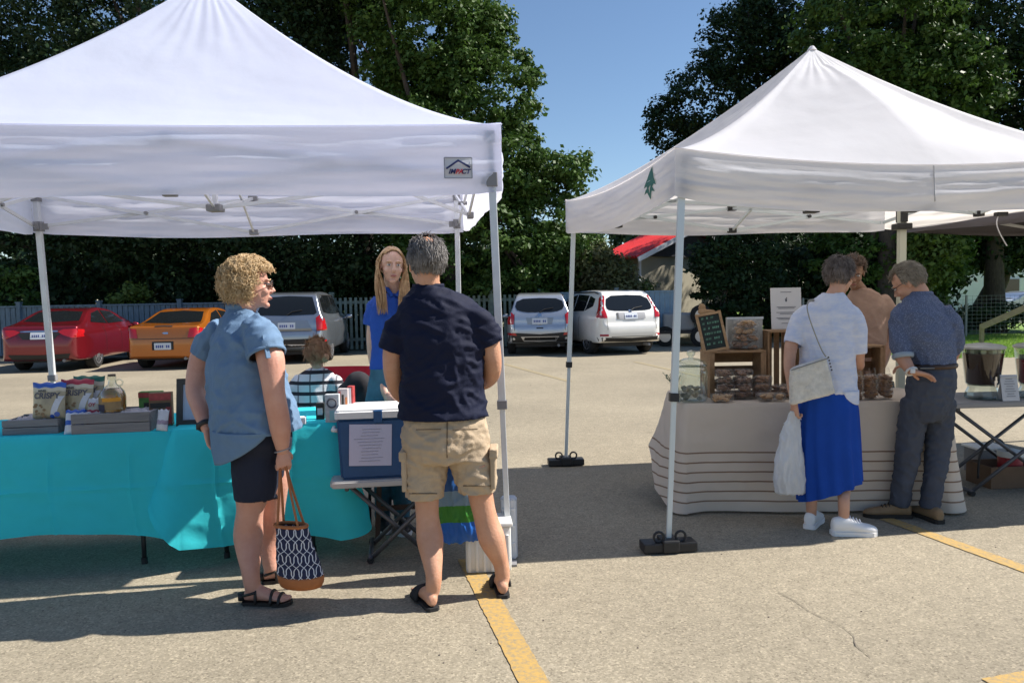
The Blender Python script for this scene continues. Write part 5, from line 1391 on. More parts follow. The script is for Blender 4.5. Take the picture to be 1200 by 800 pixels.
# ================================================================== THINGS ON THE STRIPED TABLE
ZT = .762
def tp(px, d): p = at(px, 465, d); return (p.x, d, ZT)
M_crate = mat('crate_wood', (.36, .22, .115), .7, col2=(.26, .15, .075), vscale=4, aniso=(7, 7, 7), bump=.2, bscale=30)
def opencrate(name, label, loc, w, h, d, rz, vert=False, group=None):
    root = thing(name, label, 'crate', loc, rz, group); t = .014
    if not vert:      # open side faces the camera; long slats on back, top, bottom
        for x in (-w / 2 + t / 2, w / 2 - t / 2):
            bm = bmesh.new(); box(bm, (x, d / 2, h / 2), (t, d, h), bev=.002); put('end_board', bm, M_crate, root, world=False)
        for z in (t / 2, h - t / 2):
            for k in range(3):
                bm = bmesh.new(); box(bm, (0, d * (.17 + .33 * k), z), (w - 2 * t - .002, d * .27, t), bev=.002); put('slat', bm, M_crate, root, world=False)
        for k in range(3):
            bm = bmesh.new(); box(bm, (0, d - t / 2, h * (.2 + .3 * k)), (w - 2 * t - .004, t, h * .22), bev=.002); put('slat', bm, M_crate, root, world=False)
        for x in (-w / 2 + t * 1.8, w / 2 - t * 1.8):
            bm = bmesh.new(); box(bm, (x, .012, h / 2), (t * 1.5, t * 1.5, h - 2 * t - .004)); put('corner_post', bm, M_crate, root, world=False)
    else:             # upright, slatted bottom facing the camera
        for x in np.linspace(-w / 2 + .022, w / 2 - .022, 5):
            bm = bmesh.new(); box(bm, (x, d - t / 2, h / 2), (w / 5 * .72, t, h - 2 * t), bev=.002); put('slat', bm, M_crate, root, world=False)
        for z in (t / 2, h - t / 2):
            bm = bmesh.new(); box(bm, (0, d / 2, z), (w, d, t), bev=.002); put('end_board', bm, M_crate, root, world=False)
        for x in (-w / 2 + t / 2, w / 2 - t / 2):
            for k in range(3):
                bm = bmesh.new(); box(bm, (x, d * (.17 + .33 * k), h / 2), (t, d * .26, h - 2 * t - .002), bev=.002); put('slat', bm, M_crate, root, world=False)
    return root
x0, _, _ = tp(831, 5.5); x1, _, _ = tp(897, 5.5)
CW = x1 - x0; CH = .335
opencrate('wooden_crate', 'wooden crate lying open with the chalkboard on top', ((x0 + x1) / 2, 5.48, ZT), CW, CH, .28, 0)
x0b, _, _ = tp(899, 5.6); x1b, _, _ = tp(942, 5.6)
opencrate('wooden_crate', 'wooden crate standing upright under the white sign', ((x0b + x1b) / 2, 5.58, ZT), x1b - x0b, .47, .22, 0, True)
xa, _, _ = tp(1006, 5.75); xb_, _, _ = tp(1030, 5.75)
opencrate('wooden_crate', 'wooden crate in front of the stooping vendor in tan', ((xa + xb_) / 2, 5.7, ZT), .20, .34, .2, 0)
# white sign
xs, _, _ = tp(922, 5.66); root = thing('white_sign', 'white printed notice standing on the upright crate', 'sign', (xs, 5.66, ZT + .475), 0)
T = Matrix.Rotation(R(-6), 3, 'X')
bm = bmesh.new(); box(bm, T @ V((0, 0, .155)), (.225, .006, .305), rot=T); pn = put('board', bm, mat('sign_white', (.62, .60, .60), .7), root, world=False)
bm = bmesh.new(); bar(bm, T @ V((0, .006, .2)), (0, .09, .0), .02, .005); put('strut', bm, M_paper, root, world=False)
bm = bmesh.new(); rn = random.Random(2)
for k, (w, z) in enumerate(((.08, .275), (.14, .165), (.12, .155), (.15, .125), (.10, .115), (.15, .085), (.13, .075), (.08, .045))):
    box(bm, T @ V((0, -.0045, z)), (w, .001, .0035), rot=T)
box(bm, T @ V((0, -.0045, .215)), (.012, .001, .022), rot=T); box(bm, T @ V((.004, -.0045, .232)), (.006, .001, .008), rot=T)
put('writing', bm, M_ink, root, world=False)
# chalkboard in wooden easel
xs, _, _ = tp(838, 5.5); root = thing('chalkboard', 'small chalkboard price list in a wooden frame leaning on the lying crate', 'chalkboard', (xs + .01, 5.50, ZT + CH + .002), R(-4))
T = Matrix.Rotation(R(-14), 3, 'X') @ Matrix.Rotation(R(-10), 3, 'Y')
bm = bmesh.new(); box(bm, T @ V((0, 0, .14)), (.15, .008, .25), rot=T); put('slate', bm, mat('slate_black', (.018, .028, .026), .8, var=.3, vscale=12), root, world=False)
bm = bmesh.new()
for (x, z, w, h) in ((-.083, .14, .018, .29), (.083, .14, .018, .29), (0, .006, .148, .018), (0, .274, .148, .018)): box(bm, T @ V((x, -.003, z)), (w, .018, h), rot=T)
put('frame', bm, M_wood, root, world=False)
bm = bmesh.new(); ell(bm, T @ V((-.03, 0, .33)), (.026, .010, .03), sub=2); ell(bm, T @ V((-.03, 0, .30)), (.038, .010, .022), sub=2); ell(bm, T @ V((.0, 0, .295)), (.06, .008, .014), sub=2)
put('carved_top', bm, M_wood, root, world=False, smooth='all')
bm = bmesh.new(); bar(bm, T @ V((-.07, .01, .25)), (-.08, .10, 0), .012); bar(bm, T @ V((.07, .01, .25)), (.08, .10, 0), .012); put('easel_leg', bm, M_wood, root, world=False)
bm = bmesh.new(); rn = random.Random(5)
for r_ in range(6):
    x = -.055
    while x < .05:
        w = rn.uniform(.006, .022); z = .245 - r_ * .038
        for q in range(3): bar(bm, T @ V((x + w * q / 3, -.006, z - .007)), T @ V((x + w * (q + .6) / 3, -.006, z + .008)), .0022, .001)
        x += w + rn.choice((.004, .004, .02))
put('chalk_writing', bm, mat('chalk', (.16, .34, .24), .9), root, world=False)
# helper to make cookies / baked goods in clear bags
M_bake = [mat('baked_brown', (.40, .21, .10), .8, col2=(.22, .11, .05), vscale=40, bump=.8, bscale=70), mat('baked_tan', (.58, .37, .19), .8, col2=(.38, .21, .10), vscale=40, bump=.8, bscale=70), mat('baked_dark', (.20, .10, .06), .8, col2=(.30, .18, .11), vscale=40, bump=.8, bscale=70)]
M_film = thin_glass('clear_film', (.93, .93, .93), .5, .05, .10, .6)
GK = 'stacked bags of baked goods on the striped table'
def goods(name, label, loc, w, d, h, mi, rz, seed, n=16, group=GK, cat='baked goods'):
    root = thing(name, label, cat, loc, rz, group); rn = random.Random(seed); bm = bmesh.new()
    for k in range(n):
        r = rn.uniform(.018, .03)
        ell(bm, (rn.uniform(-w / 2 + r, w / 2 - r), rn.uniform(-d / 2 + r * .8, d / 2 - r * .8), rn.uniform(r * .5, max(r * .6, h - r * .5))), (r, r * rn.uniform(.7, 1), r * rn.uniform(.35, .6)), rot=Matrix.Rotation(rn.uniform(0, 3), 3, 'Z') @ Matrix.Rotation(rn.uniform(-.5, .5), 3, 'X'), sub=2)
    put('pastries', bm, M_bake[mi], root, world=False, smooth='all')
    bm = bmesh.new(); box(bm, (0, 0, h / 2 + .002), (w, d, h), bev=min(w, d, h) * .3)
    me = mods(bm, [('SUBSURF', dict(levels=2))]); displace(me, lambda c, n: .008 * noise.noise(V((c[0] * 30, c[1] * 30, c[2] * 40 + seed))))
    put('clear_bag', me, M_film, root, world=False, smooth='all')
    return root
# on top of the lying crate
for k, (px, z, mi) in enumerate(((874, 0, 2), (875, .055, 0), (874, .11, 1), (876, .155, 1))):
    x, _, _ = tp(px, 5.56)
    goods('cookie_bag', ['bottom', 'second', 'third', 'topmost'][k] + ' clear bag of cookies in the pile on the lying crate', (x, 5.60, ZT + CH + .003 + z), .19 - .015 * k, .14, .058, mi, .1 * k, 40 + k)
x, _, _ = tp(868, 5.72); carton('storage_box', 'clear plastic box with a silver rim behind the cookie pile', 'box', (x + .02, 5.70, ZT + CH + .003), (.26, .05, .23), 0, mat('frosted_box', (.42, .41, .38), .35), [(0, .225, .27, .016, M_alu, 'rim')])
# inside / before the crate
rn = random.Random(12); k = 0
for row, (py, d) in enumerate(((0, 5.40), (.052, 5.40), (.104, 5.42), (.15, 5.44))):
    for px in (850, 872, 893)[:3 if row < 3 else 2]:
        x, _, _ = tp(px + rn.uniform(-2, 2), d); lab = ['bottom', 'second', 'third', 'topmost'][row] + ' dark bag of baked goods, ' + {850: 'left', 872: 'middle', 893: 'right'}[px] + ' pile in front of the lying crate'
        goods('pastry_bag', lab, (x, d, ZT + .004 + py), .125, .10, .055, rn.choice((0, 2, 2)), rn.uniform(-.2, .2), 60 + k); k += 1
for j, (px, d, w, mi) in enumerate(((846, 5.27, .15, 1), (903, 5.27, .19, 1), (925, 5.38, .17, 0), (914, 5.5, .16, 2), (934, 5.5, .14, 2))):
    x, _, _ = tp(px, d); goods('pastry_bag', ['small flat bag of pale cookies before the glass jar', 'flat clear bag of pale sliced biscuits at the table front', 'bag of brown squares right of the sliced biscuits', 'dark bag of baked goods left under the white sign', 'dark bag of baked goods close to the cardigan woman'][j], (x, d, ZT + .004), w, .12, .05 if j < 2 else .085, mi, rn.uniform(-.2, .2), 80 + j)
# small packs left of the seated jar
# glass jar with lid
x, _, _ = tp(811, 5.33); root = thing('glass_jar', 'large glass jar with a knobbed lid at the left end of the striped table', 'jar', (x, 5.36, ZT))
M_jar = thin_glass('jar_glass', (.84, .90, .88), .6, .035)
bm = bmesh.new(); lathe(bm, (0, 0, 0), [(.10, 0), (.112, .012), (.114, .20), (.104, .235), (.098, .24)]); put('glass_body', bm, M_jar, root, world=False, smooth=50)
bm = bmesh.new(); lathe(bm, (0, 0, 0), [(.110, .243), (.112, .25), (.095, .275), (.055, .295), (.018, .30), (.016, .312), (.030, .325), (.030, .345), (.012, .355)]); put('lid', bm, M_jar, root, world=False, smooth=50)
bm = bmesh.new(); rn = random.Random(4)
for k in range(26): ell(bm, (rn.uniform(-.06, .06), rn.uniform(-.06, .06), rn.uniform(.015, .10)), (.02, .016, .012), rot=Matrix.Rotation(rn.uniform(0, 3), 3, 'X'), sub=2)
put('contents', bm, mat('wrapped_sweets', (.30, .28, .24), .6, var=.5, vscale=40), root, world=False, smooth='all')
# sprig in small vase
x, _, _ = tp(791, 5.28); root = thing('plant_vase', 'small glass vase with a green sprig left of the glass jar', 'vase', (x + .005, 5.27, ZT))
bm = bmesh.new(); lathe(bm, (0, 0, 0), [(.025, 0), (.03, .01), (.028, .06), (.018, .085), (.022, .1)]); put('vase', bm, M_jar, root, world=False, smooth=50)
bm = bmesh.new(); rn = random.Random(6)
for k in range(9):
    a = rn.uniform(0, 2 * PI); q = V((math.cos(a) * .06 - .02, math.sin(a) * .03, .15 + rn.uniform(0, .05))); tube(bm, spline([(0, 0, .04), (0, 0, .1), q], 6), .002, 5)
    for t in range(6):
        c = V((0, 0, .1)).lerp(q, (t + 1) / 6); d_ = V((rn.uniform(-1, 1), rn.uniform(-1, 1), rn.uniform(0, 1))).normalized() * .024; s_ = d_.cross(V((0, 0, 1))).normalized() * .007
        bm.faces.new([bm.verts.new(c), bm.verts.new(c + d_ * .5 + s_), bm.verts.new(c + d_), bm.verts.new(c + d_ * .5 - s_)])
put('sprig', bm, mat('sprig_green', (.03, .10, .06), .7), root, world=False)
# bags of granola near the bending man (two tall jars) 
GJ = 'upright clear bags of granola at the right of the striped table'
for j, px in enumerate((1004, 1022, 1040)):
    x, _, _ = tp(px, 5.25); r0 = goods('granola_bag', ['left', 'middle', 'right'][j] + ' upright clear bag of granola between the cardigan woman and the bending man', (x, 5.27 + .01 * j, ZT), .10, .08, .17, [0, 0, 0][j], .1 * (j - 1), 90 + j, 70, GJ, 'granola bag')
    bm = bmesh.new(); 
    G = [[bm.verts.new(((-.05 + .1 * i / 8) * (1 - .3 * q), .01 * math.sin(i * 1.7 + q), .165 + q * .05)) for i in range(9)] for q in (0, .5, 1)]
    for a, c in zip(G[:-1], G[1:]):
        for i in range(8): bm.faces.new((a[i], a[i + 1], c[i + 1], c[i]))
    put('gathered_top', bm, M_film, r0, world=False, smooth='all')

# ================================================================== DRINKS TABLE
M_lidg = mat('dispenser_lid', (.45, .45, .42), .3, var=.1)
def dispenser(px, d, label, liq, hl, ic):
    x = at(px, 470, d).x; root = thing('drink_dispenser', label, 'drink dispenser', (x, d, .698))
    # ribbed clear foot
    bm = bmesh.new(); r_ = []
    for (r, z) in ((.10, 0), (.118, .008), (.112, .05), (.095, .085), (.10, .10)): r_.append((r, z))
    lathe(bm, (0, 0, 0), r_, seg=12); put('stand', bm, M_jar, root, world=False, smooth=15)
    bm = bmesh.new(); lathe(bm, (0, 0, 0), [(.10, .103), (.113, .115), (.140, .365), (.143, .37)]); tk = put('tank', bm, M_jar, root, world=False, smooth=50)
    bm = bmesh.new(); lathe(bm, (0, 0, 0), [(.096, .108), (.109, .12), (.109 + .0267 * (hl - .12) / .245, hl)]); put('drink', bm, liq, root, world=False, smooth=50)
    bm = bmesh.new(); rn = random.Random(px)
    for k in range(9):
        a = k / 9 * 2 * PI; box(bm, (.09 * math.cos(a), .09 * math.sin(a), hl + .016), (.04, .035, .03), rz=a, bev=.006)
    put('ice', bm, mat('ice_lemon', (.55, .60, .42), .25, alpha=.75), root, world=False)
    bm = bmesh.new(); lathe(bm, (0, 0, 0), [(.148, .371), (.150, .385), (.12, .40), (.05, .412), (.02, .414)]); put('lid', bm, M_lidg, root, world=False, smooth=50)
    bm = bmesh.new(); cyl(bm, (0, -.11, .14), (0, -.16, .14), .012, seg=12); cyl(bm, (0, -.15, .15), (0, -.15, .105), .009, seg=10); box(bm, (0, -.155, .162), (.012, .014, .03)); put('tap', bm, M_chrome, root, world=False, smooth=40)
    return root
M_tea = mat('iced_tea', (.030, .010, .006), .3, spec=.2); M_lem = mat('pink_drink', (.28, .015, .02), .12)
dispenser(1151, 5.66, 'clear drink dispenser of dark iced tea with ice on top', M_tea, .335, 1)
dispenser(1213, 5.66, 'clear drink dispenser of red drink at the right edge', M_lem, .285, 1)
x = at(1183, 470, 5.52).x; root = thing('sign_card', 'small white menu card between the two drink dispensers', 'sign', (x, 5.50, .698), R(2)); T = Matrix.Rotation(R(-12), 3, 'X')
bm = bmesh.new(); box(bm, T @ V((0, 0, .095)), (.125, .004, .19), rot=T); box(bm, (0, .05, .09), (.12, .004, .18), rot=Matrix.Rotation(R(14), 3, 'X')); put('card', bm, mat('card_grey', (.52, .53, .56), .7), root, world=False)
bm = bmesh.new()
for k in range(8): box(bm, T @ V((0, -.004, .16 - k * .018)), (.05 + .03 * ((k * 7) % 3) / 2, .001, .0032), rot=T)
put('writing', bm, MATS['ink'], root, world=False)
# box below with cups and hose
g = gd(1192, 572); root = thing('cardboard_box', 'open brown cardboard box on the ground under the drinks table', 'box', (g.x, g.y, 0), R(4))
M_card = mat('cardboard', (.20, .12, .07), .85, var=.12, vscale=5)
for (c_, s_) in (((0, 0, .085), (.42, .008, .165)), ((0, .28, .085), (.42, .008, .165)), ((-.207, .14, .085), (.008, .27, .165)), ((.207, .14, .085), (.008, .27, .165)), ((0, .14, .008), (.40, .27, .008))):
    bm = bmesh.new(); box(bm, c_, s_); put('side_panel', bm, M_card, root, world=False)
g2_ = (g.x + .02, g.y + .12, .02)
root = thing('drink_jug', 'red jug with a white lid standing in the cardboard box', 'jug', g2_); bm = bmesh.new(); lathe(bm, (0, 0, 0), [(.075, 0), (.085, .01), (.085, .19), (.08, .20)]); put('body', bm, mat('jug_red', (.34, .02, .025), .45), root, world=False, smooth=50)
bm = bmesh.new(); lathe(bm, (0, 0, 0), [(.088, .2), (.09, .205), (.088, .245), (.03, .262)]); put('lid', bm, M_whiteplastic, root, world=False, smooth=50)
g = gd(1163, 556); root = thing('folded_tray', 'grey crate lid lying on the ground under the drinks table', 'tray', (g.x, g.y + .1, 0)); bm = bmesh.new(); box(bm, (0, 0, .10), (.24, .2, .2), bev=.01); put('tub', bm, mat('grey_tub', (.22, .21, .21), .6), root, world=False)
bm = bmesh.new(); box(bm, (0, 0, .212), (.27, .23, .02), bev=.006); put('lid', bm, M_whiteplastic, root, world=False)
bm = bmesh.new(); tube(bm, spline([at(1146, 560, 5.7), at(1148, 535, 5.7), at(1158, 518, 5.7), at(1172, 515, 5.8), at(1182, 530, 5.8)], 20), .008, 8); o = put('hose', bm, M_blackplastic, smooth='all', origin=(at(1148, 535, 5.7).x, 5.7, 0)); tag(o, 'black hose arching out of the tub under the drinks table', 'hose')
# ================================================================== PEOPLE
UP = V((0, 0, 1))
M_eye = mat('eye_white', (.6, .58, .56), .3); M_iris = mat('iris', (.05, .06, .07), .2); M_lip = mat('lips', (.36, .12, .10), .5)
def nrm(v): return V(v).normalized()
def axes(F):
    F = V((F[0], F[1], 0)).normalized(); return F, V((F.y, -F.x, 0))        # forward, right
def head_matrix(c, f, tilt_side=0.0, nod=0.0, sc_=1.0):
    F, S = axes(f)
    m = Matrix((( S.x, F.x, 0, c.x), (S.y, F.y, 0, c.y), (0, 0, 1, c.z), (0, 0, 0, 1)))
    return m @ Matrix.Rotation(-nod, 4, 'X') @ Matrix.Rotation(tilt_side, 4, 'Y') @ Matrix.Scale(sc_, 4)
def head_mesh(Mh, neck_base, neck_r, vox=.0042):
    bm = bmesh.new()
    ell(bm, (0, -.012, .025), (.074, .095, .090)); ell(bm, (0, .028, -.03), (.060, .062, .082)); ell(bm, (0, .034, -.074), (.047, .046, .036))
    ell(bm, (0, .072, -.098), (.021, .017, .016), sub=2)
    tube(bm, [(0, .080, .012), (0, .094, -.005), (0, .107, -.028), (0, .088, -.038)], [.009, .009, .013, .010], 10)
    for s in (-1, 1):
        ell(bm, (s * .010, .096, -.033), (.008, .010, .007), sub=2)
        ell(bm, (s * .028, .078, .022), (.024, .012, .008), sub=2); ell(bm, (s * .036, .062, -.030), (.024, .024, .024), sub=2)
        ell(bm, (s * .076, -.008, -.012), (.007, .019, .031), rot=Matrix.Rotation(s * .35, 3, 'Z') @ Matrix.Rotation(-.2, 3, 'X'), sub=2)
        ell(bm, (s * .074, -.002, -.034), (.007, .010, .013), sub=2)
    ell(bm, (0, .088, -.060), (.021, .010, .0055), sub=2); ell(bm, (0, .086, -.070), (.018, .010, .006), sub=2)
    bm.transform(Mh)
    tube(bm, [Mh @ V((0, -.022, -.02)), Mh @ V((0, -.02, -.09)), neck_base, neck_base - UP * .05], [neck_r * .95, neck_r * .92, neck_r * 1.02, neck_r * 1.15], 18)
    return remesh(bm, vox, 4)
def face_parts(root, Mh, brow, glasses=None):
    for s in (-1, 1):
        bm = bmesh.new(); ell(bm, (s * .030, .0815, .003), (.0135, .0085, .0066), sub=2); bm.transform(Mh); e_ = put('eye', bm, M_eye, root, smooth='all')
        bm = bmesh.new(); ell(bm, (s * .030, .0885, .003), (.0055, .0025, .0055), sub=2); bm.transform(Mh); put('iris', bm, M_iris, e_, smooth='all')
        bm = bmesh.new(); tube(bm, [(s * .014, .092, .0205), (s * .030, .093, .026), (s * .048, .082, .020)], [.0025, .0035, .002], 6); bm.transform(Mh); put('eyebrow', bm, brow, root, smooth='all')
    bm = bmesh.new(); ell(bm, (0, .0955, -.0655), (.020, .0045, .0065), sub=2); bm.transform(Mh); put('mouth', bm, M_lip, root, smooth='all')
    if glasses:
        bm = bmesh.new()
        for s in (-1, 1):
            tube(bm, [(s * .033 + .022 * math.cos(a), .102 - .010 * abs(math.cos(a)) * (s * math.cos(a) > 0), .003 + .016 * math.sin(a)) for a in np.linspace(0, 2 * PI, 17)], .0022, 6)
            tube(bm, [(s * .055, .095, .006), (s * .078, .04, .006), (s * .083, -.01, .0)], .0022, 6)
        tube(bm, [(-.011, .105, .006), (.011, .105, .006)], .002, 6)
        bm.transform(Mh); g_ = put('glasses', bm, M_blackplastic, root, smooth='all')
        if glasses == 'sun':
            bm = bmesh.new()
            for s in (-1, 1): ell(bm, (s * .033, .101, .003), (.022, .003, .016), sub=2)
            bm.transform(Mh); put('lens', bm, M_glassd, g_, smooth='all')
def hand(bm, w, d, back, thumb, curl=.5, sc_=1.0, spread=.0):
    d = nrm(d); back = V(back); back = (back - d * back.dot(d)).normalized(); t = V(thumb); t = (t - d * t.dot(d) - back * t.dot(back)).normalized()
    w = V(w); k = sc_
    rings = []
    for (x, hw, th) in ((-.02, .024, .019), (0, .025, .018), (.02, .031, .018), (.05, .040, .017), (.075, .041, .0145), (.088, .036, .011)):
        rings.append((w + d * x * k, t * hw * k, back * th * k))
    loft(bm, rings, 16)
    for i, (off, ln) in enumerate(((.031, .072), (.0105, .081), (-.0105, .075), (-.031, .058))):
        p = w + d * .072 * k + t * off * k; pts = [p - d * .015 * k, p + d * .012 * k]; ang = 0; dd = d.copy()
        for sgm, f in ((.42, .35), (.32, .5), (.26, .4)):
            ang += curl * f * 2.6 * (1 + .08 * i); dd = (d * math.cos(ang) - back * math.sin(ang) + t * off * spread * 8).normalized()
            pts.append(pts[-1] + dd * ln * sgm * k)
        tube(bm, pts, [.009 * k, .0095 * k, .0085 * k, .0078 * k, .006 * k], 10)
    p = w + d * .018 * k + t * .022 * k
    td = (d * .62 + t * .65 - back * (.25 + curl * .5)).normalized()
    q = p + td * .042 * k; td2 = (d * .85 + t * .25 - back * (.3 + curl * .7)).normalized()
    tube(bm, [p - td * .01, p + td * .015 * k, q, q + td2 * .022 * k, q + td2 * .036 * k], [.014 * k, .0135 * k, .0105 * k, .0095 * k, .007 * k], 10)
def arm_mesh(pts, radii, d, back, thumb, curl=.5, sc_=1.0, spread=0.0):
    bm = bmesh.new(); limb(bm, pts, radii, 26, 16)
    me1 = remesh(bm, .0065, 4)
    bm = bmesh.new(); w = V(pts[-1]); q = V(pts[-2]); dv = (w - q).normalized()
    tube(bm, [w - dv * .06, w - dv * .02, w + nrm(d) * .01], [radii[-1] * 1.12, radii[-1] * 1.0, radii[-1] * .92], 14)
    hand(bm, w, d, back, thumb, curl, sc_, spread)
    me2 = remesh(bm, .0032, 3)
    return [me1, me2]
def foot_shape(bm, heel, dr, L_f=.245, w=1.0, ankle=None):
    """bare foot: heel = point on the ground behind the heel"""
    d = nrm((dr[0], dr[1], 0)); s = V((d.y, -d.x, 0)); heel = V(heel)
    rings = []
    for (t, hw, top) in ((.0, .018, .045), (.06, .029, .062), (.2, .031, .085), (.35, .033, .078), (.55, .039, .056), (.72, .044, .038), (.84, .042, .028), (.92, .034, .022)):
        rings.append((heel + d * t * L_f + UP * (top / 2 + .004), s * hw * w, UP * top / 2))
    loft(bm, rings, 16)
    for i, (o, l) in enumerate(((-.026, .99), (-.009, 1.0), (.006, .975), (.019, .94), (.031, .89))):
        tube(bm, [heel + d * .80 * L_f + s * o * w + UP * .014, heel + d * (l - .03) * L_f + s * o * w + UP * .013, heel + d * l * L_f + s * o * w + UP * .010], [.009, .0095 if i else .012, .006], 8)
def leg_mesh(pts, radii, heel, dr, foot=True, L_f=.245):
    bm = bmesh.new(); limb(bm, pts, radii, 30, 18)
    if foot:
        foot_shape(bm, heel, dr, L_f)
    # calf muscle and heel blend
    return remesh(bm, .0062, 5)
def body_join(root, meshes, m, trunk=None):
    if trunk:
        bm = bmesh.new(); limb(bm, trunk, [.035, .075, .075, .09], 14, 14); meshes = meshes + [remesh(bm, .010, 3)]
    bm = join(meshes); return put('body', bm, m, root, smooth='all')
def open_ends(me, ends):
    """take the flat cap off a sleeve or hem and true its edge to a plane"""
    bm = bmesh.new(); bm.from_mesh(me); bm.normal_update()
    for p, n, r in ends:
        n = V(n).normalized(); dead = []
        for f in bm.faces:
            c = f.calc_center_median()
            if (c - p).length < r and -.028 < (c - p).dot(n) < .05 and f.normal.dot(n) > .62: dead.append(f)
        bmesh.ops.delete(bm, geom=dead, context='FACES')
        for v in bm.verts:
            if v.is_boundary and (v.co - p).length < r * 1.1: v.co -= n * ((v.co - p).dot(n) + .004)
    bm.to_mesh(me); bm.free(); return me
def folds(amp, kx, kz, seed=0, ridge=.4, fine=.3, axis=None, zmask=None):
    """cloth folds: soft waves, sharper creases that run aslant, and small crumples"""
    def fn(c, n):
        x, y, z = c
        a = noise.noise(V((x * kx + seed, y * kx, z * kz)))
        w = noise.noise(V((x * 3 + seed, y * 3, z * 3 + 9))) * 1.6
        r1 = 1 - abs(noise.noise(V((x * kx * 1.5 + w, y * kx * 1.5 + seed, z * kz * 1.8 + x * 6)))) * 3.2
        r2 = 1 - abs(noise.noise(V((x * kx * 3.2 + seed * 2 + w, y * kx * 3.2, z * kz * 3.0 - x * 7)))) * 3.2
        b_ = noise.noise(V((x * kx * 5, y * kx * 5 + seed, z * kz * 5)))
        v = a * (1 - ridge) + max(0, r1) * ridge * .85 + max(0, r2) * fine * .55 + b_ * fine * .25 - .25 * ridge
        v *= amp
        if zmask: v *= zmask(z)
        return v
    return fn
def garment(name, root, m, rings, limbs=(), ends=(), vox=.009, fold=None, it=5, extra=None, label=None, thick=0):
    """rings: list of (centre, U, W); limbs: list of (pts, radii[, flat])"""
    bm = bmesh.new()
    for rr in (rings if rings and isinstance(rings[0], list) else [rings]):
        if rr: loft(bm, rr, 28)
    for l in limbs: limb(bm, l[0], l[1], 20, 18, l[2] if len(l) > 2 else 1.0)
    if extra: extra(bm)
    me = remesh(bm, vox, it)
    if fold:
        me = displace(me, fold)
    if ends: me = open_ends(me, ends)
    return put(name, me, m, root, smooth='all', label=label)
def scalp(d): return V((.079 * d.x, .100 * d.y - .012, .095 * d.z + .025))
def sample(rn, region):
    while True:
        d = V((rn.gauss(0, 1), rn.gauss(0, 1), rn.gauss(0, 1)))
        if d.length < .01: continue
        d.normalize()
        if region(d): return d
def hair_cap(root, m, Mh, region, puff=1.0, nz=.004, freq=40, name='hair', sc3=(1, 1, 1)):
    bm = bmesh.new(); bmesh.ops.create_icosphere(bm, subdivisions=6, radius=1.0)
    dead = [v for v in bm.verts if not region(v.co.normalized())]
    bmesh.ops.delete(bm, geom=dead, context='VERTS')
    for v in bm.verts:
        d = v.co.normalized(); p = scalp(d); p = V((p.x * puff * sc3[0], (p.y + .012) * puff * sc3[1] - .012, (p.z - .025) * puff * sc3[2] + .025))
        v.co = p + d * nz * noise.noise(p * freq)
    bm.transform(Mh); return put(name, bm, m, root, smooth='all')
def strands(root, m, Mh, rn, n, region, style, L_h, rad, puff=1.0, name='hair_locks', cat=None, seg=4, flow=None, parent=None, sweep=V((0, -1, -.6))):
    bm = bmesh.new(); inv = Mh.inverted()
    for k in range(n):
        d = sample(rn, region); p = scalp(d); p = V((p.x * puff, (p.y + .012) * puff - .012, (p.z - .025) * puff + .025))
        nn = V((d.x / .079, d.y / .1, d.z / .095)).normalized(); L1 = L_h * rn.uniform(.6, 1.2); pts = []; 
        if style == 'curly':
            ax = (nn + V((rn.gauss(0, .5), rn.gauss(0, .5), rn.gauss(0, .4) - .25))).normalized(); a1 = ax.orthogonal().normalized(); a2 = ax.cross(a1); ph = rn.uniform(0, 6.3); cr = rn.uniform(.008, .016); tw = rn.uniform(7, 11)
            K = 12
            for i in range(K):
                t = i / (K - 1); q = p + ax * L1 * (t - .35 * t * t) - V((0, 0, 1)) * L1 * .35 * t * t + (a1 * math.cos(ph + tw * t) + a2 * math.sin(ph + tw * t)) * cr * min(1, t * 3)
                pts.append(q)
        elif style == 'short':
            tg = V(flow(d)) if flow else sweep
            tg = tg - nn * tg.dot(nn)
            if tg.length < .01: tg = nn.orthogonal()
            tg = (tg.normalized() + V((rn.gauss(0, .17), rn.gauss(0, .17), rn.gauss(0, .17)))).normalized()
            for i in range(5):
                t = i / 4; q = p + tg * L1 * t + nn * (.002 + .005 * math.sin(PI * t * .8)) ; 
                e = q - V((0, -.012, .025)); s_ = math.sqrt((e.x / (.079 * puff)) ** 2 + (e.y / (.1 * puff)) ** 2 + (e.z / (.095 * puff)) ** 2)
                if s_ < 1.03: q = V((0, -.012, .025)) + e * (1.03 / s_)
                pts.append(q)
        R_ = [rad * (.9 if i == 0 else 1.0) * (1 - .75 * (i / (len(pts) - 1)) ** 2) for i in range(len(pts))]
        tube(bm, pts, R_, seg, cap=False)
    bm.transform(Mh); return put(name, bm, m, parent or root, smooth='all')
def hairmat(name, c1, c2): 
    return mat(name, c1, .45, col2=c2, vscale=28, spec=.45)
def reg_full(d):      # short haircut
    if d.y > .30 and d.z < .45 + .25 * (abs(d.x) > .55): return False
    if d.z < -.62: return False
    if d.y > -.05 and d.z < -.18: return False
    return True
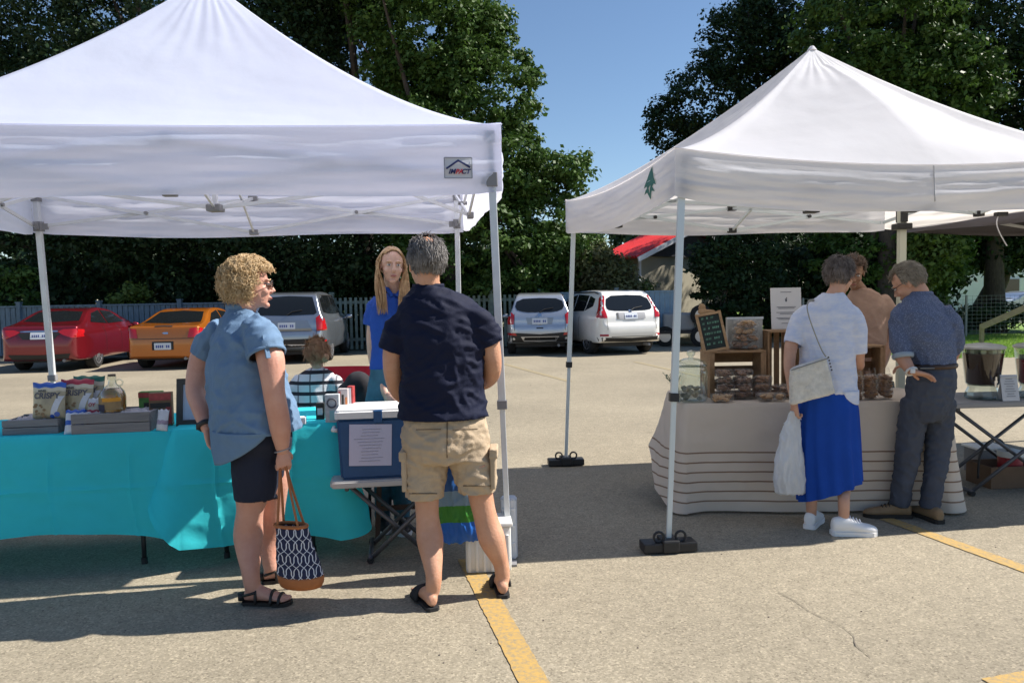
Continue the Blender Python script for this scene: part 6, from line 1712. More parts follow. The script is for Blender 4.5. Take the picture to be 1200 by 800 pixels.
def sandal(root, heel, dr, m, L_f=.26, kind='slide', lift=.0):
    d = nrm((dr[0], dr[1], 0)); s = V((d.y, -d.x, 0)); heel = V((heel[0], heel[1], 0)) - d * .008
    bm = bmesh.new(); out = []
    for t, w in ((0, .020), (.05, .033), (.25, .034), (.5, .036), (.72, .048), (.88, .045), (.97, .028), (1.0, .01)): out.append((t, w))
    poly = [heel + d * t * L_f + s * w for t, w in out] + [heel + d * t * L_f - s * w for t, w in reversed(out)]
    lo = [bm.verts.new(p + UP * .001) for p in poly]; hi = [bm.verts.new(p + UP * .018) for p in poly]
    bm.faces.new(lo); bm.faces.new(hi); n = len(poly)
    for i in range(n): bm.faces.new((lo[i], lo[(i + 1) % n], hi[(i + 1) % n], hi[i]))
    bmesh.ops.recalc_face_normals(bm, faces=bm.faces)
    sd = put('sandal', bm, m, root)
    bm = bmesh.new()
    def strap(t, h, w, r=.008, fl=1.9):
        c = heel + d * t * L_f
        pts = [c + s * w * math.cos(a) + UP * (.012 + h * math.sin(a)) for a in np.linspace(0, PI, 13)]
        tube(bm, pts, r, 8, flat=fl, up=UP)
    if kind == 'slide':
        for t in (.50, .58, .66, .74): strap(t, .074 - (t - .5) * .12, .046, .011, 1.0)
    else:
        for t in (.78, .62): strap(t, .058 - (t - .6) * .1, .047, .008, 1.0)
        strap(.30, .085, .036, .008, 1.0)
        for s_ in (-1, 1): tube(bm, [heel + d * .05 * L_f + s * s_ * .028 + UP * .05, heel + d * .3 * L_f + s * s_ * .037 + UP * .07], .007, 8)
        tube(bm, [heel - d * .004 + UP * .02, heel - d * .006 + UP * .055], .022, 8)
    put('strap', bm, m, sd, smooth='all')
def shoe(root, heel, dr, mu, ms, L_f=.29, W_=1.0, hi_=1.0, laces=None):
    d = nrm((dr[0], dr[1], 0)); s = V((d.y, -d.x, 0)); heel = V((heel[0], heel[1], 0)) 
    bm = bmesh.new(); rings = []
    for (t, hw, top) in ((.0, .022, .07), (.05, .034, .085), (.2, .037, .092), (.36, .038, .088), (.52, .043, .070), (.70, .049, .055), (.86, .045, .046), (.96, .030, .036), (1.0, .012, .026)):
        rings.append((heel + d * t * L_f + UP * (top * hi_ / 2 + .012), s * hw * W_, UP * top * hi_ / 2))
    loft(bm, rings, 18); me = remesh(bm, .006, 4); sh_ = put('shoe', me, mu, root, smooth='all')
    bm = bmesh.new(); out = ((0, .024), (.04, .036), (.25, .040), (.5, .042), (.72, .052), (.88, .048), (.97, .032), (1.01, .012))
    poly = [heel - d * .004 + d * t * L_f + s * w * W_ for t, w in out] + [heel - d * .004 + d * t * L_f - s * w * W_ for t, w in reversed(out)]
    lo = [bm.verts.new(p + UP * .001) for p in poly]; hi = [bm.verts.new(p + UP * .026) for p in poly]; bm.faces.new(lo); bm.faces.new(hi); n = len(poly)
    for i in range(n): bm.faces.new((lo[i], lo[(i + 1) % n], hi[(i + 1) % n], hi[i]))
    bmesh.ops.recalc_face_normals(bm, faces=bm.faces); put('sole', bm, ms, sh_)
    if laces:
        bm = bmesh.new()
        for t in (.40, .47, .54, .61):
            c = heel + d * t * L_f; h = .092 * hi_ - (t - .36) * .10
            tube(bm, [c + s * .026 + UP * (h * .93), c + UP * (h + .016), c - s * .026 + UP * (h * .93)], .004, 6)
        put('laces', bm, laces, sh_, smooth='all')

# ---------------------------------------------------------------- woman in the blue shirt
D0 = 3.86
def J(px, py, dy=0.0): return at(px, py, D0 + dy)
F, S = axes((.80, .60))
root = thing('person', 'person with curly blond hair in a light blue shirt and navy shorts, seen from behind', 'person', (J(305, 700).x, D0, 0), 0)
Fh, Sh = axes((.93, .36))
Mh = head_matrix(J(293, 334, .0), (Fh.x, Fh.y), sc_=1.04)
neck = J(284, 366, .02)
meshes = [head_mesh(Mh, neck, .060)]
ra = [J(306, 388, -.14), J(317, 420, -.20), J(321, 458, -.22), J(328, 498, -.19), J(331, 527, -.15)]
meshes += arm_mesh(ra, [.052, .066, .052, .052, .030], (.05, .05, -1), (.5, -.8, 0), (.8, .5, 0), curl=.75, sc_=.95)
la = [J(250, 388, .16), J(236, 420, .17), J(229, 455, .13), J(236, 480, .06), J(242, 502, -.01)]
meshes += arm_mesh(la, [.050, .060, .050, .046, .028], (.25, .05, -1), (-.9, .1, 0), (.4, .9, 0), curl=.35, sc_=.93)
hA = gd(287, 707); hB = gd(309, 683)
meshes.append(leg_mesh([J(300, 520, -.05), J(298, 560, -.05), J(293, 598, -.04), J(291, 628, -.02), V((hA.x + .035, hA.y, .15)), V((hA.x + .045, hA.y, .07))], [.11, .105, .066, .074, .043, .038], (hA.x, hA.y, .014), (1, -.06), L_f=.235))
meshes.append(leg_mesh([J(312, 520, .10), J(316, 560, .12), J(318, 598, .17), J(316, 625, .21), V((hB.x + .035, hB.y, .15)), V((hB.x + .045, hB.y, .07))], [.11, .10, .070, .068, .043, .038], (hB.x, hB.y, .014), (.95, .3), L_f=.235))
body_join(root, meshes, mat('skin_ruddy', (.52, .25, .18), .5, sss=.1, col2=(.60, .33, .25), vscale=8, bump=.22, bscale=90), [J(284, 372, .02), J(285, 398), J(295, 460), J(304, 525, .02)])
M_chamb = mat('chambray_blue', (.125, .21, .335), .85, var=.10, vscale=5, bump=.35, bscale=260)
def zr_(px, py, dy, a, b_): c = J(px, py, dy); return (c, S * a, F * b_)
rings = [zr_(284, 361, .02, .066, .064), zr_(284, 371, .01, .105, .082), zr_(283, 381, .0, .155, .105), zr_(283, 398, .0, .198, .135), zr_(287, 425, .0, .205, .175), zr_(292, 455, 0, .215, .195), zr_(298, 487, 0, .235, .205), zr_(301, 504, 0, .245, .205)]
sl = ([J(298, 382, -.10), J(308, 399, -.17), J(313, 417, -.20)], [.068, .082, .083]); sl2 = ([J(262, 384, .12), J(246, 403, .16), J(238, 417, .17)], [.06, .072, .072])
garment('shirt', root, M_chamb, rings, [sl, sl2], [(J(301, 504), V((0, 0, -1)), .34), (sl[0][2], nrm(sl[0][2] - sl[0][1]), .10), (sl2[0][2], nrm(sl2[0][2] - sl2[0][1]), .09)], fold=folds(.022, 6.0, 4.6, 3, .6, .5))
# longer curved shirt tail at the back
tail = bmesh.new(); G = []
for j in range(13):
    row = []
    for i in range(29):
        a = R(190 + 165 * i / 28)    # angle round the back
        k = math.sin(PI * (i / 28) ** .8) ** .8
        c = J(299, 499) ; p = c + S * .248 * math.cos(a) * (1 - .06 * j / 12) + F * .208 * math.sin(a) * (1 - .06 * j / 12)
        p.z = c.z - (.17 * k + .005) * j / 12; p += (S * math.cos(a) + F * math.sin(a)) * .010 * noise.noise(V((i * .3, j * .2, 1)))
        row.append(tail.verts.new(p))
    G.append(row)
for j in range(12):
    for i in range(28): tail.faces.new((G[j][i], G[j][i + 1], G[j + 1][i + 1], G[j + 1][i]))
me = mods(tail, [('SOLIDIFY', dict(thickness=.004))]); put('shirt_tail', me, M_chamb, root, smooth='all')
bm = bmesh.new(); tube(bm, [J(284, 358, .02) + S * .070 * math.cos(a) + F * .068 * math.sin(a) + UP * (.012 * math.sin(a)) for a in np.linspace(0, 2 * PI, 25)], .014, 8, flat=1.4); put('collar', bm, M_chamb, root, smooth='all')
bm = bmesh.new(); dd_ = nrm(sl[0][2] - sl[0][1]); s1, u1, _ = frame(dd_); tube(bm, [sl[0][2] - dd_ * .01 + s1 * .088 * math.cos(a) + u1 * .088 * math.sin(a) for a in np.linspace(0, 2 * PI, 29)], .006, 8, flat=1.6)
bar(bm, sl[0][2] - V((-.03, .075, .005)), sl[0][1] - V((-.035, .085, -.03)), .022, .008); put('sleeve_cuff', bm, M_chamb, root, smooth=50)
M_navysh = mat('navy_knit', (.010, .014, .032), .85, bump=.2, bscale=100)
rings = [zr_(302, 486, 0, .19, .17), zr_(302, 515, .0, .20, .165), zr_(304, 530, .02, .18, .150)]
garment('shorts', root, M_navysh, rings, [([J(300, 515, -.03), J(300, 550, -.05), J(298, 584, -.05)], [.13, .118, .098]), ([J(308, 515, .10), J(312, 550, .11), J(314, 580, .14)], [.125, .11, .092])], [(J(298, 584, -.05), V((0, 0, -1)), .12), (J(314, 580, .14), V((0, 0, -1)), .11)], fold=folds(.007, 8, 5, 9))
M_blond = hairmat('blond_curls', (.36, .23, .10), (.72, .54, .32))
def reg_c(d): return not (d.y > .35 and d.z < .50) and d.z > -.70 and not (d.y > .12 and d.z < -.15)
hp = hair_cap(root, mat('blond_base', (.26, .16, .07), .7, var=.3, vscale=30, bump=.8, bscale=60), Mh, reg_c, 1.16, .012, 45)
rn = random.Random(21); strands(root, M_blond, Mh, rn, 1900, reg_c, 'curly', .058, .0021, 1.10, parent=hp)
face_parts(root, Mh, M_blond, 'sun')
for (h_, dr) in ((hA, (1, -.06)), (hB, (.95, .3))): sandal(root, h_, dr, mat('black_leather', (.018, .016, .016), .5), .25, 'strappy')
bm = bmesh.new(); wv = (la[-1] - la[-2]).normalized(); s1, u1, _ = frame(wv); c_ = la[-1] - wv * .02; tube(bm, [c_ + s1 * .034 * math.cos(a) + u1 * .034 * math.sin(a) for a in np.linspace(0, 2 * PI, 21)], .011, 8, flat=1.3)
box(bm, c_ + V((-.03, -.018, 0)), (.014, .03, .036), bev=.004); put('wristwatch', bm, M_blackplastic, root, smooth=50)
bm = bmesh.new(); tube(bm, [ra[-1] + V((.037 * math.cos(a), .037 * math.sin(a), .01 * math.cos(a))) for a in np.linspace(0, 2 * PI, 21)], .003, 6)
put('bracelet', bm, mat('grey_bead', (.3, .3, .32), .4), root, smooth='all')
# handbag held in her right hand
hb_c = J(350, 650, -.20); root_b = thing('handbag', 'navy handbag with white lattice pattern and tan leather base hanging from her hand', 'handbag', (hb_c.x, hb_c.y, gd(350, 688).z + .06))
M_hb = mat('lattice_canvas', (.012, .016, .05), .8)
N, L = nodes(M_hb); b = N['Principled BSDF']; tc = N.new('ShaderNodeTexCoord'); sx = N.new('ShaderNodeSeparateXYZ'); L.new(tc.outputs['Object'], sx.inputs[0])
def lat(sgn):
    ang = math_node(N, L, 'ADD', sx.outputs[0], math_node(N, L, 'MULTIPLY', sx.outputs[1], .35))
    w_ = math_node(N, L, 'MULTIPLY', math_node(N, L, 'SINE', math_node(N, L, 'MULTIPLY', sx.outputs[2], 2 * PI / .062)), .0065 * sgn)
    u = math_node(N, L, 'ADD', math_node(N, L, 'MULTIPLY', ang, 1.0), math_node(N, L, 'MULTIPLY', sx.outputs[2], .62 * sgn))
    u = math_node(N, L, 'DIVIDE', math_node(N, L, 'ADD', u, w_), .036)
    f_ = math_node(N, L, 'ABSOLUTE', math_node(N, L, 'SUBTRACT', math_node(N, L, 'FRACT', u), .5))
    return math_node(N, L, 'LESS_THAN', f_, .065)
al = math_node(N, L, 'MAXIMUM', lat(1), lat(-1)); mx = N.new('ShaderNodeMix'); mx.data_type = 'RGBA'; mx.inputs[6].default_value = (.012, .016, .05, 1); mx.inputs[7].default_value = (.62, .62, .66, 1)
L.new(al, mx.inputs[0]); L.new(mx.outputs[2], b.inputs['Base Color'])
M_tanl = mat('tan_leather', (.36, .12, .035), .5, var=.15, vscale=9, bump=.15)
fb_ = nrm((.96, -.28, 0)); gb_ = V((.28, .96, 0))
def hr(px, py, a, b_, dy=-.20): return (J(px, py, dy), fb_ * a, gb_ * b_)
bm = bmesh.new(); loft(bm, [hr(341, 614, .082, .035), hr(343, 622, .084, .045), hr(347, 645, .10, .062), hr(351, 668, .115, .075), hr(352, 673, .118, .078)], 32, cap=True); me = remesh(bm, .006, 3); displace(me, folds(.009, 16, 8, 2)); me = open_ends(me, [(J(341, 614, -.20), UP, .11)])
put('pouch', me, M_hb, root_b, smooth='all')
bm = bmesh.new(); loft(bm, [hr(352, 671, .121, .081), hr(353, 680, .118, .080), hr(353, 686, .105, .070)], 32); me = remesh(bm, .006, 3); put('base', me, M_tanl, root_b, smooth='all')
bm = bmesh.new(); c_ = J(341, 615, -.20); tube(bm, [c_ + fb_ * .084 * math.cos(a) + gb_ * .040 * math.sin(a) for a in np.linspace(0, 2 * PI, 33)], .009, 8, flat=1.0); put('rim', bm, M_tanl, root_b, smooth='all')
hd = ra[-1] + V((.0, .0, -.085))
bm = bmesh.new()
for dy_, (xa, xb) in ((.045, (-.055, .060)), (-.045, (-.06, .055))):
    A_ = c_ + fb_ * xa + gb_ * -dy_ * .7 + UP * -.01; B_ = c_ + fb_ * xb + gb_ * -dy_ * .7 + UP * -.01
    tube(bm, spline([A_, A_.lerp(hd, .6) + V((-.008, 0, 0)), hd + V((-.014, 0, 0)), hd + V((0, 0, .014)), hd + V((.014, 0, 0)), B_.lerp(hd, .6) + V((.006, 0, 0)), B_], 26), .0065, 8, flat=.6)
put('handle', bm, M_tanl, root_b, smooth='all')

# ---------------------------------------------------------------- man in the navy T-shirt
D0 = 3.80
F, S = axes((-.18, .98))
root = thing('person', 'person with grey hair in a navy T-shirt, tan cargo shorts and black slides', 'person', (J(525, 700).x, D0, 0), 0)
Mh = head_matrix(J(499, 307, .0), (-.42, .9), sc_=1.08, nod=-.02)
neck = J(502, 336, .0)
meshes = [head_mesh(Mh, neck, .064)]
la = [J(470, 375, .0), J(462, 408, .01), J(461, 440, .03), J(471, 462, .14), J(492, 470, .26)]
meshes += arm_mesh(la, [.045, .056, .046, .044, .030], (.9, .35, .05), (-.2, .5, -.8), (0, .3, .9), curl=.5)
rb = [J(564, 375, .0), J(573, 402, .02), J(577, 432, .05), J(569, 446, .18), J(548, 452, .28)]
meshes += arm_mesh(rb, [.045, .054, .046, .043, .030], (-.9, .3, .0), (.2, .5, -.8), (0, .3, .9), curl=.55)
hA = gd(508, 716); hB = gd(590, 701)
dA_, dB_ = (-.42, .9), (-.12, .95)
meshes.append(leg_mesh([J(500, 540, 0), J(500, 578, 0), J(501, 605, -.01), J(504, 632, -.03), V((hA.x, hA.y + .05, .16)), V((hA.x - .01, hA.y + .055, .07))], [.095, .062, .058, .068, .040, .036], (hA.x, hA.y, .016), dA_, L_f=.26))
meshes.append(leg_mesh([J(556, 540, 0), J(562, 574, .02), J(568, 602, .02), J(576, 630, .02), V((hB.x - .01, hB.y + .05, .16)), V((hB.x - .003, hB.y + .055, .07))], [.095, .064, .059, .069, .040, .036], (hB.x, hB.y, .016), dB_, L_f=.26))
body_join(root, meshes, mat('skin_legs_tan', (.50, .25, .15), .5, sss=.1, col2=(.60, .33, .22), vscale=8, bump=.22, bscale=90), [J(504, 348, .02), J(512, 378, .02), J(520, 450), J(526, 535)])
M_navy = mat('navy_cotton', (.005, .008, .028), .75, spec=.26, bump=.25, bscale=220, var=.1)
rings = [zr_(502, 335, .0, .072, .064), zr_(504, 341, .0, .100, .078), zr_(509, 350, .0, .155, .097), zr_(513, 361, 0, .205, .115), zr_(517, 380, 0, .218, .135), zr_(520, 410, 0, .212, .148), zr_(519, 440, 0, .205, .15), zr_(519, 465, 0, .213, .155), zr_(519, 489, 0, .220, .168)]
sl = ([J(488, 372, 0), J(469, 386, 0), J(461, 411, .01)], [.07, .078, .076]); sl2 = ([J(546, 370, 0), J(564, 382, 0), J(573, 403, .02)], [.07, .076, .074])
garment('tshirt', root, M_navy, rings, [sl, sl2], [(J(519, 489), V((0, 0, -1)), .27), (sl[0][2], nrm(sl[0][2] - sl[0][1]), .09), (sl2[0][2], nrm(sl2[0][2] - sl2[0][1]), .09)], fold=folds(.020, 3.8, 7.5, 11, .55, .5), it=9)
bm = bmesh.new(); tube(bm, [J(502, 335, .0) + S * .073 * math.cos(a) + F * .065 * math.sin(a) for a in np.linspace(0, 2 * PI, 29)], .007, 6, flat=1.7); put('neck_rib', bm, M_navy, root, smooth='all')
M_khaki = mat('khaki_cotton', (.44, .34, .235), .88, var=.10, vscale=6, bump=.35, bscale=180)
rings = [zr_(522, 480, .0, .180, .130), zr_(522, 492, .0, .200, .143), zr_(522, 503, 0, .212, .156), zr_(523, 520, 0, .215, .16), zr_(524, 538, 0, .19, .14)]
s1_ = ([J(500, 520, 0), J(498, 550, 0), J(498, 583, 0)], [.112, .106, .090]); s2_ = ([J(547, 520, 0), J(555, 548, .01), J(560, 575, .02)], [.112, .106, .092])
me_ = garment('cargo_shorts', root, M_khaki, rings, [s1_, s2_], [(s1_[0][2], V((0, 0, -1)), .105), (s2_[0][2], V((0, 0, -1)), .105)], fold=folds(.020, 6, 9, 5, .5, .5))
for (cx, cy, s) in ((475, 552, -1), (579, 549, 1)):
    c = J(cx, cy, -.0); bm = bmesh.new(); box(bm, c + S * s * -.004, (.032, .15, .18), bev=.012); box(bm, c + S * s * .0 + UP * .088, (.042, .155, .05), bev=.008)
    me = mods(bm, [('SUBSURF', dict(levels=2))]); displace(me, folds(.006, 14, 14, 3)); put('cargo_pocket', me, M_khaki, root, smooth='all')
for (cx, cy) in ((502, 503), (545, 503)):
    c = J(cx, cy, -.158); bm = bmesh.new(); box(bm, c, (.12, .006, .004)); put('back_pocket_welt', bm, mat('khaki_seam', (.15, .11, .07), .9), root)
bq = bmesh.new(); bq.from_mesh(me_.data); bq.transform(wmat(me_)); bvq = BVHTree.FromBMesh(bq); bq.free()
def on_cloth(bv_, pts, off=.002):
    out = []
    for px, py in pts:
        r_ = ray(px, py); h = bv_.ray_cast(V((0, 0, CAM_H)), r_, 20)[0]
        if h is not None: out.append(h - r_ * off)
    return out
for nm, pts in (('seam', [(524, y) for y in range(492, 540, 4)]), ('seam', [(480 + x, 578) for x in range(0, 36, 4)]), ('seam', [(543 + x, 569) for x in range(0, 36, 4)])):
    q = on_cloth(bvq, pts)
    if len(q) > 2: bm = bmesh.new(); tube(bm, q, .0028, 5); put(nm, bm, MATS['khaki_seam'], root, smooth='all')
M_greyh = hairmat('grey_hair', (.10, .09, .085), (.30, .28, .27))
def reg_m(d): return reg_full(d)
hc = hair_cap(root, mat('grey_hair_base', (.12, .10, .09), .8, var=.3, vscale=40, bump=.6, bscale=80), Mh, lambda d: reg_full(d) and not (d - V((0, -.5, .86))).length < .36, 1.03, .003, 60)
def flow_m(d): return V((d.x * .3, -.9 if d.z > .2 else -.25, -.5 - .5 * (d.z < .3)))
rn = random.Random(5)
strands(root, M_greyh, Mh, rn, 2300, lambda d: reg_full(d) and (not (d.z > .84 and -.5 < d.y < .35) or rn.random() < .22) and not ((d - V((0, -.55, .83))).length < .38 and rn.random() < .75), 'short', .030, .0019, 1.02, flow=flow_m, parent=hc)
face_parts(root, Mh, M_greyh)
for (h_, dr) in ((hA, dA_), (hB, dB_)): sandal(root, h_, dr, mat('black_foam', (.02, .02, .022), .7), .275, 'slide')
# blue green carrier bag he holds in front of him
c_ = J(540, 596, .30)
rootb = thing('shopping_bag', 'blue, white and green carrier bag hanging before the legs of the man in navy', 'shopping bag', (c_.x, c_.y, c_.z - .2))
M_cb = mat('carrier_print', (.02, .16, .5), .45, trans=.2)
N, L = nodes(M_cb); b = N['Principled BSDF']; tc = N.new('ShaderNodeTexCoord'); sx = N.new('ShaderNodeSeparateXYZ'); L.new(tc.outputs['Object'], sx.inputs[0])
wv_ = math_node(N, L, 'MULTIPLY', math_node(N, L, 'SINE', math_node(N, L, 'MULTIPLY', sx.outputs[0], 14)), .02)
zz = math_node(N, L, 'ADD', math_node(N, L, 'ADD', sx.outputs[2], wv_), math_node(N, L, 'MULTIPLY', sx.outputs[0], -.25))
rp = N.new('ShaderNodeValToRGB'); rp.color_ramp.interpolation = 'CONSTANT'; L.new(math_node(N, L, 'MULTIPLY', zz, 1.8), rp.inputs[0])
E = rp.color_ramp.elements; E[0].position = 0; E[0].color = (.015, .14, .55, 1); E[1].position = .26; E[1].color = (.05, .26, .03, 1)
for p_, c4 in ((.42, (.22, .34, .45, 1)), (.56, (.02, .10, .32, 1))): q = E.new(p_); q.color = c4
L.new(rp.outputs[0], b.inputs['Base Color'])
for n_ in N:
    if n_.type == 'BSDF_TRANSLUCENT': L.new(rp.outputs[0], n_.inputs[0])
bm = bmesh.new(); loft(bm, [(J(541, 632, .30), V((.12, .03, 0)), V((-.02, .05, 0))), (J(541, 620, .30), V((.14, .02, 0)), V((-.02, .07, 0))), (J(539, 580, .30), V((.135, .02, 0)), V((-.02, .06, 0))), (J(536, 548, .30), V((.10, .02, 0)), V((-.01, .04, 0))), (J(532, 525, .30), V((.03, .0, 0)), V((0, .02, 0)))], 28)
me = remesh(bm, .007, 3); displace(me, folds(.022, 12, 3, 8, .5, .5)); put('sack', me, M_cb, rootb, smooth='all')
bm = bmesh.new(); 
for s in (-1, 1): tube(bm, spline([J(532, 528, .30) + V((s * .02, 0, 0)), J(528, 490, .30) + V((s * .02, 0, 0)), J(522, 472, .30)], 10), .006, 6)
put('handle', bm, M_cb, rootb, smooth='all')

# ---------------------------------------------------------------- vendor with long fair hair, facing us
D0 = 4.98
F, S = axes((.30, -.95))
root = thing('person', 'person with long fair hair in a royal blue polo facing the camera behind the stall', 'person', (J(462, 600).x, D0, 0), 0)
Mh = head_matrix(J(459, 311, -.03), (.30, -.95), sc_=.99, nod=.05, tilt_side=-.05)
neck = J(464, 342, .02)
meshes = [head_mesh(Mh, neck, .050, .0038)]
ra = [J(441, 358, .0), J(437, 390, .0), J(438, 420, .01), J(446, 442, -.06), J(452, 462, -.12)]
meshes += arm_mesh(ra, [.042, .042, .036, .033, .023], (.5, -.4, -.6), (-.3, -.8, 0), (.8, 0, .3), curl=.4, sc_=.95)
la = [J(488, 358, .04), J(497, 392, .04), J(500, 425, .03), J(490, 445, -.05), J(482, 458, -.12)]
meshes += arm_mesh(la, [.050, .046, .037, .034, .024], (-.5, -.4, -.6), (.3, -.8, 0), (-.8, 0, .3), curl=.4, sc_=.95)
body_join(root, meshes, mat('skin_fair', (.58, .34, .25), .5, sss=.12, col2=(.66, .42, .32), vscale=14))
M_royal = mat('royal_polo', (.012, .07, .36), .8, var=.1, bump=.3, bscale=200)
rings = [zr_(464, 344, .02, .085, .05), zr_(465, 352, .01, .158, .085), zr_(465, 370, 0, .175, .10), zr_(464, 405, 0, .155, .105), zr_(461, 432, 0, .150, .10)]
sl = ([J(446, 352, 0), J(439, 362, 0), J(435, 382, 0)], [.05, .060, .056]); sl2 = ([J(482, 351, .03), J(491, 361, .04), J(495, 386, .04)], [.05, .062, .06])
garment('polo_shirt', root, M_royal, rings, [sl, sl2], [(J(461, 432), V((0, 0, -1)), .2), (sl[0][2], nrm(sl[0][2] - sl[0][1]), .075), (sl2[0][2], nrm(sl2[0][2] - sl2[0][1]), .075)], vox=.008, fold=folds(.014, 6, 6, 2))
bm = bmesh.new(); c_ = J(464, 338, .01)
for s in (-1, 1): tube(bm, spline([c_ + V((0, .06, .02)), c_ + V((s * .058, .02, .012)), c_ + V((s * .045, -.055, -.005)), c_ + V((s * .012, -.075, -.05))], 12), .014, 8, flat=.6)
put('collar', bm, M_royal, root, smooth='all')
bm = bmesh.new(); c0, c1_, c2_ = c_ + V((-.03, -.066, 0)), c_ + V((.03, -.066, 0)), c_ + V((.0, -.098, -.085)); 
M_jean = mat('teal_denim', (.045, .13, .19), .85, var=.2, vscale=10, bump=.3, bscale=200)
bm.free()
rings = [zr_(461, 428, 0, .148, .098), zr_(461, 450, 0, .165, .11), zr_(460, 470, 0, .175, .12), zr_(460, 488, 0, .165, .11)]
fL, fR = J(449, 640, .05), J(472, 640, .0); fL.z = fR.z = .06
garment('jeans', root, M_jean, rings, [([J(449, 478, 0), J(450, 545, .0), fL], [.088, .066, .05]), ([J(470, 478, 0), J(471, 545, .0), fR], [.088, .066, .05])], [], fold=folds(.010, 8, 8, 6))
for f_ in (fL, fR): shoe(root, (f_.x + .01, f_.y + .07, 0), (.1, -1), M_blackmetal, M_paper, .25)
M_fair = hairmat('fair_hair', (.36, .20, .09), (.56, .36, .18))
def reg_l(d): return not (d.y > .38 and d.z < .50) and not (d.y > .66) and d.z > -.75 and not (d.y > .2 and d.z < -.1)
hc = hair_cap(root, M_fair, Mh, reg_l, 1.045, .003, 60)
bm = bmesh.new(); rn = random.Random(9); Mi = Mh
for k in range(620):
    side = -1 if k < 520 else 1         # most of the hair lies over her right shoulder, image left
    sx_ = -1 if side < 0 else 1
    d = sample(rn, lambda d: reg_l(d) and (d.x * 1.0) * sx_ > -.25 and d.z > -.3)
    p = scalp(d) * 1.03; pts = [p]
    a = V((sx_ * .088, -.01 + rn.uniform(-.02, .03), -.02)); e1 = p.lerp(a, .55) + V((d.x * .015, -.012, .018 * max(0, d.z)))
    pts += [e1, a + V((sx_ * rn.uniform(0, .008), rn.uniform(-.02, .02), rn.uniform(-.01, .02)))]
    Ls = rn.uniform(.22, .36) if sx_ < 0 else rn.uniform(.12, .2)
    ox, oy = rn.uniform(-.028, .030), rn.uniform(-.02, .035)
    pts.append(V((sx_ * .080 + ox, .035 + oy, -.12))); pts.append(V((sx_ * .072 + ox * 1.15, .075 + oy, -.12 - Ls * .5))); pts.append(V((sx_ * .066 + ox * .9 + rn.uniform(-.01, .01), .10 + oy, -.12 - Ls)))
    tube(bm, spline(pts, 13), lerps([.0022, .0028, .0028, .0025, .001], 13), 4, cap=False)
bm.transform(Mh); put('long_locks', bm, M_fair, hc, smooth='all')
face_parts(root, Mh, M_fair)

# ---------------------------------------------------------------- seated child
M_strp = mat('striped_jersey', (.62, .62, .66), .85, bump=.2, bscale=120)
N, L = nodes(M_strp); b = N['Principled BSDF']; tc = N.new('ShaderNodeTexCoord'); sx = N.new('ShaderNodeSeparateXYZ'); L.new(tc.outputs['Object'], sx.inputs[0])
def bands(o_, pitch, w):
    return math_node(N, L, 'LESS_THAN', math_node(N, L, 'FRACT', math_node(N, L, 'DIVIDE', o_, pitch)), w)
al = math_node(N, L, 'MAXIMUM', bands(sx.outputs[2], .072, .34), math_node(N, L, 'MULTIPLY', bands(sx.outputs[0], .085, .13), .7))
mx = N.new('ShaderNodeMix'); mx.data_type = 'RGBA'; mx.inputs[6].default_value = (.62, .62, .66, 1); mx.inputs[7].default_value = (.02, .02, .03, 1)
L.new(al, mx.inputs[0]); L.new(mx.outputs[2], b.inputs['Base Color'])
D0 = 5.30
F, S = axes((-.3, .95))
root = thing('person', 'child with brown hair in a black and white striped top, seen from behind', 'person', (J(370, 560).x, D0, 0), 0)
Mh = head_matrix(J(371, 415, .0), (-.35, .93), sc_=.86, nod=.12)
neck = J(372, 431, .0)
meshes = [head_mesh(Mh, neck, .040)]
meshes += arm_mesh([J(350, 448), J(343, 472), J(343, 500, .02), J(350, 512, .15), J(358, 516, .22)], [.032, .036, .032, .028, .02], (.6, .6, 0), (0, 0, 1), (.6, -.5, 0), .4, .8)
meshes += arm_mesh([J(392, 448), J(400, 472), J(400, 500, .02), J(392, 512, .15), J(385, 516, .22)], [.032, .036, .032, .028, .02], (-.6, .6, 0), (0, 0, 1), (-.6, -.5, 0), .4, .8)
kA, kB = J(352, 528, .38), J(388, 528, .38)
aA, aB = V((kA.x, kA.y + .03, .08)), V((kB.x, kB.y + .03, .08))
meshes.append(leg_mesh([J(360, 525, .02), kA, kA.lerp(aA, .4), aA], [.07, .055, .05, .033], (aA.x, aA.y - .03, .012), (-.2, 1), L_f=.2))
meshes.append(leg_mesh([J(382, 525, .02), kB, kB.lerp(aB, .4), aB], [.07, .055, .05, .033], (aB.x, aB.y - .03, .012), (.1, 1), L_f=.2))
body_join(root, meshes, M_skin_f, [J(372, 442), J(372, 460), J(371, 490), J(371, 525)])
rings = [zr_(372, 431, 0, .05, .045), zr_(371, 436, 0, .11, .07), zr_(370, 446, 0, .145, .09), zr_(370, 470, 0, .15, .095), zr_(370, 495, 0, .15, .10), zr_(371, 520, 0, .14, .10)]
garment('tshirt', root, M_strp, rings, [([J(354, 443), J(347, 453), J(343, 468)], [.05, .056, .052]), ([J(388, 443), J(395, 453), J(399, 468)], [.05, .056, .052])], [(J(343, 468), V((0, 0, -1)), .065), (J(399, 468), V((0, 0, -1)), .065)], fold=folds(.012, 8, 8, 3))
rings = [zr_(371, 514, 0, .13, .10), zr_(371, 530, 0, .14, .11)]
garment('shorts', root, M_navysh, rings, [([J(361, 525, .02), J(356, 527, .25)], [.085, .07]), ([J(381, 525, .02), J(385, 527, .25)], [.085, .07])])
M_brh = hairmat('brown_hair', (.24, .12, .06), (.52, .32, .18))
def reg_k(d): return not (d.y > .35 and d.z < .5) and d.z > -.6 and not (d.y > .1 and d.z < -.15)
hc = hair_cap(root, M_brh, Mh, reg_k, 1.06, .004, 50)
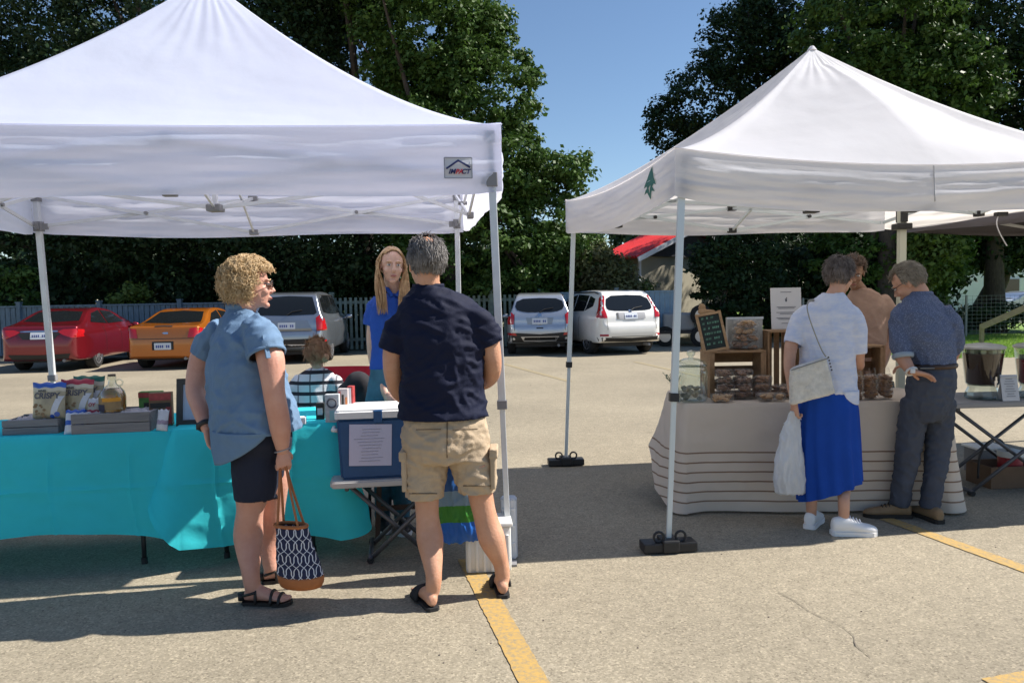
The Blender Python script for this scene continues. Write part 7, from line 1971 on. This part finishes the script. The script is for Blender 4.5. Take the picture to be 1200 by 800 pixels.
rn = random.Random(31); strands(root, M_brh, Mh, rn, 1100, reg_k, 'short', .075, .0024, 1.06, flow=lambda d: V((-d.x * .8, -.5, -.6 + .2 * d.z)), parent=hc)
bm = bmesh.new(); ell(bm, (0.05, -.10, -.035), (.035, .03, .038)); me = remesh(bm, .004, 3); me.transform(Mh); displace(me, lambda c, n: .006 * noise.noise(V(tuple(c)) * 60)); put('bun', me, M_brh, hc, smooth='all')
face_parts(root, Mh, M_brh)
bm = bmesh.new(); bb = J(371, 540); 
rs = thing('stool', 'low black stool the child sits on', 'stool', (bb.x, D0, 0)); zs = J(371, 534).z - .03
bm = bmesh.new(); cyl(bm, (0, 0, zs - .05), (0, 0, zs), .16, seg=24); put('seat', bm, M_blackplastic, rs, world=False, smooth=40)
for k in range(4):
    a = PI / 4 + k * PI / 2; bm = bmesh.new(); bar(bm, (.11 * math.cos(a), .11 * math.sin(a), zs - .05), (.16 * math.cos(a), .16 * math.sin(a), 0), .022); put('leg', bm, M_blackmetal, rs, world=False)

# ---------------------------------------------------------------- woman in cardigan and blue skirt
D0 = 4.87
F, S = axes((.36, .93))
root = thing('person', 'person with short dark hair in a white cardigan, long blue skirt and white trainers', 'person', (J(972, 600).x, D0, 0), 0)
Mh = head_matrix(J(984, 323, .02), (.70, .71), sc_=.98, nod=.20)
neck = J(975, 350, .0)
meshes = [head_mesh(Mh, neck, .052)]
la = [J(938, 370, .05), J(929, 396, .03), J(925, 425, .0), J(928, 450, -.03), J(931, 472, -.05)]
meshes += arm_mesh(la, [.040, .044, .036, .033, .024], (.02, 0, -1), (-.9, -.3, 0), (.2, .9, 0), curl=.8, sc_=.92)
ra = [J(1001, 368, -.04), J(1006, 395, -.05), J(1006, 422, -.02), J(1007, 428, .12), J(1006, 430, .26)]
meshes += arm_mesh(ra, [.040, .044, .036, .033, .024], (0, 1, -.1), (0, 0, 1), (-1, 0, 0), curl=.3, sc_=.92)
hA = gd(948, 620); hB = gd(980, 626)
meshes.append(leg_mesh([J(957, 530, 0), J(955, 568, .02), V((hA.x + .03, hA.y + .03, .22)), V((hA.x + .03, hA.y + .04, .07))], [.06, .046, .036, .031], (0, 0, 0), (1, 0), foot=False))
meshes.append(leg_mesh([J(988, 530, 0), J(988, 568, .0), V((hB.x + .05, hB.y + .01, .22)), V((hB.x + .05, hB.y + .01, .07))], [.06, .046, .036, .031], (0, 0, 0), (1, 0), foot=False))
body_join(root, meshes, M_skin_t, [J(975, 355), J(971, 378), J(970, 450), J(972, 535)])
M_card_ = mat('white_cardigan', (.86, .86, .92), .9, col2=(.58, .66, .88), vscale=9, aniso=(1, 1, 2.5), bump=.5, bscale=240, trans=.08)
rings = [zr_(976, 343, 0, .060, .055), zr_(974, 350, 0, .10, .075), zr_(972, 358, 0, .140, .085), zr_(971, 370, 0, .165, .10), zr_(969, 395, 0, .168, .112), zr_(969, 420, 0, .165, .115), zr_(969, 445, 0, .172, .12), zr_(970, 460, 0, .178, .125)]
sl = ([J(950, 364, .04), J(937, 378, .05), J(929, 404, .02)], [.055, .066, .058]); sl2 = ([J(992, 364, -.03), J(1002, 378, -.05), J(1005, 415, -.05)], [.055, .062, .056])
garment('cardigan', root, M_card_, rings, [sl, sl2], [(sl[0][2], nrm(sl[0][2] - sl[0][1]), .085), (sl2[0][2], nrm(sl2[0][2] - sl2[0][1]), .08)], fold=folds(.014, 7, 3.0, 31, .45, .3))
# hanging right hem
bm = bmesh.new(); G = []
for j in range(9):
    row = []
    for i in range(13):
        a = R(-62 + 95 * i / 12); c = J(970, 456); p = c + S * .180 * math.cos(a) + F * .127 * math.sin(a); k = math.sin(PI * min(1, i / 12 * 1.1)) ** .6
        p.z = c.z - (.085 * k + .004) * j / 8; row.append(bm.verts.new(p))
    G.append(row)
for j in range(8):
    for i in range(12): bm.faces.new((G[j][i], G[j][i + 1], G[j + 1][i + 1], G[j + 1][i]))
me = mods(bm, [('SOLIDIFY', dict(thickness=.004))]); put('cardigan_hem', me, M_card_, root, smooth='all')
M_skirt = mat('cobalt_skirt', (.010, .060, .34), .8, spec=.2, var=.08, bump=.2, bscale=100)
bm = bmesh.new(); loops = []
for j in range(31):
    t = j / 30; c = J(969, 448, 0).lerp(J(972, 573, -.01), t); a_ = .155 + .022 * min(1, t * 4) + .015 * t; b_ = .115 + .02 * min(1, t * 4) + .03 * t; row = []
    for i in range(120):
        th = 2 * PI * i / 120; f = 1 + (.055 * t + .01) * math.sin(th * 13 + 2 * noise.noise(V((th * 1.2, t, 0)))) + .05 * t * noise.noise(V((math.cos(th) * 2, math.sin(th) * 2, t * 1.5)))
        row.append(bm.verts.new(c + S * a_ * f * math.cos(th) + F * b_ * f * math.sin(th) + UP * (.075 * t * math.cos(th) - .01)))
    loops.append(row)
for a, c in zip(loops[:-1], loops[1:]):
    for i in range(120): bm.faces.new((a[i], a[(i + 1) % 120], c[(i + 1) % 120], c[i]))
bm.faces.new(loops[0]); bmesh.ops.recalc_face_normals(bm, faces=bm.faces); put('skirt', bm, M_skirt, root, smooth='all')
M_grbr = hairmat('greying_brown_hair', (.07, .05, .04), (.26, .22, .20))
hc = hair_cap(root, M_grbr, Mh, reg_full, 1.05, .005, 50)
rn = random.Random(41); strands(root, M_grbr, Mh, rn, 2000, reg_full, 'short', .042, .0021, 1.05, flow=lambda d: V((d.x * .4, -.3, -.8)), parent=hc)
face_parts(root, Mh, M_grbr)
M_wsh = mat('white_shoe', (.86, .84, .82), .55, bump=.1)
shoe(root, hA, (.55, .84), M_wsh, M_wsh, .27, 1.05, 1.1, M_paper); shoe(root, hB - V((.03, 0, 0)), (1, -.08), M_wsh, M_wsh, .275, 1.1, 1.15, M_paper)
# crossbody bag, strap from the right shoulder to the left hip
rb_ = thing('crossbody_bag', 'pale grey crossbody bag hanging at the back of the cardigan on a thin strap', 'handbag', (J(950, 470).x, D0 - .2, J(950, 478).z))
M_cbag = mat('pale_woven', (.62, .59, .53), .85, var=.15, vscale=30, bump=.6, bscale=120)
bm = bmesh.new(); corners = [J(925, 430, -.20), J(968, 416, -.17), J(980, 462, -.185), J(924, 477, -.20)]
n_ = ((corners[1] - corners[0]).cross(corners[3] - corners[0])).normalized()
cc = sum(corners, V((0, 0, 0))) / 4
L0 = [cc + (p - cc) * .93 + n_ * .028 for p in corners]; L1 = [cc + (p - cc) * .93 - n_ * .028 for p in corners]
va = [bm.verts.new(p) for p in L0]; vb = [bm.verts.new(p) for p in L1]; bm.faces.new(va); bm.faces.new(vb[::-1])
for i in range(4): bm.faces.new((va[i], va[(i + 1) % 4], vb[(i + 1) % 4], vb[i]))
bmesh.ops.recalc_face_normals(bm, faces=bm.faces)
me = mods(bm, [('BEVEL', dict(width=.015, segments=2)), ('REMESH', dict(mode='VOXEL', voxel_size=.007)), ('SMOOTH', dict(factor=.5, iterations=5))]); displace(me, folds(.006, 12, 12, 3)); put('bag_body', me, M_cbag, rb_, smooth='all')
bm = bmesh.new(); bar(bm, corners[0].lerp(corners[3], .06) - V((0, .036, 0)), corners[1].lerp(corners[2], .06) - V((0, .036, 0)), .006); put('zip', bm, mat('dull_metal', (.2, .2, .2), .4, .6), rb_)
bm = bmesh.new(); tube(bm, spline([corners[1] + V((0, .0, -.01)), J(962, 408, -.155), J(951, 380, -.148), J(946, 362, -.115), J(948, 353, -.05), J(955, 352, .02)], 24), .008, 6, flat=.4); 
put('strap', bm, mat('strap_grey', (.30, .28, .24), .7), rb_, smooth='all')
bm = bmesh.new()
for k in range(5): ell(bm, corners[1].lerp(corners[2], .05 + .08 * k) - V((-.005, .015, 0)), (.006, .006, .006), sub=1)
put('beads', bm, M_blackplastic, rb_)
# white plastic bag from her left hand
wb = thing('plastic_bag', 'white plastic carrier bag hanging from the left hand of the cardigan woman', 'plastic bag', (J(925, 575).x, D0 - .04, J(925, 578).z))
M_plas = mat('white_film', (.84, .86, .88), .4, trans=.45, var=.06, vscale=8, bump=.3, bscale=25)
bm = bmesh.new(); rr = []
for (px, py, a, b_) in ((926, 577, .085, .05), (925, 562, .098, .062), (925, 540, .092, .06), (927, 515, .07, .048), (930, 495, .048, .03), (931, 482, .022, .016)): rr.append((J(px, py, -.04), V((a, .01, 0)), V((0, b_, 0))))
loft(bm, rr, 28); me = remesh(bm, .006, 3); displace(me, folds(.022, 20, 2.2, 14, .5, .5)); put('sack', me, M_plas, wb, smooth='all')
bm = bmesh.new(); hd = la[-1] + V((0, 0, -.07))
for s in (-1, 1): tube(bm, spline([J(931, 492, -.04) + V((s * .03, 0, 0)), J(931, 484, -.04) + V((s * .022, 0, 0)), hd + V((0, s * .004, 0))], 8), [.016, .014, .012, .010, .009, .008, .007, .006], 8, flat=.4)
put('handle', bm, M_plas, wb, smooth='all')

# ---------------------------------------------------------------- vendor in tan behind the table
D0 = 6.15
F, S = axes((-.25, -.95))
root = thing('person', 'person in a tan shirt leaning forward behind the striped table, head hidden', 'person', (J(1020, 560).x, D0, 0), 0)
Mh = head_matrix(J(1000, 318, -.1), (-.35, -.9), sc_=1.0, nod=.5)
neck = J(1008, 340, .02)
meshes = [head_mesh(Mh, neck, .052)]
ra = [J(1038, 355, .0), J(1044, 380, .0), J(1041, 402, -.05), J(1036, 420, -.16), J(1030, 436, -.28)]
meshes += arm_mesh(ra, [.055, .052, .042, .038, .027], (-.2, -.7, -.5), (.3, -.5, .8), (-.8, -.2, 0), .4)
la = [J(996, 355, .05), J(990, 380, .04), J(990, 402, .0), J(995, 420, -.12), J(1000, 432, -.22)]
meshes += arm_mesh(la, [.055, .052, .042, .038, .027], (.2, -.7, -.5), (-.3, -.5, .8), (.8, -.2, 0), .4)
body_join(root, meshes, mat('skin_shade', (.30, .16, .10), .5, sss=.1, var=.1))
M_tan = mat('tan_shirt', (.36, .23, .17), .85, var=.1, bump=.2)
rings = [zr_(1010, 338, 0, .065, .06), zr_(1012, 345, 0, .12, .09), zr_(1015, 358, 0, .165, .11), zr_(1015, 385, 0, .155, .12), zr_(1013, 420, 0, .15, .12), zr_(1013, 450, 0, .15, .12)]
garment('shirt', root, M_tan, rings, [([J(1030, 350), J(1039, 362), J(1044, 384)], [.06, .075, .07]), ([J(1000, 350, .04), J(996, 362, .05), J(992, 384, .03)], [.06, .07, .068])], [(J(1044, 384), V((0, 0, -1)), .08), (J(992, 384, .03), V((0, 0, -1)), .08)], fold=folds(.016, 6, 6, 4))
rings = [zr_(1020, 446, 0, .175, .13), zr_(1020, 475, 0, .19, .14), zr_(1020, 490, 0, .18, .13)]
fL, fR = J(1008, 600, 0), J(1034, 600, 0); fL.z = fR.z = .06
garment('trousers', root, mat('dark_trousers', (.03, .03, .035), .85), rings, [([J(1009, 480), J(1009, 530), fL], [.09, .075, .06]), ([J(1031, 480), J(1032, 530), fR], [.09, .075, .06])])
for f_ in (fL, fR): shoe(root, (f_.x, f_.y + .08, 0), (-.1, -1), M_blackmetal, M_blackmetal, .27)
M_dkh = hairmat('dark_brown_hair', (.04, .022, .015), (.12, .065, .04))
hc = hair_cap(root, M_dkh, Mh, reg_k, 1.07, .005, 50); rn = random.Random(51); strands(root, M_dkh, Mh, rn, 700, reg_k, 'short', .05, .0028, 1.07, flow=lambda d: V((d.x * .4, -.6, -.4)), parent=hc)
face_parts(root, Mh, M_dkh)

# ---------------------------------------------------------------- bending man in the patterned blue shirt
D0 = 5.02
F, S = axes((-.42, .90))
root = thing('person', 'person with grey hair and glasses in a patterned blue shirt and dark trousers, head bent', 'person', (J(1080, 600).x, D0, 0), 0)
Mh = head_matrix(J(1064, 331, .05), (-.80, .60), sc_=1.02, nod=.62)
neck = J(1080, 355, .03)
meshes = [head_mesh(Mh, neck, .060)]
la = [J(1058, 362, .0), J(1054, 388, -.02), J(1055, 412, -.05), J(1062, 426, -.10), J(1068, 435, -.15)]
meshes += arm_mesh(la, [.042, .050, .046, .040, .029], (.95, -.15, -.25), (-.2, .2, .9), (-.1, .9, .2), curl=.18, sc_=1.0, spread=.4)
ra = [J(1112, 372, .0), J(1118, 400, .05), J(1112, 420, .18), J(1090, 425, .3), J(1070, 428, .38)]
meshes += arm_mesh(ra, [.042, .050, .046, .040, .029], (-.8, .6, -.1), (0, 0, 1), (.5, .8, 0), curl=.4)
body_join(root, meshes, M_skin_t, [J(1080, 358, .03), J(1085, 380), J(1092, 410), J(1093, 440)])
M_pat = mat('patterned_blue', (.075, .11, .19), .85, bump=.2, bscale=200)
N, L = nodes(M_pat); b = N['Principled BSDF']; tc = N.new('ShaderNodeTexCoord')
vz = N.new('ShaderNodeTexVoronoi'); vz.inputs['Scale'].default_value = 110; L.new(tc.outputs['Object'], vz.inputs[0])
rp = N.new('ShaderNodeValToRGB'); rp.color_ramp.elements[0].position = .18; rp.color_ramp.elements[0].color = (.19, .23, .34, 1); rp.color_ramp.elements[1].position = .42; rp.color_ramp.elements[1].color = (.085, .11, .19, 1)
L.new(vz.outputs['Distance'], rp.inputs[0]); L.new(rp.outputs[0], b.inputs['Base Color'])
rings = [zr_(1079, 343, .02, .068, .062), zr_(1079, 350, .01, .12, .085), zr_(1081, 358, .0, .160, .095), zr_(1085, 372, -.01, .182, .115), zr_(1089, 392, -.02, .178, .13), zr_(1092, 410, -.01, .165, .13), zr_(1093, 424, 0, .158, .125), zr_(1093, 430, 0, .150, .12)]
sl = ([J(1064, 360, .0), J(1057, 375, -.01), J(1055, 400, -.04), J(1058, 417, -.07)], [.062, .074, .066, .058]); sl2 = ([J(1103, 362, 0), J(1112, 378, .0), J(1117, 402, .06), J(1108, 418, .2)], [.062, .072, .064, .055])
garment('patterned_shirt', root, M_pat, rings, [sl, sl2], [(sl[0][3], nrm(sl[0][3] - sl[0][2]), .07)], fold=folds(.017, 5, 6, 21, .5, .4))
bm = bmesh.new(); tube(bm, [J(1078, 345, .02) + S * .070 * math.cos(a) + F * .066 * math.sin(a) for a in np.linspace(0, 2 * PI, 25)], .014, 8, flat=1.5); put('collar', bm, M_pat, root, smooth='all')
bm = bmesh.new(); dd_ = nrm(sl[0][3] - sl[0][2]); s1, u1, _ = frame(dd_); tube(bm, [sl[0][3] + s1 * .056 * math.cos(a) + u1 * .056 * math.sin(a) for a in np.linspace(0, 2 * PI, 25)], .011, 8, flat=1.6); put('rolled_cuff', bm, mat('cuff_inside', (.30, .36, .42), .85), root, smooth='all')
M_slate = mat('slate_trousers', (.055, .064, .088), .8, var=.12, vscale=6, bump=.25, bscale=180)
rings = [zr_(1093, 424, 0, .152, .12), zr_(1092, 440, 0, .164, .13), zr_(1090, 458, 0, .168, .135), zr_(1088, 478, 0, .155, .125), zr_(1087, 492, 0, .12, .10)]
aL, aR = J(1056, 602, .05), J(1097, 604, -.02); aL.z, aR.z = .075, .075
aL = V((gd(1056, 607).x, gd(1056, 607).y + .03, .075)); aR = V((gd(1097, 613).x, gd(1097, 613).y + .08, .075))
garment('trousers', root, M_slate, rings, [([J(1072, 468, .0), J(1066, 520, .02), aL.lerp(J(1066, 520, .02), .4), aL], [.088, .078, .064, .064]), ([J(1103, 468, 0), J(1100, 520, .0), aR.lerp(J(1100, 520, 0), .4), aR], [.088, .076, .062, .062])], [], fold=folds(.016, 7, 8, 27, .5, .5))
bm = bmesh.new(); c_ = J(1093, 428); tube(bm, [c_ + S * .156 * math.cos(a) + F * .124 * math.sin(a) for a in np.linspace(0, 2 * PI, 33)], .012, 8, flat=1.4); put('belt', bm, mat('brown_belt', (.05, .025, .015), .5), root, smooth='all')
M_tsh = mat('tan_suede', (.26, .17, .09), .8, var=.15, bump=.2); M_dsole = mat('dark_sole', (.03, .025, .02), .8)
shoe(root, aL + V((.07, -.02, 0)), (-.97, .15), M_tsh, M_dsole, .30, 1.0, 1.0, M_dsole); shoe(root, aR + V((.02, -.10, 0)), (-.15, .98), M_tsh, M_dsole, .29, 1.0, 1.0, M_dsole)
M_gh2 = hairmat('sandy_grey_hair', (.17, .14, .11), (.36, .32, .26))
hc = hair_cap(root, mat('sandy_base', (.16, .13, .10), .8, var=.3, vscale=40, bump=.5), Mh, reg_full, 1.03, .003, 60)
rn = random.Random(61); strands(root, M_gh2, Mh, rn, 1800, reg_full, 'short', .034, .0021, 1.03, flow=flow_m, parent=hc)
face_parts(root, Mh, M_gh2, True)
bm = bmesh.new(); w_ = la[-1]; dv = (la[-1] - la[-2]).normalized(); s1, u1, _ = frame(dv); tube(bm, [w_ + s1 * .034 * math.cos(a) + u1 * .034 * math.sin(a) for a in np.linspace(0, 2 * PI, 21)], .008, 8, flat=1.0); box(bm, w_ + V((-.01, -.036, .006)), (.03, .012, .03), bev=.004)
put('wristwatch', bm, mat('pale_watch', (.6, .6, .6), .3), root, smooth=50)
hc_ = la[-1] + V((.085, -.01, .012))
wl = thing('wallet', 'small black wallet resting in the open hand of the bending man', 'wallet', (hc_.x, hc_.y, hc_.z), R(-10)); bm = bmesh.new(); box(bm, (0, -.005, .01), (.085, .055, .014), bev=.003); put('wallet_body', bm, M_blackplastic, wl, world=False); bm = bmesh.new(); box(bm, (0, -.034, .01), (.082, .003, .004)); put('card_edge', bm, M_greyplastic, wl, world=False)
